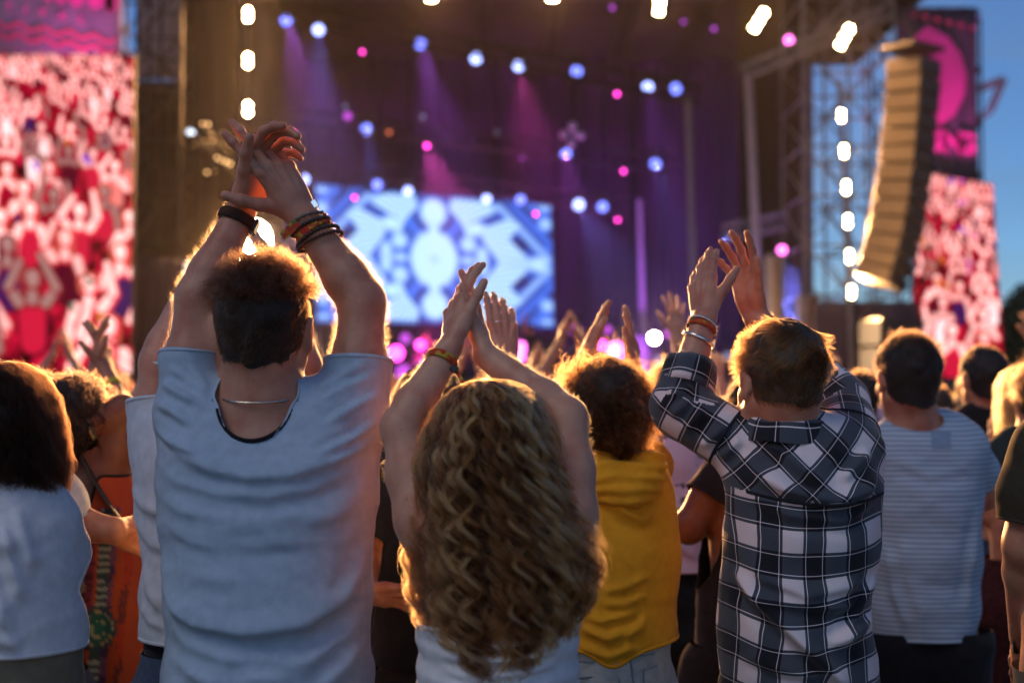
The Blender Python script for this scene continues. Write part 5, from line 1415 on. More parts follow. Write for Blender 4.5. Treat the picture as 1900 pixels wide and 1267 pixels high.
        pos = P(x, y, 43); t = can_lamp(pos, r, mt, lb, "floor lamps on the stage", dirto(pos)); m = MB(); m.tube(pos + [0, .3, -r], [pos[0], pos[1] + .3, 2.0], .03, 6); m.build("stand", BLACKM, t)

def build_towers():
    # scaffold towers: standards, ledgers, diagonals
    def scaffold(nm, lb, x0, x1, y, y1, z1, nb, cols=2, mat=GREYM, r=.035):
        t = thing(nm, lb, "scaffold", None, ((x0 + x1) / 2, y, 0)); xs = np.linspace(x0, x1, cols)
        for x in xs:
            for yy in (y, y1): m = MB(); m.tube((x, yy, 0), (x, yy, z1), r * 1.2, 8); m.build("standard", mat, t)
        zs = np.linspace(.3, z1, nb)
        for i, z in enumerate(zs):
            m = MB(); 
            for yy in (y, y1): m.tube((x0, yy, z), (x1, yy, z), r, 6)
            for x in xs: m.tube((x, y, z), (x, y1, z), r, 6)
            m.build("ledger", mat, t)
            if i < nb - 1:
                m = MB()
                for j in range(cols - 1):
                    for yy in (y, y1):
                        a, b = (xs[j], yy, z), (xs[j + 1], yy, zs[i + 1]); 
                        if (i + j) % 2: a, b = (xs[j + 1], yy, z), (xs[j], yy, zs[i + 1])
                        m.tube(a, b, r * .8, 6)
                for x in xs: m.tube((x, y, z), (x, y1, zs[i + 1]), r * .8, 6)
                m.build("brace", mat, t)
        return t
    X = lambda px, D: P(px, 300, D)[0]
    scaffold("scaffold_tower", "grey scaffold tower right of the left video screen", X(252, 37), X(335, 37), 37, 39.5, 15, 12, 2, BLACKM)
    scaffold("scaffold_tower", "grey scaffold tower against the sky behind the right column of lamps", X(1492, 38), X(1660, 38), 38, 41, 15, 12, 3)
    scaffold("scaffold_tower", "scaffold frame carrying the right banner and screen", X(1668, 41), X(1822, 41), 41, 44, 12.6, 9, 3, BLACKM)
    scaffold("scaffold_tower", "scaffold frame behind the left video screen", X(-160, 36.5), X(238, 36.5), 36.2, 38.5, 15, 12, 5, BLACKM)
    # dark mesh on the lower part of the towers
    def sheet(nm, lb, x0, x1, y, z0, z1, mat, cat="sheet", k=30):
        t = thing(nm, lb, cat, None, ((x0 + x1) / 2, y, z0)); V = []; F = []
        for j in range(9):
            for i in range(k): V.append([x0 + (x1 - x0) * i / (k - 1), y + .05 * sin(i * 1.1) * sin(j * .7 + i * .2), z0 + (z1 - z0) * j / 8])
        for j in range(8):
            for i in range(k - 1): F.append((j * k + i, j * k + i + 1, (j + 1) * k + i + 1, (j + 1) * k + i))
        o = make_mesh("cloth", np.array(V), np.array(F), mat, t); md = o.modifiers.new("thickness", 'SOLIDIFY'); md.thickness = .02; return t, o
    ZZ = lambda py, D: P(0, py, D)[2]
    gm = plain((.075, .055, .10), .8, "dark_banner_mesh", .4, 5)
    sheet("dark_cover", "dark cover under the left scaffold tower with leaf shapes", X(250, 36.8), X(345, 36.8), 36.7, 0.1, ZZ(478, 36.8), plain((.035, .028, .05), .9, "dark_cover_cloth", .5, 3))
    sheet("dark_cover", "dark skirt below the left video screen", X(-160, 35.6), X(262, 35.6), 35.7, .1, ZZ(696, 35.6), plain((.03, .02, .035), .9, "dark_skirt"))
    sheet("dark_cover", "dark cover over the foot of the right scaffold towers", X(1508, 37.6), X(1700, 37.6), 37.5, .1, ZZ(560, 37.6), plain((.05, .035, .06), .9, "dark_cover_cloth2", .5, 3))
    sheet("dark_cover", "dark skirt below the right video screen", X(1690, 39.6), X(1875, 39.6), 39.7, .1, ZZ(702, 39.6), plain((.02, .018, .03), .9, "dark_skirt2"))
    # banners with print
    PK = plain((.62, .05, .34), .7, "pink_print", .1, 8, .2); PK2 = plain((.55, .04, .16), .7, "red_print", .1, 8, .2)
    t, o = sheet("banner", "purple mesh banner with pink ornament and lettering above the right screen", X(1672, 40.6), X(1818, 40.6), 40.7, ZZ(338, 40.6), ZZ(12, 40.6), gm, "banner")
    def stroke(pts, w_, nm, mat, D, parent):
        m = MB(); p3 = [P(a, b, D) for a, b in pts]; w_ = w_ / FPX * D / 2
        L = []
        for i, q in enumerate(p3):
            a = p3[max(0, i - 1)]; b = p3[min(len(p3) - 1, i + 1)]; d = unit((b - a) * [1, 0, 1]); n = np.array([-d[2], 0, d[0]]); ww = w_ * (w_s[i] if w_s else 1); L.append((q + n * ww, q - n * ww))
        for i in range(len(L) - 1):
            (a, b), (c, e) = L[i], L[i + 1]; f = np.array([0, .03, 0]); m.add([a, b, e, c, a + f, b + f, e + f, c + f], [(0, 1, 2, 3), (7, 6, 5, 4), (0, 3, 7, 4), (1, 5, 6, 2)])
        m.build(nm, mat, parent)
    w_s = [.5, .8, 1, 1.1, 1.25, 1.3, 1.25, 1.0, .8, .5]
    stroke([(1694, 122), (1700, 84), (1722, 66), (1745, 82), (1762, 108), (1770, 140), (1768, 172), (1755, 205), (1735, 222), (1716, 214)], 36, "ornament", PK, 40.55, t)
    w_s = None
    stroke([(1712, 120), (1728, 112), (1740, 130), (1745, 155)], 20, "ornament", PK, 40.53, t)
    # blurred lettering on the banner: row of heavy upright strokes
    for ch, x, y in (("I", 1723, 262), ("S", 1737, 263), ("I", 1752, 264), ("N", 1768, 266), ("G", 1793, 269)):
        cu = bpy.data.curves.new("letter", 'FONT'); cu.body = ch; cu.size = .78; cu.extrude = .012; cu.align_x = 'CENTER'; cu.align_y = 'CENTER'; cu.offset = .035
        cu.materials.append(PK); q0 = bpy.data.objects.new("letter", cu); me = bpy.data.meshes.new_from_object(q0); me.name = 'letter'; bpy.data.objects.remove(q0)
        q = bpy.data.objects.new("letter", me); link(q, t); q.location = P(x, y, 40.5) - np.array(t.location); q.rotation_euler = (pi / 2, 0, 0)
    for i in range(6): stroke([(1690 + i * 22, 24 + i * 5), (1700 + i * 22, 30 + i * 5)], 8, "ornament", PK2, 40.55, t)
    # left banner
    t, o = sheet("banner", "grey mesh banner with pink letters and wavy lines above the left screen", X(-160, 34.9), X(222, 34.9), 34.95, ZZ(100, 34.9), ZZ(-60, 34.9), plain((.17, .16, .24), .8, "grey_banner_mesh", .4, 5), "banner")
    def wave(y0, amp, mat, th):
        pts = [(x, y0 + x * .15 + amp * sin(x / 7.4)) for x in np.arange(-150, 215, 4)]; stroke(pts, th, "wavy_line", mat, 34.8, t)
    wave(44, 5, PK2, 6); wave(64, 5, PK2, 6)
    for ch, x, y in (("T", 15, 14), ("I", 47, 19), ("V", 79, 24), ("A", 115, 30), ("L", 150, 37)):
        cu = bpy.data.curves.new("letter", 'FONT'); cu.body = ch; cu.size = .26; cu.extrude = .01; cu.align_x = 'CENTER'; cu.align_y = 'CENTER'; cu.offset = .012
        cu.materials.append(PK); q0 = bpy.data.objects.new("letter", cu); me = bpy.data.meshes.new_from_object(q0); me.name = 'letter'; bpy.data.objects.remove(q0)
        q = bpy.data.objects.new("letter", me); link(q, t); q.location = P(x, y, 34.8) - np.array(t.location); q.rotation_euler = (pi / 2, 0, 0)
    for x, y, rx, ry in ((90, -6, 9, 9), (113, -6, 10, 14), (142, -8, 15, 22), (178, -12, 18, 30), (206, -8, 14, 32), (203, 8, 9, 16)):
        m = MB(); c = P(x, y, 34.8); k = 20; m.add([c + np.array([cos(2 * pi * i / k) * rx, 0, sin(2 * pi * i / k) * ry]) / FPX * 35 for i in range(k)], [tuple(range(k))]); m.build("letter_foot", PK, t)
    tm = bpy.data.materials.new("thin_tarp"); tm.use_nodes = True; tn = tm.node_tree; tn.nodes.clear(); to_ = tn.nodes.new("ShaderNodeOutputMaterial"); t1 = tn.nodes.new("ShaderNodeBsdfTranslucent"); t1.inputs[0].default_value = (.62, .66, .74, 1); t2 = tn.nodes.new("ShaderNodeBsdfDiffuse"); t2.inputs[0].default_value = (.5, .53, .6, 1); t3 = tn.nodes.new("ShaderNodeMixShader"); t3.inputs[0].default_value = .35
    tn.links.new(t1.outputs[0], t3.inputs[1]); tn.links.new(t2.outputs[0], t3.inputs[2]); tn.links.new(t3.outputs[0], to_.inputs[0])
    sheet("dark_cover", "added dark backing sheet behind the left scaffold tower", X(256, 40), X(342, 40), 39.9, ZZ(500, 39.9), ZZ(150, 39.9), plain((.025, .016, .02), .95, 'dark_backing', .5, 3))  # dark sheet added so no sky shows through the tower
    sheet("sky_sheet", "added grey mauve sheet standing for pale sky behind the left scaffold tower", X(256, 40), X(338, 40), 39.8, ZZ(148, 39.8), ZZ(-30, 39.8), plain((.30, .27, .34), .95, 'sky_sheet_cloth', .5, 3), "sky_sheet")  # added sheet, its colour stands in for pale sky
    # line arrays --------------------------------------------------------
    grille = plain((.10, .070, .038), .6, "speaker_grille", .5, 40); 
    t = thing("line_array", "curved hanging line array of speaker boxes glowing warm at the right", "loudspeaker", None, tuple(P(1690, 100, 36)))
    path = [(1695, 112), (1694, 145), (1692, 178), (1690, 211), (1687, 244), (1684, 277), (1680, 310), (1676, 343), (1671, 376), (1665, 409), (1658, 442), (1650, 473), (1640, 502), (1630, 527)]
    bm = None
    for i in range(len(path) - 1):
        a, b = P(*path[i], 36), P(*path[i + 1], 36); c = (a + b) / 2; up = unit((a - b) * [1, 0, 1]); yaw = radians(46)
        n = np.array([-sin(yaw), -cos(yaw), 0]); n = unit(n - up * (n @ up)); s_ = np.cross(up, n); R_ = np.stack([s_, n, up], 1); hh = np.linalg.norm(a - b)
        m = MB(); m.box(c, (1.05, .95, hh * .93), R_, .03); o = m.build("speaker_box", BLACKM, t)
        m = MB(); m.box(c + n * .485, (.98, .02, hh * .80), R_, .004); m.build("grille", grille, o)
    m = MB(); a = P(1694, 100, 36); m.box(a + [0, 0, .12], (1.3, 1.0, .12), frame(38)); m.build("flying_frame", BLACKM, t); m = MB(); m.tube(a + [0, 0, .15], P(1690, -60, 36), .03, 6); m.build("chain", BLACKM, t)
    t = thing("line_array", "dark hanging speaker column left of the warm lamps", "loudspeaker", None, tuple(P(385, 0, 39.2)))
    for i in range(15):
        y0 = -30 + i * 32; c = P(383 - .10 * max(0, i - 9) ** 2, y0 + 16, 39.2); m = MB(); R_ = frame(-18, 0, 0); o = m.box(c, (1.1, .8, .43), R_, .03).build("speaker_box", BLACKM, t)
        m = MB(); m.box(c + R_ @ np.array([0, -.41, 0]), (.94, .02, .36), R_, .004); m.build("grille", plain((.03, .026, .022), .6, "dark_grille", .5, 40), o)
    # gold glints: small glowing discs on a bracket by the left array
    t = thing("glint_cluster", "small cluster of gold glints on a bracket left of the raised hands", "lamps", None, tuple(P(385, 300, 37)))
    GL = emit((1.0, .55, .22), 3.0, "glint"); GW = emit((.75, .85, 1), 3.0, "pale_glint"); r = np.random.default_rng(9)
    m = MB(); m.tube(P(352, 245, 37.1), P(436, 325, 37.1), .03, 6); m.tube(P(385, 232, 37.1), P(400, 320, 37.1), .03, 6); m.tube(P(376, 232, 37.1), P(430, 290, 37.1), .03, 6); m.build("bracket", BLACKM, t)
    for x, y, s_, mt in ((352, 245, .07, GW), (358, 246, .05, GW), (376, 230, .035, GL), (386, 231, .045, GL), (380, 262, .02, GL), (395, 262, .02, GL), (403, 293, .04, GL), (410, 297, .035, GL), (419, 300, .045, GL), (427, 304, .05, GL), (384, 320, .04, GL), (398, 318, .015, GL), (425, 268, .02, GL), (362, 270, .015, GL), (440, 260, .02, GL), (414, 246, .02, GL)):
        m = MB(); disc(m, P(x, y, 36.95), (0, -1, 0), s_, 12); m.build("glint_disc", mt, t)
    # bracket arm at the far right tower
    t = thing("rigging_arm", "triangular steel arm sticking out of the right banner tower against the sky", "steel arm", None, tuple(P(1822, 170, 41)))
    A, B, C_, D_ = [P(x, y, 41) for x, y in ((1810, 168), (1862, 148), (1836, 208), (1812, 222))]
    for a, b in ((A, B), (B, C_), (C_, D_)):
        m = MB(); 
        for o_ in (-.1, .1): m.tube(a + [0, 0, o_], b + [0, 0, o_], .03, 6); m.tube(a + [o_, 0, 0], b + [o_, 0, 0], .03, 6)
        m.build("arm_bar", GREYM, t)
    pos = P(1812, 36, 41); can_lamp(pos, .1, DIMV_E, "small violet lamp at the top right corner of the banner tower", "lamps on the stage rig", (0, -1, 0)); 
    # PA tent/ lower right rounded structure
    t = thing("speaker_stack", "dark stack of ground speakers beside the right scaffold tower", "loudspeaker", None, (X(1650, 36.5), 36.5, 0))
    for i in range(5): m = MB(); m.box((X(1650, 36.5), 36.5, .35 + i * .72), (1.3, 1.0, .69), frame(20), .04); m.build("speaker_box", BLACKM, t)
    # crowd barrier in front of the stage
    t = thing("crowd_barrier", "grey steel crowd barrier along the foot of the stage", "barrier", None, (0, 33.5, 0))
    for x in np.arange(-18, 22, 1.2):
        m = MB(); m.box((x, 33.5, .6), (1.1, .03, 1.1), None, .01); m.tube((x - .57, 33.5, 0), (x - .57, 33.5, 1.25), .03, 6); m.build("barrier_panel", GREYM, t)
    # far trees at the right horizon
    lm, nt, b = mat_new("dark_leaves"); b.inputs["Base Color"].default_value = (.03, .045, .02, 1); b.inputs["Roughness"].default_value = .9; bk = plain((.05, .035, .025), .9, "bark")
    r = np.random.default_rng(12)
    for i, (px, D, h_) in enumerate(((1868, 120, 9.5), (1884, 128, 10), (1905, 118, 9), (1935, 125, 10.5), (1840, 140, 9.5), (1795, 150, 9))):
        x = P(px, 600, D)[0]; t = thing("tree", "dark leafy tree on the horizon, " + ("just right of the right screen", "second right of the right screen", "at the right edge of the photo", "beyond the right edge", "partly behind the right screen", "mostly hidden behind the right screen")[i], "tree", "trees on the horizon", (x, D, 0))
        m = MB(); m.tube((x, D, 0), (x + .3, D, h_ * .5), .35, 8, .2)
        for j in range(6): a = j * 1.05; m.tube((x + .2, D, h_ * (.3 + .05 * j)), (x + cos(a) * 2.2, D + sin(a) * 2.2, h_ * (.6 + .04 * j)), .12, 5, .05)
        m.build("trunk", bk, t)
        n = 2600; cs = r.normal(size=(16, 3)) * [1.8, 1.8, 1.5] + [x, D, h_ * .68]; c = cs[r.integers(0, 16, n)] + unit_rows(r.normal(size=(n, 3))) * (r.random(n)[:, None] ** .4) * 1.4
        u = unit_rows(r.normal(size=(n, 3))) * .28; v = unit_rows(r.normal(size=(n, 3))) * .22
        V = np.stack([c - u, c - v, c + u, c + v], 1).reshape(-1, 3); make_mesh("crown", V, np.arange(4 * n).reshape(n, 4), lm, t, False)

def build_band():
    # drum kit
    t = thing("drum_kit", "drum kit on the stage under the blue screen", "drums", None, (P(790, 650, 45)[0], 45, 2.0)); x0, y0, z0 = P(790, 650, 45)[0], 45, 2.0
    sh = plain((.12, .02, .05), .3, "drum_shell"); hd = plain((.7, .7, .7), .5, "drum_head"); cy = metal((.8, .6, .3), .3, "cymbal_brass")
    for nm, c, r_, h_, ax in (("bass_drum", (0, -.2, .32), .3, .45, (0, 1, 0)), ("floor_tom", (.6, 0, .35), .22, .45, (0, 0, 1)), ("rack_tom", (-.2, -.1, .8), .16, .25, (0, .3, 1)), ("rack_tom", (.2, -.1, .8), .16, .25, (0, .3, 1)), ("snare_drum", (-.55, .1, .6), .18, .16, (0, 0, 1))):
        c = np.array(c) + [x0, y0, z0]; a = unit(ax); m = MB(); m.tube(c - a * h_ / 2, c + a * h_ / 2, r_, 18); o = m.build(nm, sh, t); m = MB(); m.tube(c - a * (h_ / 2 + .01), c - a * (h_ / 2 + .002), r_ * .97, 18); m.build("drum_head", hd, o)
    for cx, cz, r_ in ((-.75, 1.15, .22), (.75, 1.2, .25), (-.35, 1.35, .2)):
        c = np.array([x0 + cx, y0 + .1, z0 + cz]); m = MB(); m.tube(c, c + [0, 0, .03], r_, 20, .02); o = m.build("cymbal", cy, t); m = MB(); m.tube(c, [c[0], c[1], z0], .015, 6); m.build("cymbal_stand", BLACKM, o)
    # keyboards and amps
    for px, lb in ((900, "keyboard on a stand in the middle of the stage"), (1085, "keyboard on a stand at the right of the stage")):
        x = P(px, 650, 43)[0]; t = thing("keyboard", lb, "keyboard", None, (x, 43, 2.0)); m = MB(); m.box((x, 43, 2.95), (1.3, .4, .12), None, .01); m.build("keyboard_case", BLACKM, t)
        m = MB(); m.tube((x - .4, 43, 2), (x + .4, 43, 2.9), .02, 6); m.tube((x + .4, 43, 2), (x - .4, 43, 2.9), .02, 6); m.build("stand", BLACKM, t); m = MB(); m.box((x, 42.9, 3.02), (1.2, .15, .02)); m.build("keys", plain((.6, .6, .6), .4, "keys"), t)
    for px, lb in ((850, "guitar amplifier left of the centre keyboard"), (1010, "guitar amplifier right of the centre keyboard"), (1180, "tall amplifier near the right wing")):
        x = P(px, 650, 46)[0]; t = thing("amplifier", lb, "amplifier", "amplifiers on the stage", (x, 46, 2.0))
        for i in range(2): m = MB(); m.box((x, 46, 2.4 + i * .8), (.8, .4, .78), None, .03); m.build("cabinet", BLACKM, t)

def build_lights():
    # coloured washes from the rig into the smoke and down on the stage
    B = (.20, .22, 1.0); M_ = (1.0, .08, .62); V_ = (.55, .12, 1.0); WA = (1.0, .55, .28)
    for px, py, D, c, e, tx, cone in ((531, 38, 44, V_, 2600, -3, 40), (591, 56, 44, B, 2600, -5, 30), (780, 82, 44, V_, 2600, 0, 34), (962, 123, 44, M_, 1900, 2, 40), (1202, 162, 44, V_, 1900, 6, 30), (680, 240, 47, B, 2200, -3, 26), (1050, 286, 47, V_, 2000, 3, 30), (1216, 305, 47, B, 1800, 6, 26),
                                       (564, 333, 50, B, 1800, -6, 30), (1074, 380, 50, B, 1800, 5, 30), (1330, 440, 41, B, 1500, 9, 70), (792, 271, 47, M_, 1600, 0, 40)):
        pos = P(px, py, D); light("wash_light", 'SPOT', pos, e * 7, c, .15, np.array([tx, 40, 1.5]) - pos, cone, .7)
    light("wash_light", 'SPOT', P(1420, 640, 39.5), 900, (.7, .3, 1.0), .2, P(1405, 100, 40) - P(1420, 640, 39.5), 60, .8)
    light("wash_light", 'SPOT', P(1640, 640, 34), 650, (1, .55, .2), .2, P(1680, 300, 36) - P(1640, 640, 34), 50, .8)  # added spot without a fixture, warms the line array
    light("wash_light", 'SPOT', P(1760, 420, 38.5), 1500, (1.0, .12, .5), .3, P(1750, 150, 40.6) - P(1760, 420, 38.5), 80, .8)  # added spot without a fixture, tints the right banner pink
    light("wash_light", 'SPOT', P(150, 130, 33), 550, (1.0, .12, .5), .3, P(120, 20, 35) - P(150, 130, 33), 80, .8)  # another added spot, no fixture, on the left banner
    light("wash_light", 'SPOT', P(800, 690, 43), 3500, M_, .3, P(800, 400, 48) - P(800, 690, 43), 90, .8)
    light("wash_light", 'SPOT', P(1200, 690, 43), 4500, V_, .3, P(1150, 400, 52) - P(1200, 690, 43), 90, .8)

def build_haze(dens=.006, g=.7):
    t = MB(); t.box((0, 74, 11), (170, 170, 24.2)); m = bpy.data.materials.new("haze_air"); m.use_nodes = True; nt = m.node_tree; nt.nodes.clear()
    o = nt.nodes.new("ShaderNodeOutputMaterial"); v = nt.nodes.new("ShaderNodeVolumePrincipled"); v.inputs["Density"].default_value = dens; v.inputs["Color"].default_value = (.9, .9, .92, 1); v.inputs["Anisotropy"].default_value = g
    nt.links.new(v.outputs[0], o.inputs["Volume"]); h = t.build("haze", m); h["kind"] = "stuff"; m.cycles.homogeneous_volume = True; return h

def build_smoke(dens=.012):
    t = MB(); t.box((1.9, 48.6, 8.9), (19.5, 13.6, 12.4)); m = bpy.data.materials.new("stage_smoke"); m.use_nodes = True; nt = m.node_tree; nt.nodes.clear()
    o = nt.nodes.new("ShaderNodeOutputMaterial"); v = nt.nodes.new("ShaderNodeVolumePrincipled"); v.inputs["Density"].default_value = dens; v.inputs["Color"].default_value = (.9, .9, .9, 1); v.inputs["Anisotropy"].default_value = .2
    nt.links.new(v.outputs[0], o.inputs["Volume"]); h = t.build("smoke", m); h["kind"] = "stuff"; m.cycles.homogeneous_volume = True; return h

# ------------------------------------------------------------------ the other figures round them
def inv(x, z, d):
    """photo pixel of a point (x, z) at distance d"""
    v = np.array([x, d, z]) - EYE; f = v[1] * cos(PITCH) + v[2] * sin(PITCH); u = -v[1] * sin(PITCH) + v[2] * cos(PITCH)
    return 950 + FPX * v[0] / f, 633.5 - FPX * u / f
def hair_simple(p, mat, base, style, n=5000, L=.05):
    if style == 'short': return short_hair(p, mat, base, n, L, .010, (0, -.5, .4), .35, 35, None, .010, .004, [-.084, -.076, -.05, -.02, .035, .06, .075], .2, k=7, stiff=.6, lift=.4, r0=.00018, sidez=.03)
    if style == 'whorl': return short_hair(p, mat, base, n, L, .016, None, .35, 35, (.01, -.05, .1), .012, .005, [-.084, -.076, -.05, -.02, .035, .06, .075], .15, k=8, stiff=.7, lift=.3, r0=.0002, sidez=.0, puff=(1.03, 1.03, 1.03))
def shell(p, mat, base, widths, xs=0, n_cl=150, per=40, wave=(.002, .006), r0=.00016, seed=2, th0=115, end=(.85, 1.0), rho=(.7, 1.0), lam=.09, fly=150, yd=0.):
    """falling hair; widths: list of (dz from the head centre, half width, depth)"""
    cap, V, F = hair_cap("hair", p.C, p.R, p.hs, base, p.root, .014, p.h, .004, 40)
    prof = [(p.C[2] + z, a, b) for z, a, b in widths]
    curly_back(p, prof, p.C[0] + xs, p.C[1] + .01 + yd, prof[0][0], n_cl, per, mat, th0, wave, lam, rho, 26, end, fly, r0, seed, .010, parent=cap)
    return cap
def tee(p, mat, slv=.5, hem=None, nk=(.075, .07, .05), disp=None, ease=.006, h=None, name="tshirt", neck=None, uvfn=None, k=.05):
    d = p.d
    def dp(V, NN):
        o = .005 * fbm(V * np.array([9, 9, 15]), 3, int(abs(p.mid[0] * 31)) % 50)
        if disp is not None: o = o + disp(V, NN)
        return o
    return p.garment(name, mat, ease, slv, .012, hem=hem, nk=nk, disp=dp, k=k, h=h or max(p.h, .007), neck=neck, uvfn=uvfn)

def others():
    H_DARK = hairmat((.028, .016, .011), .32); H_BR = hairmat((.09, .045, .022), .32); H_RED = hairmat((.022, .009, .005), .3); H_BL = hairmat((.40, .24, .10), .35)
    # --- woman with a dark bob, white tee, far left
    d = 2.35
    p = Person("woman with dark chin length bob and white tee, beside the orange dress", d, [(-95, 62, 925, .055), (-120, 104, 985, .085), (-112, 112, 1060, .095), (-105, 112, 1140, .09), (-100, 98, 1190, .095), (-110, 110, 1270, .11)], (0, 806), (-6, 925, .05), SK_B, .006, .93, -14, -4, hipz=.86)
    p.arm('l', (-92, 962, .0), (-120, 1150, .02), (-90, 1330, .08)); p.arm('r', (76, 962, .02), (112, 1085, .10), (60, 1110, .25), (.045, .036, .034, .023), dict(to=(-10, 1105, .28), pn=(0, .7, .5), s=.9, h=.004))
    p.body()
    dp = lambda V, NN: sum(crease(V, q, a, w_, d, True, NN) for q, a, w_ in (([(45, 930), (60, 1010), (85, 1110)], .014, .010), ([(20, 940), (40, 1040), (60, 1150)], .012, .010), ([(-20, 1010), (10, 1080), (75, 1160)], .012, .010), ([(0, 1130), (50, 1165), (90, 1180)], .012, .010), ([(60, 925), (85, 1000), (100, 1060)], .010, .008), ([(-10, 950), (20, 990), (90, 1010)], .010, .012)))
    tee(p, WHITE_C, dict(l=.55, r=.55), P(0, 1196, d)[2], disp=dp, h=.006)
    # near arm seen below its sleeve
    p.trousers(KHAKI, top=P(0, 1190, d)[2]); p.shoes(SHOE_W)
    shell(p, H_RED, HB_DARK, [(.122, .0, .02), (.118, .03, .06), (.10, .058, .09), (.06, .084, .106), (.0, .098, .110), (-.05, .106, .108), (-.085, .104, .102), (-.115, .088, .09)], .0, 230, 44, (.002, .0085), .00026, 3, 150, (.84, 1.0), (.6, 1.03), .05, 420)
    # --- person in pale blue tee and white hat behind the grey tee
    d = 2.95
    p = Person("person in pale blue tee and white hat with black band, behind the grey tee", d, [(272, 500, 795, .058), (250, 520, 850, .088), (258, 514, 940, .10), (276, 502, 1040, .095), (272, 502, 1110, .098), (268, 505, 1190, .105)], (424, 722), (404, 805, .055), SK_A, .007, 1.0, 0, 0)
    p.arm('l', (292, 805, .02), (296, 672, .05), (338, 560, .1), (.050, .042, .04, .027)); p.arm('r', (490, 805, .02), (560, 680, .05), (520, 560, .1), (.050, .042, .04, .027), dict(to=(500, 470, .15), pn=(-.8, .5, 0), h=.005)); p.body()
    dp = lambda V, NN: sum(crease(V, q, a, w_, d, True, NN) for q, a, w_ in (([(250, 900), (290, 935), (340, 950)], .006, .010), ([(262, 960), (300, 1000), (350, 1010)], .006, .010), ([(275, 1030), (300, 1090), (330, 1120)], .007, .010), ([(272, 1110), (300, 1140), (340, 1150)], .005, .008)))
    tee(p, PALE_C, dict(l=.42, r=.42), P(0, 1178, d)[2], disp=dp, h=.0065)
    p.trousers(DENIM_D, top=P(0, 1206, d)[2]); p.shoes(SHOE_B)
    b_ = MB(); c = P(386, 1195, d); th_ = np.linspace(0, 2 * pi, 40, endpoint=False); path = np.stack([c[0] + .127 * np.cos(th_), c[1] + .105 * np.sin(th_), c[2] + 0 * th_], 1); sweep("belt", path, .004, BLACK_C, p.root, 8, True, (.004, .016))
    hair_simple(p, H_DARK, HB_DARK, 'short', 3000, .02)
    # hat: crown, brim, band
    hc = p.C + np.array([0, -.01, .045]); prof = [(.150, .105, 0), (.135, .155, 0.004), (.100, .125, .012), (.097, .10, .02), (.096, .098, .035), (.092, .093, .075), (.084, .084, .108), (.06, .06, .122), (.0, .0, .116)]
    rg = []; m_ = 48; th_ = np.linspace(0, 2 * pi, m_, endpoint=False); prof = [(.148, .165, .0), (.150, .167, .004), (.105, .118, .010), (.092, .104, .014), (.091, .102, .04), (.086, .096, .085), (.078, .086, .110), (.055, .06, .118), (.012, .012, .108)]
    for a, b, z in prof: rg.append(np.stack([hc[0] + a * np.cos(th_), hc[1] + b * np.sin(th_), hc[2] + z + (.008 if z < .006 else 0) * np.cos(2 * th_)], 1))
    V = np.concatenate(rg); F = np.array([(j * m_ + i, j * m_ + (i + 1) % m_, (j + 1) * m_ + (i + 1) % m_, (j + 1) * m_ + i) for j in range(len(prof) - 1) for i in range(m_)])
    hat = make_mesh("hat", V, F, plain((.72, .70, .68), .8, "white_straw", .6, 200, .1), p.root); md = hat.modifiers.new("thickness", 'SOLIDIFY'); md.thickness = .002
    path = np.stack([hc[0] + .0935 * np.cos(th_), hc[1] + .105 * np.sin(th_), hc[2] + .028 + 0 * th_], 1); sweep("hat_band", path, .002, BLACK_C, hat, 8, True, (.0018, .012))
    # --- woman in orange patterned dress
    d = 3.35
    p = Person("woman in orange patterned dress, one bent arm behind her curly head", d, [(128, 222, 870, .050), (112, 228, 915, .075), (122, 240, 985, .085), (124, 244, 1060, .085), (112, 262, 1150, .10), (105, 275, 1267, .115)], (142, 795), (152, 880, .045), SK_D, .007, .93, -25, 0, hipz=.84)
    p.arm('l', (135, 893, .05), (112, 965, .12), (135, 1040, .2), (.042, .034, .033, .022)); p.arm('r', (205, 885, .0), (228, 762, -.02), (150, 800, -.06), (.044, .037, .034, .023), dict(to=(105, 815, -.06), pn=(.1, .95, -.1), s=.88, h=.004, curl=(20, 20, 20, 20))); p.body()
    BRZ = metal((.6, .45, .25), .35, "brass")
    for t_, m_ in ((.86, BRZ), (.80, plain((.1, .2, .12), .5, "green_bead")), (.74, plain((.2, .06, .05), .5, "red_bead2"))): beads("beaded_bracelet", p, 'r', t_, .028, m_, .0045, 22)
    dm, nt, b = mat_new("printed_dress"); at = N(nt, "ShaderNodeAttribute", attribute_name="print"); nt.links.new(at.outputs["Color"], b.inputs["Base Color"]); b.inputs["Roughness"].default_value = .85
    def paint(o, Vr, F, NN):
        px = 950 + (Vr[:, 0]) * FPX / d; py = 735 - (Vr[:, 2] - 1.6) * FPX / d; r_ = np.random.default_rng(3)
        c = np.tile(np.array([.30, .050, .010]), (len(Vr), 1)); u = px - (py - 1100) * (-.03)
        def stripe(x0, x1, col, per, col2, bt=.5):
            m = (u > x0) & (u < x1) & (py > 935); tt = ((py / per) % 1) < bt; c[m] = np.where(tt[m][:, None], col, col2)
        stripe(112, 124, (.30, .04, .01), 9, (.10, .03, .01)); stripe(126, 146, (.012, .07, .045), 7, (.03, .14, .07)); stripe(134, 139, (.25, .28, .08), 9, (.02, .06, .04)); stripe(146, 152, (.05, .015, .01), 5, (.2, .05, .01))
        stripe(178, 190, (.035, .02, .03), 8, (.30, .22, .03)); stripe(190, 204, (.14, .02, .06), 9, (.06, .01, .03)); stripe(208, 228, (.015, .05, .06), 14, (.22, .30, .28), .6); stripe(228, 238, (.04, .02, .09), 7, (.12, .05, .12)); stripe(250, 262, (.30, .03, .01), 6, (.1, .02, .02))
        R1 = np.hypot(px - 218, (py - 1145) * .8)
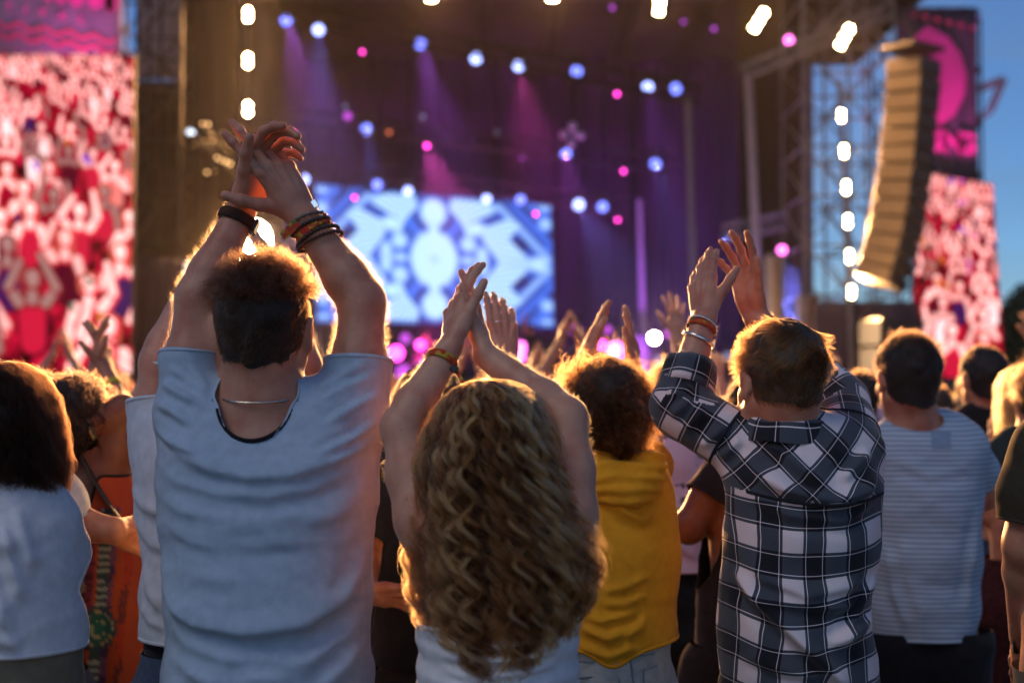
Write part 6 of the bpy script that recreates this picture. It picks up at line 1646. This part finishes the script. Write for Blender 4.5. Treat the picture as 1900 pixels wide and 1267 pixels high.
        for r0, r1, col in ((0, 10, (.01, .13, .11)), (10, 13, (.3, .35, .2)), (13, 22, (.008, .10, .09)), (22, 25, (.30, .28, .15)), (25, 30, (.02, .05, .08))): m = (R1 >= r0) & (R1 < r1) & (py > 1080); c[m] = col
        up = (py < 935); c[up] = (.30, .045, .010)
        R2 = np.hypot((px - 178) * .9, (py - 985)); c[(R2 < 18) & (py < 1010)] = (.01, .08, .07); c[(R2 > 18) & (R2 < 24) & (py < 1015)] = (.03, .02, .05)
        a = o.data.color_attributes.new("print", 'FLOAT_COLOR', 'POINT'); 
        if len(o.data.vertices) == len(c): C4 = np.ones((len(c), 4), np.float32); C4[:, :3] = c; a.data.foreach_set("color", C4.ravel())
    # low cut back: neckline dips in a V to the small of the back
    vx = P(178, 0, d)[0]
    def nf(V):
        zt_ = P(0, 935, d)[2]; dx = np.abs(V[:, 0] - vx); return np.where(V[:, 1] < d + .02, (dx - .030 - .0) - np.where(V[:, 2] > zt_, .16 * (V[:, 2] - zt_) * 1.2, -(zt_ - V[:, 2]) * 1.5), .05)
    lv = [(122, 226, 872, .058), (112, 232, 915, .082), (116, 242, 985, .09), (116, 250, 1060, .095), (108, 268, 1150, .12), (104, 276, 1267, .14), (85, 300, 1500, .18), (70, 320, 1700, .22)]
    def dpd(V, NN): return .006 * np.sin(V[:, 0] * 70 + 2 * vnoise(V * np.array([5, 5, 1.5]), 2)) * np.clip((P(0, 1000, d)[2] - V[:, 2]) / .2, 0, 1) + .003 * fbm(V * 9, 2, 1)
    p.garment("dress", dm, .0, None, hem=.35, lev=lv, neckfn=nf, disp=dpd, h=.008, uvfn=paint, k=.04)
    a, b2 = P(150, 842, d - .06), P(232, 975, d - .11); path = np.array([a + (b2 - a) * t for t in np.linspace(0, 1, 12)]); path[:, 1] -= .02 * np.sin(np.linspace(0, pi, 12)); sweep("bag_strap", path, .004, plain((.03, .035, .02), .6, "dark_strap"), p.root, 8, False, (.014, .003))
    p.shoes(SHOE_B)
    cap = hair_cap("hair", p.C, p.R, p.hs, HB_DARK, p.root, .018, .008, .008, 35, .0)[0]
    v = unit_rows(rng.normal(size=(2600, 3))); v[:, 1] = -np.abs(v[:, 1]); q = p.C + [0, -.01, .03] + v * .1; strands("curl", grow(q, v, .035, 12, None, .9, 0, 1.3, 80, 4, .05), H_DARK, cap, .00025, .0001)
    # --- neighbour with pale sleeve, arm round the dress
    d = 3.05
    p = Person("person in pale blue tee with an arm round the woman in orange", d, [(-25, 108, 900, .055), (-40, 125, 950, .085), (-40, 112, 1050, .095), (-40, 108, 1150, .10), (-45, 112, 1250, .11)], (35, 790), (40, 880, .055), SK_B, .008, 1.0, 0, 0)
    p.arm('l', (-15, 925, .0), (-60, 1080, .05), (-30, 1200, .15)); p.arm('r', (98, 925, .02), (118, 968, .03), (212, 985, .02), (.05, .042, .040, .028), dict(to=(262, 1000, .10), pn=(.1, .95, -.2), s=.95, h=.004, curl=(25, 25, 25, 25), thumb=(30, 20, 5))); p.body()
    tee(p, PALE_C, dict(l=.5, r=.95), P(0, 1200, d)[2], h=.008); p.trousers(DENIM_D); p.shoes(SHOE_B); hair_simple(p, H_DARK, HB_DARK, 'short', 3000, .03)
    # --- clapping person in front of left screen
    d = 4.4
    p = Person("person clapping overhead with a yellow wristband before the left screen", d, [(130, 238, 862, .05), (118, 250, 900, .08), (122, 246, 1000, .09), (125, 240, 1150, .10)], (178, 806), (182, 858, .05), SK_B, .010, .97, 0, 0)
    p.arm('l', (140, 872, .0), (140, 770, .05), (172, 702, .1), (.048, .04, .038, .026), dict(to=(178, 648, .12), pn=(.9, .3, 0), h=.005)); p.arm('r', (232, 872, .0), (228, 775, .05), (202, 700, .1), (.048, .04, .038, .026), dict(to=(190, 645, .12), pn=(-.9, .3, 0), h=.005)); p.body()
    band("paper_wristband", p, 'r', .82, .031, plain((.55, .45, .02), .5, "yellow_band"), None, .010, .002)
    m = MB(); m.box(P(190, 726, d + .05), (.05, .004, .022), frame(0, 0, 25), .001); m.build("band_tail", plain((.55, .45, .02), .5, "yellow_band"), p.bodyo)
    tee(p, BLACK_C, .4, P(0, 1100, d)[2], h=.011); p.trousers(DENIM_D); p.shoes(SHOE_B); hair_simple(p, H_BL, HB_LIGHT, 'whorl', 2500, .06)
    # --- black clad person between grey tee and curls
    d = 3.35
    p = Person("person dressed in black with hand on hip, between the grey tee and the curls", d, [(712, 872, 885, .055), (694, 890, 935, .085), (700, 884, 1020, .09), (708, 878, 1110, .095), (700, 884, 1235, .11)], (798, 776), (795, 870, .05), SK_B, .008, .98, 0, 0, hipz=.88)
    p.arm('l', (722, 912, .02), (672, 1030, .02), (690, 1100, -.08), (.045, .038, .036, .025), dict(to=(745, 1108, -.12), pn=(-.2, .9, .3), s=.92, h=.004, curl=(10, 12, 14, 16), thumb=(50, 10, 0))); p.arm('r', (868, 912, .02), (900, 1030, .02), (890, 1120, .1)); p.body()
    tee(p, BLACK_C, .6, P(0, 1222, d)[2], h=.008); p.trousers(cloth((.022, .02, .022), "charcoal_denim", .3, .1)); p.shoes(SHOE_B)
    shell(p, H_DARK, HB_DARK, [(.125, .0, .02), (.12, .03, .06), (.10, .062, .09), (.05, .086, .108), (-.02, .092, .105), (-.10, .09, .10), (-.13, .085, .09)], .0, 130, 40, (.001, .004), .0002, 5, 130, fly=60)
    # --- person with ring behind the curls (hand up)
    d = 3.1
    p = Person("person hidden behind the curls with one ringed hand raised", d, [(880, 1010, 880, .055), (862, 1032, 930, .085), (868, 1028, 1020, .09), (870, 1020, 1195, .10)], (952, 800), (950, 868, .05), SK_A, .008, .95, 0, 0, hipz=.86)
    p.arm('l', (888, 905, .02), (858, 1020, .1), (900, 1060, .2)); p.arm('r', (1004, 905, .02), (1010, 770, .08), (938, 670, .12), (.046, .038, .037, .025), dict(to=(930, 590, .16), pn=(-.12, .97, .1), s=.96, curl=(8, 14, 16, 18), spread=1, thumb=(32, 6, 0), h=.0026)); p.body()
    rp = P(926, 594, d + .1); hf = p.hands[0][6]; q = P(924, 597, d + .125)
    th_ = np.linspace(0, 2 * pi, 20, endpoint=False); path = np.stack([q[0] + .0095 * np.cos(th_), q[1] + .0095 * np.sin(th_), q[2] + .001 * np.cos(th_)], 1); sweep("ring", path, .0014, metal((.9, .88, .85), .2, "silver_ring"), p.bodyo)
    tee(p, BLACK_C, .4, P(0, 1180, d)[2], h=.009); p.trousers(DENIM_D); p.shoes(SHOE_B); hair_simple(p, H_BR, HB_BROWN, 'whorl', 2500, .05)
    # --- pink printed tee, black shorts
    d = 4.3
    p = Person("person in pale pink printed tee and black shorts, behind the plaid elbow", d, [(1212, 1296, 818, .052), (1190, 1308, 865, .085), (1192, 1304, 940, .095), (1196, 1300, 1010, .10), (1192, 1306, 1060, .11)], (1250, 752), (1252, 812, .05), SK_B, .009, 1.0, 0, 0, hipz=.95)
    p.arm('l', (1218, 838, .0), (1202, 930, .08), (1240, 960, .25)); p.arm('r', (1290, 838, .0), (1312, 925, .1), (1285, 880, .28)); p.body()
    pm, nt, b = mat_new("printed_pink_cotton"); tc = nt.nodes.new("ShaderNodeTexCoord"); mp = N(nt, "ShaderNodeMapping"); mp.inputs["Scale"].default_value = (5, 1, 14); mp.inputs["Rotation"].default_value = (0, .6, 0)
    n1 = N(nt, "ShaderNodeTexNoise", i_Scale=2.6, i_Detail=5.0); nt.links.new(tc.outputs["Object"], mp.inputs[0]); nt.links.new(mp.outputs[0], n1.inputs["Vector"]); sx = nt.nodes.new("ShaderNodeSeparateXYZ"); nt.links.new(tc.outputs["Object"], sx.inputs[0])
    z0 = P(0, 865, d)[2]; ab = N(nt, "ShaderNodeMath", operation='SUBTRACT'); ab.inputs[1].default_value = z0; nt.links.new(sx.outputs[2], ab.inputs[0]); a2 = N(nt, "ShaderNodeMath", operation='ABSOLUTE'); nt.links.new(ab.outputs[0], a2.inputs[0])
    l2 = N(nt, "ShaderNodeMath", operation='LESS_THAN'); l2.inputs[1].default_value = .10; nt.links.new(a2.outputs[0], l2.inputs[0]); g2 = N(nt, "ShaderNodeMath", operation='GREATER_THAN'); g2.inputs[1].default_value = .54; nt.links.new(n1.outputs[0], g2.inputs[0])
    ml = N(nt, "ShaderNodeMath", operation='MULTIPLY'); nt.links.new(l2.outputs[0], ml.inputs[0]); nt.links.new(g2.outputs[0], ml.inputs[1]); mx = nt.nodes.new("ShaderNodeMix"); mx.data_type = 'RGBA'; mx.inputs[6].default_value = (.60, .42, .50, 1); mx.inputs[7].default_value = (.12, .09, .13, 1); nt.links.new(ml.outputs[0], mx.inputs[0]); nt.links.new(mx.outputs[2], b.inputs["Base Color"]); b.inputs["Roughness"].default_value = .9
    dp = lambda V, NN: sum(crease(V, q, a, w_, d, True, NN) for q, a, w_ in (([(1205, 960), (1240, 1000), (1290, 1030)], .010, .014), ([(1200, 930), (1230, 960), (1290, 985)], .008, .012)))
    tee(p, pm, .6, P(0, 1052, d)[2], disp=dp, h=.010, ease=.012); p.trousers(BLACK_C, "shorts", True, top=P(0, 1045, d)[2], ease=.03); p.shoes(SHOE_W); hair_simple(p, H_BR, HB_BROWN, 'whorl', 2500, .05)
    # --- black tee with bent elbow
    d = 3.6
    p = Person("person in black tee with bent elbow, half hidden by the plaid shirt", d, [(1345, 1455, 850, .052), (1318, 1475, 900, .085), (1320, 1470, 1000, .095), (1318, 1470, 1130, .10), (1312, 1475, 1200, .11)], (1405, 775), (1402, 845, .05), SK_D, .008, .95, 0, 0, hipz=.86)
    p.arm('l', (1342, 888, .0), (1278, 978, -.02), (1345, 905, .2), (.048, .042, .042, .027)); p.arm('r', (1450, 888, .0), (1500, 980, .05), (1450, 1060, .2)); p.body()
    band("paper_wristband", p, 'l', .85, .031, plain((.35, .55, .05), .5, "lime_band"), None, .010, .002)
    tee(p, BLACK_C, .42, P(0, 1190, d)[2], h=.009, ease=.010); p.trousers(BLACK_C); p.shoes(SHOE_B); hair_simple(p, H_DARK, HB_DARK, 'short', 2500, .02)
    # --- striped pale blue tee, right
    d = 4.05
    p = Person("man in loose blue tee with thin dark stripes and black shorts", d, [(1640, 1800, 805, .052), (1614, 1820, 850, .088), (1612, 1818, 930, .105), (1612, 1812, 1030, .108), (1614, 1808, 1120, .108), (1612, 1806, 1180, .11)], (1682, 702), (1702, 792, .058), SK_A, .008, 1.02, 14, -4)
    p.arm('l', (1648, 830, .02), (1625, 935, .12), (1650, 940, .35)); p.arm('r', (1792, 830, .02), (1822, 920, .10), (1790, 930, .35), (.054, .044, .042, .028)); p.body()
    sm, nt, b = mat_new("striped_jersey"); tc = nt.nodes.new("ShaderNodeTexCoord"); sx = nt.nodes.new("ShaderNodeSeparateXYZ"); nt.links.new(tc.outputs["Object"], sx.inputs[0])
    nz_ = N(nt, "ShaderNodeTexNoise", i_Scale=3.0); nt.links.new(tc.outputs["Object"], nz_.inputs["Vector"]); ms = N(nt, "ShaderNodeMath", operation='MULTIPLY_ADD'); ms.inputs[1].default_value = .03; nt.links.new(nz_.outputs[0], ms.inputs[0]); nt.links.new(sx.outputs[2], ms.inputs[2])
    mu = N(nt, "ShaderNodeMath", operation='MULTIPLY'); mu.inputs[1].default_value = 1 / .0138; nt.links.new(ms.outputs[0], mu.inputs[0]); fr_ = N(nt, "ShaderNodeMath", operation='FRACT'); nt.links.new(mu.outputs[0], fr_.inputs[0]); lt = N(nt, "ShaderNodeMath", operation='LESS_THAN'); lt.inputs[1].default_value = .28; nt.links.new(fr_.outputs[0], lt.inputs[0])
    mx = nt.nodes.new("ShaderNodeMix"); mx.data_type = 'RGBA'; mx.inputs[6].default_value = (.36, .46, .56, 1); mx.inputs[7].default_value = (.17, .23, .31, 1); nt.links.new(lt.outputs[0], mx.inputs[0]); nt.links.new(mx.outputs[2], b.inputs["Base Color"]); b.inputs["Roughness"].default_value = .92; b.inputs["Sheen Weight"].default_value = .2
    dp = lambda V, NN: sum(crease(V, q, a, w_, d, True, NN) for q, a, w_ in (([(1630, 1000), (1640, 1080), (1660, 1160)], .010, .012), ([(1655, 980), (1662, 1060), (1690, 1150)], .007, .014), ([(1800, 930), (1780, 1020), (1770, 1130)], .008, .014), ([(1640, 850), (1700, 880), (1790, 860)], .006, .014)))
    o, V, F = tee(p, sm, .62, P(0, 1176, d)[2], (.10, .09, .06), dp, .008, .008, neck=(1702, 790, 0)); patch('label_patch', V, F, d, 1728, 800, 1764, 830, cloth((.22, .31, .42), 'patch_blue'), o); p.trousers(BLACK_C, "shorts", True, top=P(0, 1165, d)[2], ease=.03); p.shoes(SHOE_W)
    hair_simple(p, H_DARK, HB_DARK, 'short', 6000, .035)
    # --- black tee man beyond
    d = 5.6
    p = Person("man in black tee with cropped dark hair under the right screen", d, [(1780, 1872, 775, .05), (1768, 1888, 810, .085), (1770, 1886, 900, .10), (1772, 1884, 1000, .11)], (1822, 702), (1830, 768, .055), SK_A, .010, 1.02, 20, 0)
    p.arm('l', (1788, 790, 0), (1775, 870, .1), (1800, 850, .3)); p.arm('r', (1872, 790, 0), (1890, 870, .1), (1860, 850, .3)); p.body(); tee(p, BLACK_C, .6, P(0, 960, d)[2], h=.012); p.trousers(DENIM_D); p.shoes(SHOE_B); hair_simple(p, H_DARK, HB_DARK, 'short', 3000, .015)
    # --- blonde woman clapping at the right edge
    d = 5.1
    p = Person("blonde woman clapping at chest height by the right edge of the photo", d, [(1880, 1960, 820, .05), (1868, 1975, 860, .08), (1872, 1970, 960, .09), (1868, 1975, 1060, .10)], (1898, 742), (1912, 815, .045), SK_A, .010, .95, 30, 0)
    p.arm('l', (1884, 840, 0), (1868, 900, .05), (1856, 842, .12), (.044, .036, .034, .023), dict(to=(1848, 790, .14), pn=(.7, .6, 0), s=.9, h=.005)); p.arm('r', (1950, 840, 0), (1930, 910, .1), (1884, 832, .16), (.044, .036, .034, .023), dict(to=(1876, 778, .2), pn=(-.6, -.7, 0), s=.9, h=.005, spread=8)); p.body(); tee(p, DKGREEN, .5, P(0, 1000, d)[2], h=.012); p.trousers(DENIM_D); p.shoes(SHOE_B)
    shell(p, H_BL, HB_LIGHT, [(.125, .0, .02), (.12, .03, .06), (.10, .062, .09), (.05, .088, .108), (-.02, .095, .105), (-.12, .09, .10), (-.2, .08, .09)], .0, 100, 40, (.001, .006), .0003, 5, 130, fly=60)
    # --- dark green tee
    d = 4.7
    p = Person("person in dark green tee with red patterned shorts beside the striped tee", d, [(1846, 1968, 830, .055), (1822, 1985, 880, .09), (1830, 1980, 980, .10), (1832, 1978, 1040, .11)], (1930, 740), (1920, 815, .05), SK_B, .010, 1.0, 0, 0, hipz=.9)
    p.arm('l', (1852, 860, 0), (1838, 950, .02), (1868, 985, .15), (.05, .043, .042, .027)); p.arm('r', (1962, 860, 0), (1985, 950, .1), (1950, 985, .3)); p.body(); tee(p, DKGREEN, .55, P(0, 1010, d)[2], h=.011); p.trousers(cloth((.06, .012, .012), "dark_red_cotton", .5), "shorts", True, ease=.03); p.shoes(SHOE_B); hair_simple(p, H_BR, HB_BROWN, 'whorl', 2500, .06)
    # --- olive shirt cut by the right edge
    d = 2.75
    p = Person("person in olive shirt cut off by the right edge of the photo", d, [(1930, 2130, 800, .06), (1915, 2145, 870, .095), (1925, 2135, 990, .11), (1930, 2133, 1120, .115), (1920, 2135, 1250, .125)], (2025, 655), (2025, 770, .06), SK_B, .008, 1.02, 0, 0)
    p.arm('l', (1943, 838, .0), (1910, 1010, .0), (1900, 1180, .12), (.058, .050, .046, .029), dict(to=(1898, 1262, .16), pn=(.9, .3, 0), s=1.0, h=.004)); p.arm('r', (2117, 838, .0), (2155, 1010, .05), (2135, 1150, .2)); p.body(); tee(p, OLIVE, .78, P(0, 1230, d)[2], h=.008, ease=.010); p.trousers(KHAKI); p.shoes(SHOE_B); hair_simple(p, H_BR, HB_BROWN, 'short', 2500, .03)

# ------------------------------------------------------------------ crowd
def crowd():
    r = np.random.default_rng(21); D0 = 6.0; T = []
    hd = hairmat((.035, .02, .012), .35); hb = hairmat((.12, .06, .03), .35); hl = hairmat((.42, .25, .11), .35)
    HM = [(HB_DARK, hd), (HB_DARK, hd), (HB_BROWN, hb), (HB_LIGHT, hl)]
    tops = [cloth(c, "crowd_cotton", .15, .2, .92, .1) for c in ((.02, .02, .022), (.03, .035, .05), (.45, .42, .44), (.30, .06, .05), (.10, .14, .22), (.48, .38, .40), (.05, .06, .045), (.35, .25, .06), (.16, .15, .17), (.38, .30, .42))]
    tn = ["black", "navy", "white", "red", "blue", "pale pink", "dark green", "mustard", "grey", "lilac"]
    sk = [SK_A, SK_B, SK_E, SK_D]
    def templ(pose, fem):
        q = lambda x, z: inv(x, z, D0); w_ = .92 if fem else 1.0; H = 1.62 if fem else 1.74
        zz = lambda f_: H * f_
        def lv(hw, f_, rr): a = q(-hw * w_, zz(f_)); b = q(hw * w_, zz(f_)); return (a[0], b[0], a[1], rr)
        hx = q(0, zz(.925)); nk = q(0, zz(.835))
        p = Person("template", D0, [lv(.165, .815, .052), lv(.195, .775, .08), lv(.175, .70, .095), lv(.15, .62, .09), lv(.165, .54, .10)], hx, (*nk, .05), SK_A, .013, H / 1.78, 0, -3 if pose else 0, hipz=zz(.53))
        c = lambda x, z, dd: (*q(x * w_, zz(z)), dd)
        hl_ = dict(to=c(-.02, 1.19, .16), pn=(.9, .3, 0), h=.007, s=.95, spread=3); hr_ = dict(to=c(.02, 1.19, .16), pn=(-.9, .3, 0), h=.007, s=.95, spread=3)
        R_ = (.048, .04, .038, .026)
        if pose == 1:   # clapping overhead
            p.arm('l', c(-.16, .81, 0), c(-.19, .96, .08), c(-.055, 1.09, .14), R_, hl_); p.arm('r', c(.16, .81, 0), c(.19, .96, .08), c(.055, 1.09, .14), R_, hr_)
        elif pose == 2: # one arm up
            p.arm('l', c(-.17, .80, 0), c(-.22, .65, .05), c(-.12, .58, .22), R_, dict(to=c(-.05, .60, .36), pn=(.8, .1, .3), h=.007)); p.arm('r', c(.16, .81, 0), c(.22, .95, .05), c(.20, 1.10, .1), R_, dict(to=c(.19, 1.20, .12), pn=(-.2, .95, 0), h=.007, spread=9))
        elif pose == 3: # clap at the chest / face
            p.arm('l', c(-.17, .80, 0), c(-.21, .69, .12), c(-.07, .80, .28), R_, dict(to=c(-.02, .90, .32), pn=(.9, .2, 0), h=.007)); p.arm('r', c(.17, .80, 0), c(.21, .69, .12), c(.07, .80, .28), R_, dict(to=c(.03, .90, .34), pn=(-.9, .2, 0), h=.007))
        else:
            p.arm('l', c(-.175, .80, 0), c(-.21, .64, .02), c(-.19, .50, .08), R_, dict(to=c(-.18, .41, .1), pn=(.9, .2, 0), h=.007)); p.arm('r', c(.175, .80, 0), c(.21, .64, .02), c(.19, .50, .08), R_, dict(to=c(.18, .41, .1), pn=(-.9, .2, 0), h=.007))
        p.body(); tee(p, tops[0], .5, zz(.53), h=.015, ease=.008); p.trousers(DENIM_D, h=.018); p.shoes(SHOE_B)
        if fem: shell(p, hb, HB_BROWN, [(.125, .0, .02), (.12, .03, .06), (.10, .062, .09), (.05, .088, .108), (-.02, .095, .105), (-.12, .095, .10), (-.22, .085, .09)], .0, 45, 16, (.001, .007), .0006, 5, 130, fly=40)
        else: short_hair(p, hd, HB_DARK, 500, .035, .01, (0, -.5, .4), .5, 35, None, .012, .006, None, .2, k=4, r0=.0006)
        return p.root
    T = [(templ(ps, fm), ps, fm) for ps in (0, 1, 2, 3) for fm in (0, 1)]
    used = set()
    def place(k, x, y, yaw, ht, label, grp, ti, hi_, si):
        root, ps, fm = T[k]
        if k in used:
            def cp(o, par):
                c = o.copy(); COL.objects.link(c); c.parent = par
                for ch in o.children: cp(ch, c)
                return c
            root = cp(root, None)
        used.add(k)
        root.location = (x, y, 0); root.rotation_euler = (0, 0, radians(yaw)); root.scale = (ht,) * 3
        root["label"] = label; root["group"] = grp
        def setm(o, m):
            for sl_ in o.material_slots: sl_.link = 'OBJECT'; sl_.material = m
        for ch in root.children:
            n = ch.name.split('.')[0]
            if n == 'tshirt': setm(ch, tops[ti]); [setm(g, tops[ti]) for g in ch.children]
            elif n == 'body': setm(ch, sk[si])
            elif n == 'hair': setm(ch, HM[hi_][0]); [setm(g, HM[hi_][1]) for g in ch.children]
            elif n == 'trousers': setm(ch, (DENIM_D, BLACK_C, KHAKI, DENIM_M)[(ti + hi_) % 4])
        return root
    hn = ["dark", "dark", "brown", "blonde"]
    # nearer ones that can be picked out: (px, d, template (pose*2+fem), yaw, top, hair, skin, label)
    N1 = [(1596, 6.6, 6, 10, 0, 1, 1, "blurred person in black clapping before their face, between plaid and striped"), (1545, 8.0, 0, 0, 8, 2, 0, "grey clad person just right of the plaid man's head"), (1352, 7.2, 7, -10, 7, 3, 0, "blonde person in mustard clapping by the plaid man's left sleeve"),
          (1738, 7.6, 6, 0, 5, 2, 0, "person in pale pink clapping low between striped and black tees"), (868, 6.4, 3, 0, 5, 3, 2, "blonde woman in pink clapping overhead behind the curly woman's wrists"), (640, 6.2, 0, 0, 1, 0, 1, "dark haired person in navy seen under the grey tee's right sleeve"),
          (738, 7.4, 1, 5, 3, 2, 1, "brown haired woman in red beside the dark head left of the curls"), (1172, 5.6, 4, 0, 9, 1, 2, "person in lilac raising one hand by the round white lamp"), (1060, 7.8, 2, 0, 0, 1, 1, "person in black clapping overhead left of the afro"),
          (1480, 9.0, 3, 0, 2, 3, 0, "woman in white clapping overhead behind the plaid man's head"), (1660, 9.6, 2, 0, 4, 1, 1, "man in blue clapping overhead left of the right screen"), (1770, 9.2, 7, 0, 2, 3, 0, "blonde woman in white by the right screen's foot"),
          (1865, 8.4, 4, 0, 3, 0, 1, "person in red raising one hand below the right screen's corner"), (1290, 9.4, 5, 0, 2, 3, 2, "blonde woman in white raising one hand left of the plaid man"), (560, 8.6, 2, 0, 6, 1, 1, "man in dark green clapping overhead behind the grey tee's neck"),
          (228, 6.8, 1, 0, 0, 0, 3, "woman in black standing right of the orange dress"), (60, 6.6, 0, 0, 1, 0, 1, "man in navy behind the dark bob"), (300, 8.8, 2, 0, 8, 1, 1, "man in grey clapping overhead near the left scaffold tower"), (1000, 9.0, 3, 0, 3, 2, 0, "woman in red clapping overhead between curls and afro"), (1425, 6.3, 1, 0, 0, 0, 1, "woman in black hidden behind the plaid man's neck")]
    pts = []
    for px, d_, k, yaw, ti, hi_, si, lb in N1:
        x = (px - 950) / FPX * d_; pts.append((x, d_)); place(k, x, d_, yaw, r.uniform(.95, 1.0), lb, "spectators a few rows ahead", ti, hi_, si)
    tries = 0; far = []
    while len(far) < 185 and tries < 9000:
        tries += 1; y = 9.5 + 22.5 * r.random() ** .9; x = r.uniform(-.40, .42) * y
        if all((x - a) ** 2 + ((y - b)) ** 2 > .75 ** 2 for a, b in pts): pts.append((x, y)); far.append((x, y))
    seen = set()
    for x, y in sorted(far, key=lambda q: q[1]):
        ps = r.choice(4, p=[.36, .24, .14, .26]); k = ps * 2 + int(r.random() < .5)
        ti, hi_ = int(r.integers(10)), int(r.choice(4, p=[.4, .2, .25, .15])); px = 950 + FPX * x / y; fm = k % 2
        zone = "by the left screen" if px < 330 else "below the left lamp column" if px < 580 else "below the blue screen" if px < 1030 else "before stage's right half" if px < 1500 else "by the right screen"
        row = "middle row" if y < 17 else "far row"
        for _ in range(60):
            lb = "%s-haired %s, %s top, %s, %s %s" % (hn[hi_], "woman" if fm else "man", tn[ti], ("arms down", "clapping overhead", "one arm up", "hands together")[ps], row, zone)
            if lb not in seen: break
            ti, hi_ = int(r.integers(10)), int(r.choice(4, p=[.4, .2, .25, .15]))
        seen.add(lb)
        place(k, x, y, r.uniform(-18, 18), r.uniform(.93, 1.02), lb, "out of focus spectators before the stage", ti, hi_, int(r.choice(4, p=[.4, .3, .2, .1])))
    # performers on stage
    for i, (px, y, k, ti, lb) in enumerate(((790, 45.8, 6, 0, "drummer behind the drum kit on the stage"), (880, 43.8, 6, 3, "keyboard player in red in the middle of the stage"), (1085, 43.8, 6, 9, "keyboard player in lilac at the right of the stage"), (985, 41, 5, 0, "singer in black raising one hand at the stage front"))):
        o = place(k, (px - 950) / FPX * y, y, 180, 1.0, lb, "performers on the stage", ti, 1, 0); o.location[2] = 2.0
    for i, (rt, ps, fm) in enumerate(T):
        if i not in used: rt.location = (0, 33, 0)
ground(); build_stage(); build_lamps(); build_towers(); build_band(); build_lights()
man_in_grey_tee(); girl_with_curls(); woman_in_yellow(); man_in_plaid()
others(); crowd()
build_haze(.000026, .9)
build_smoke(.006)
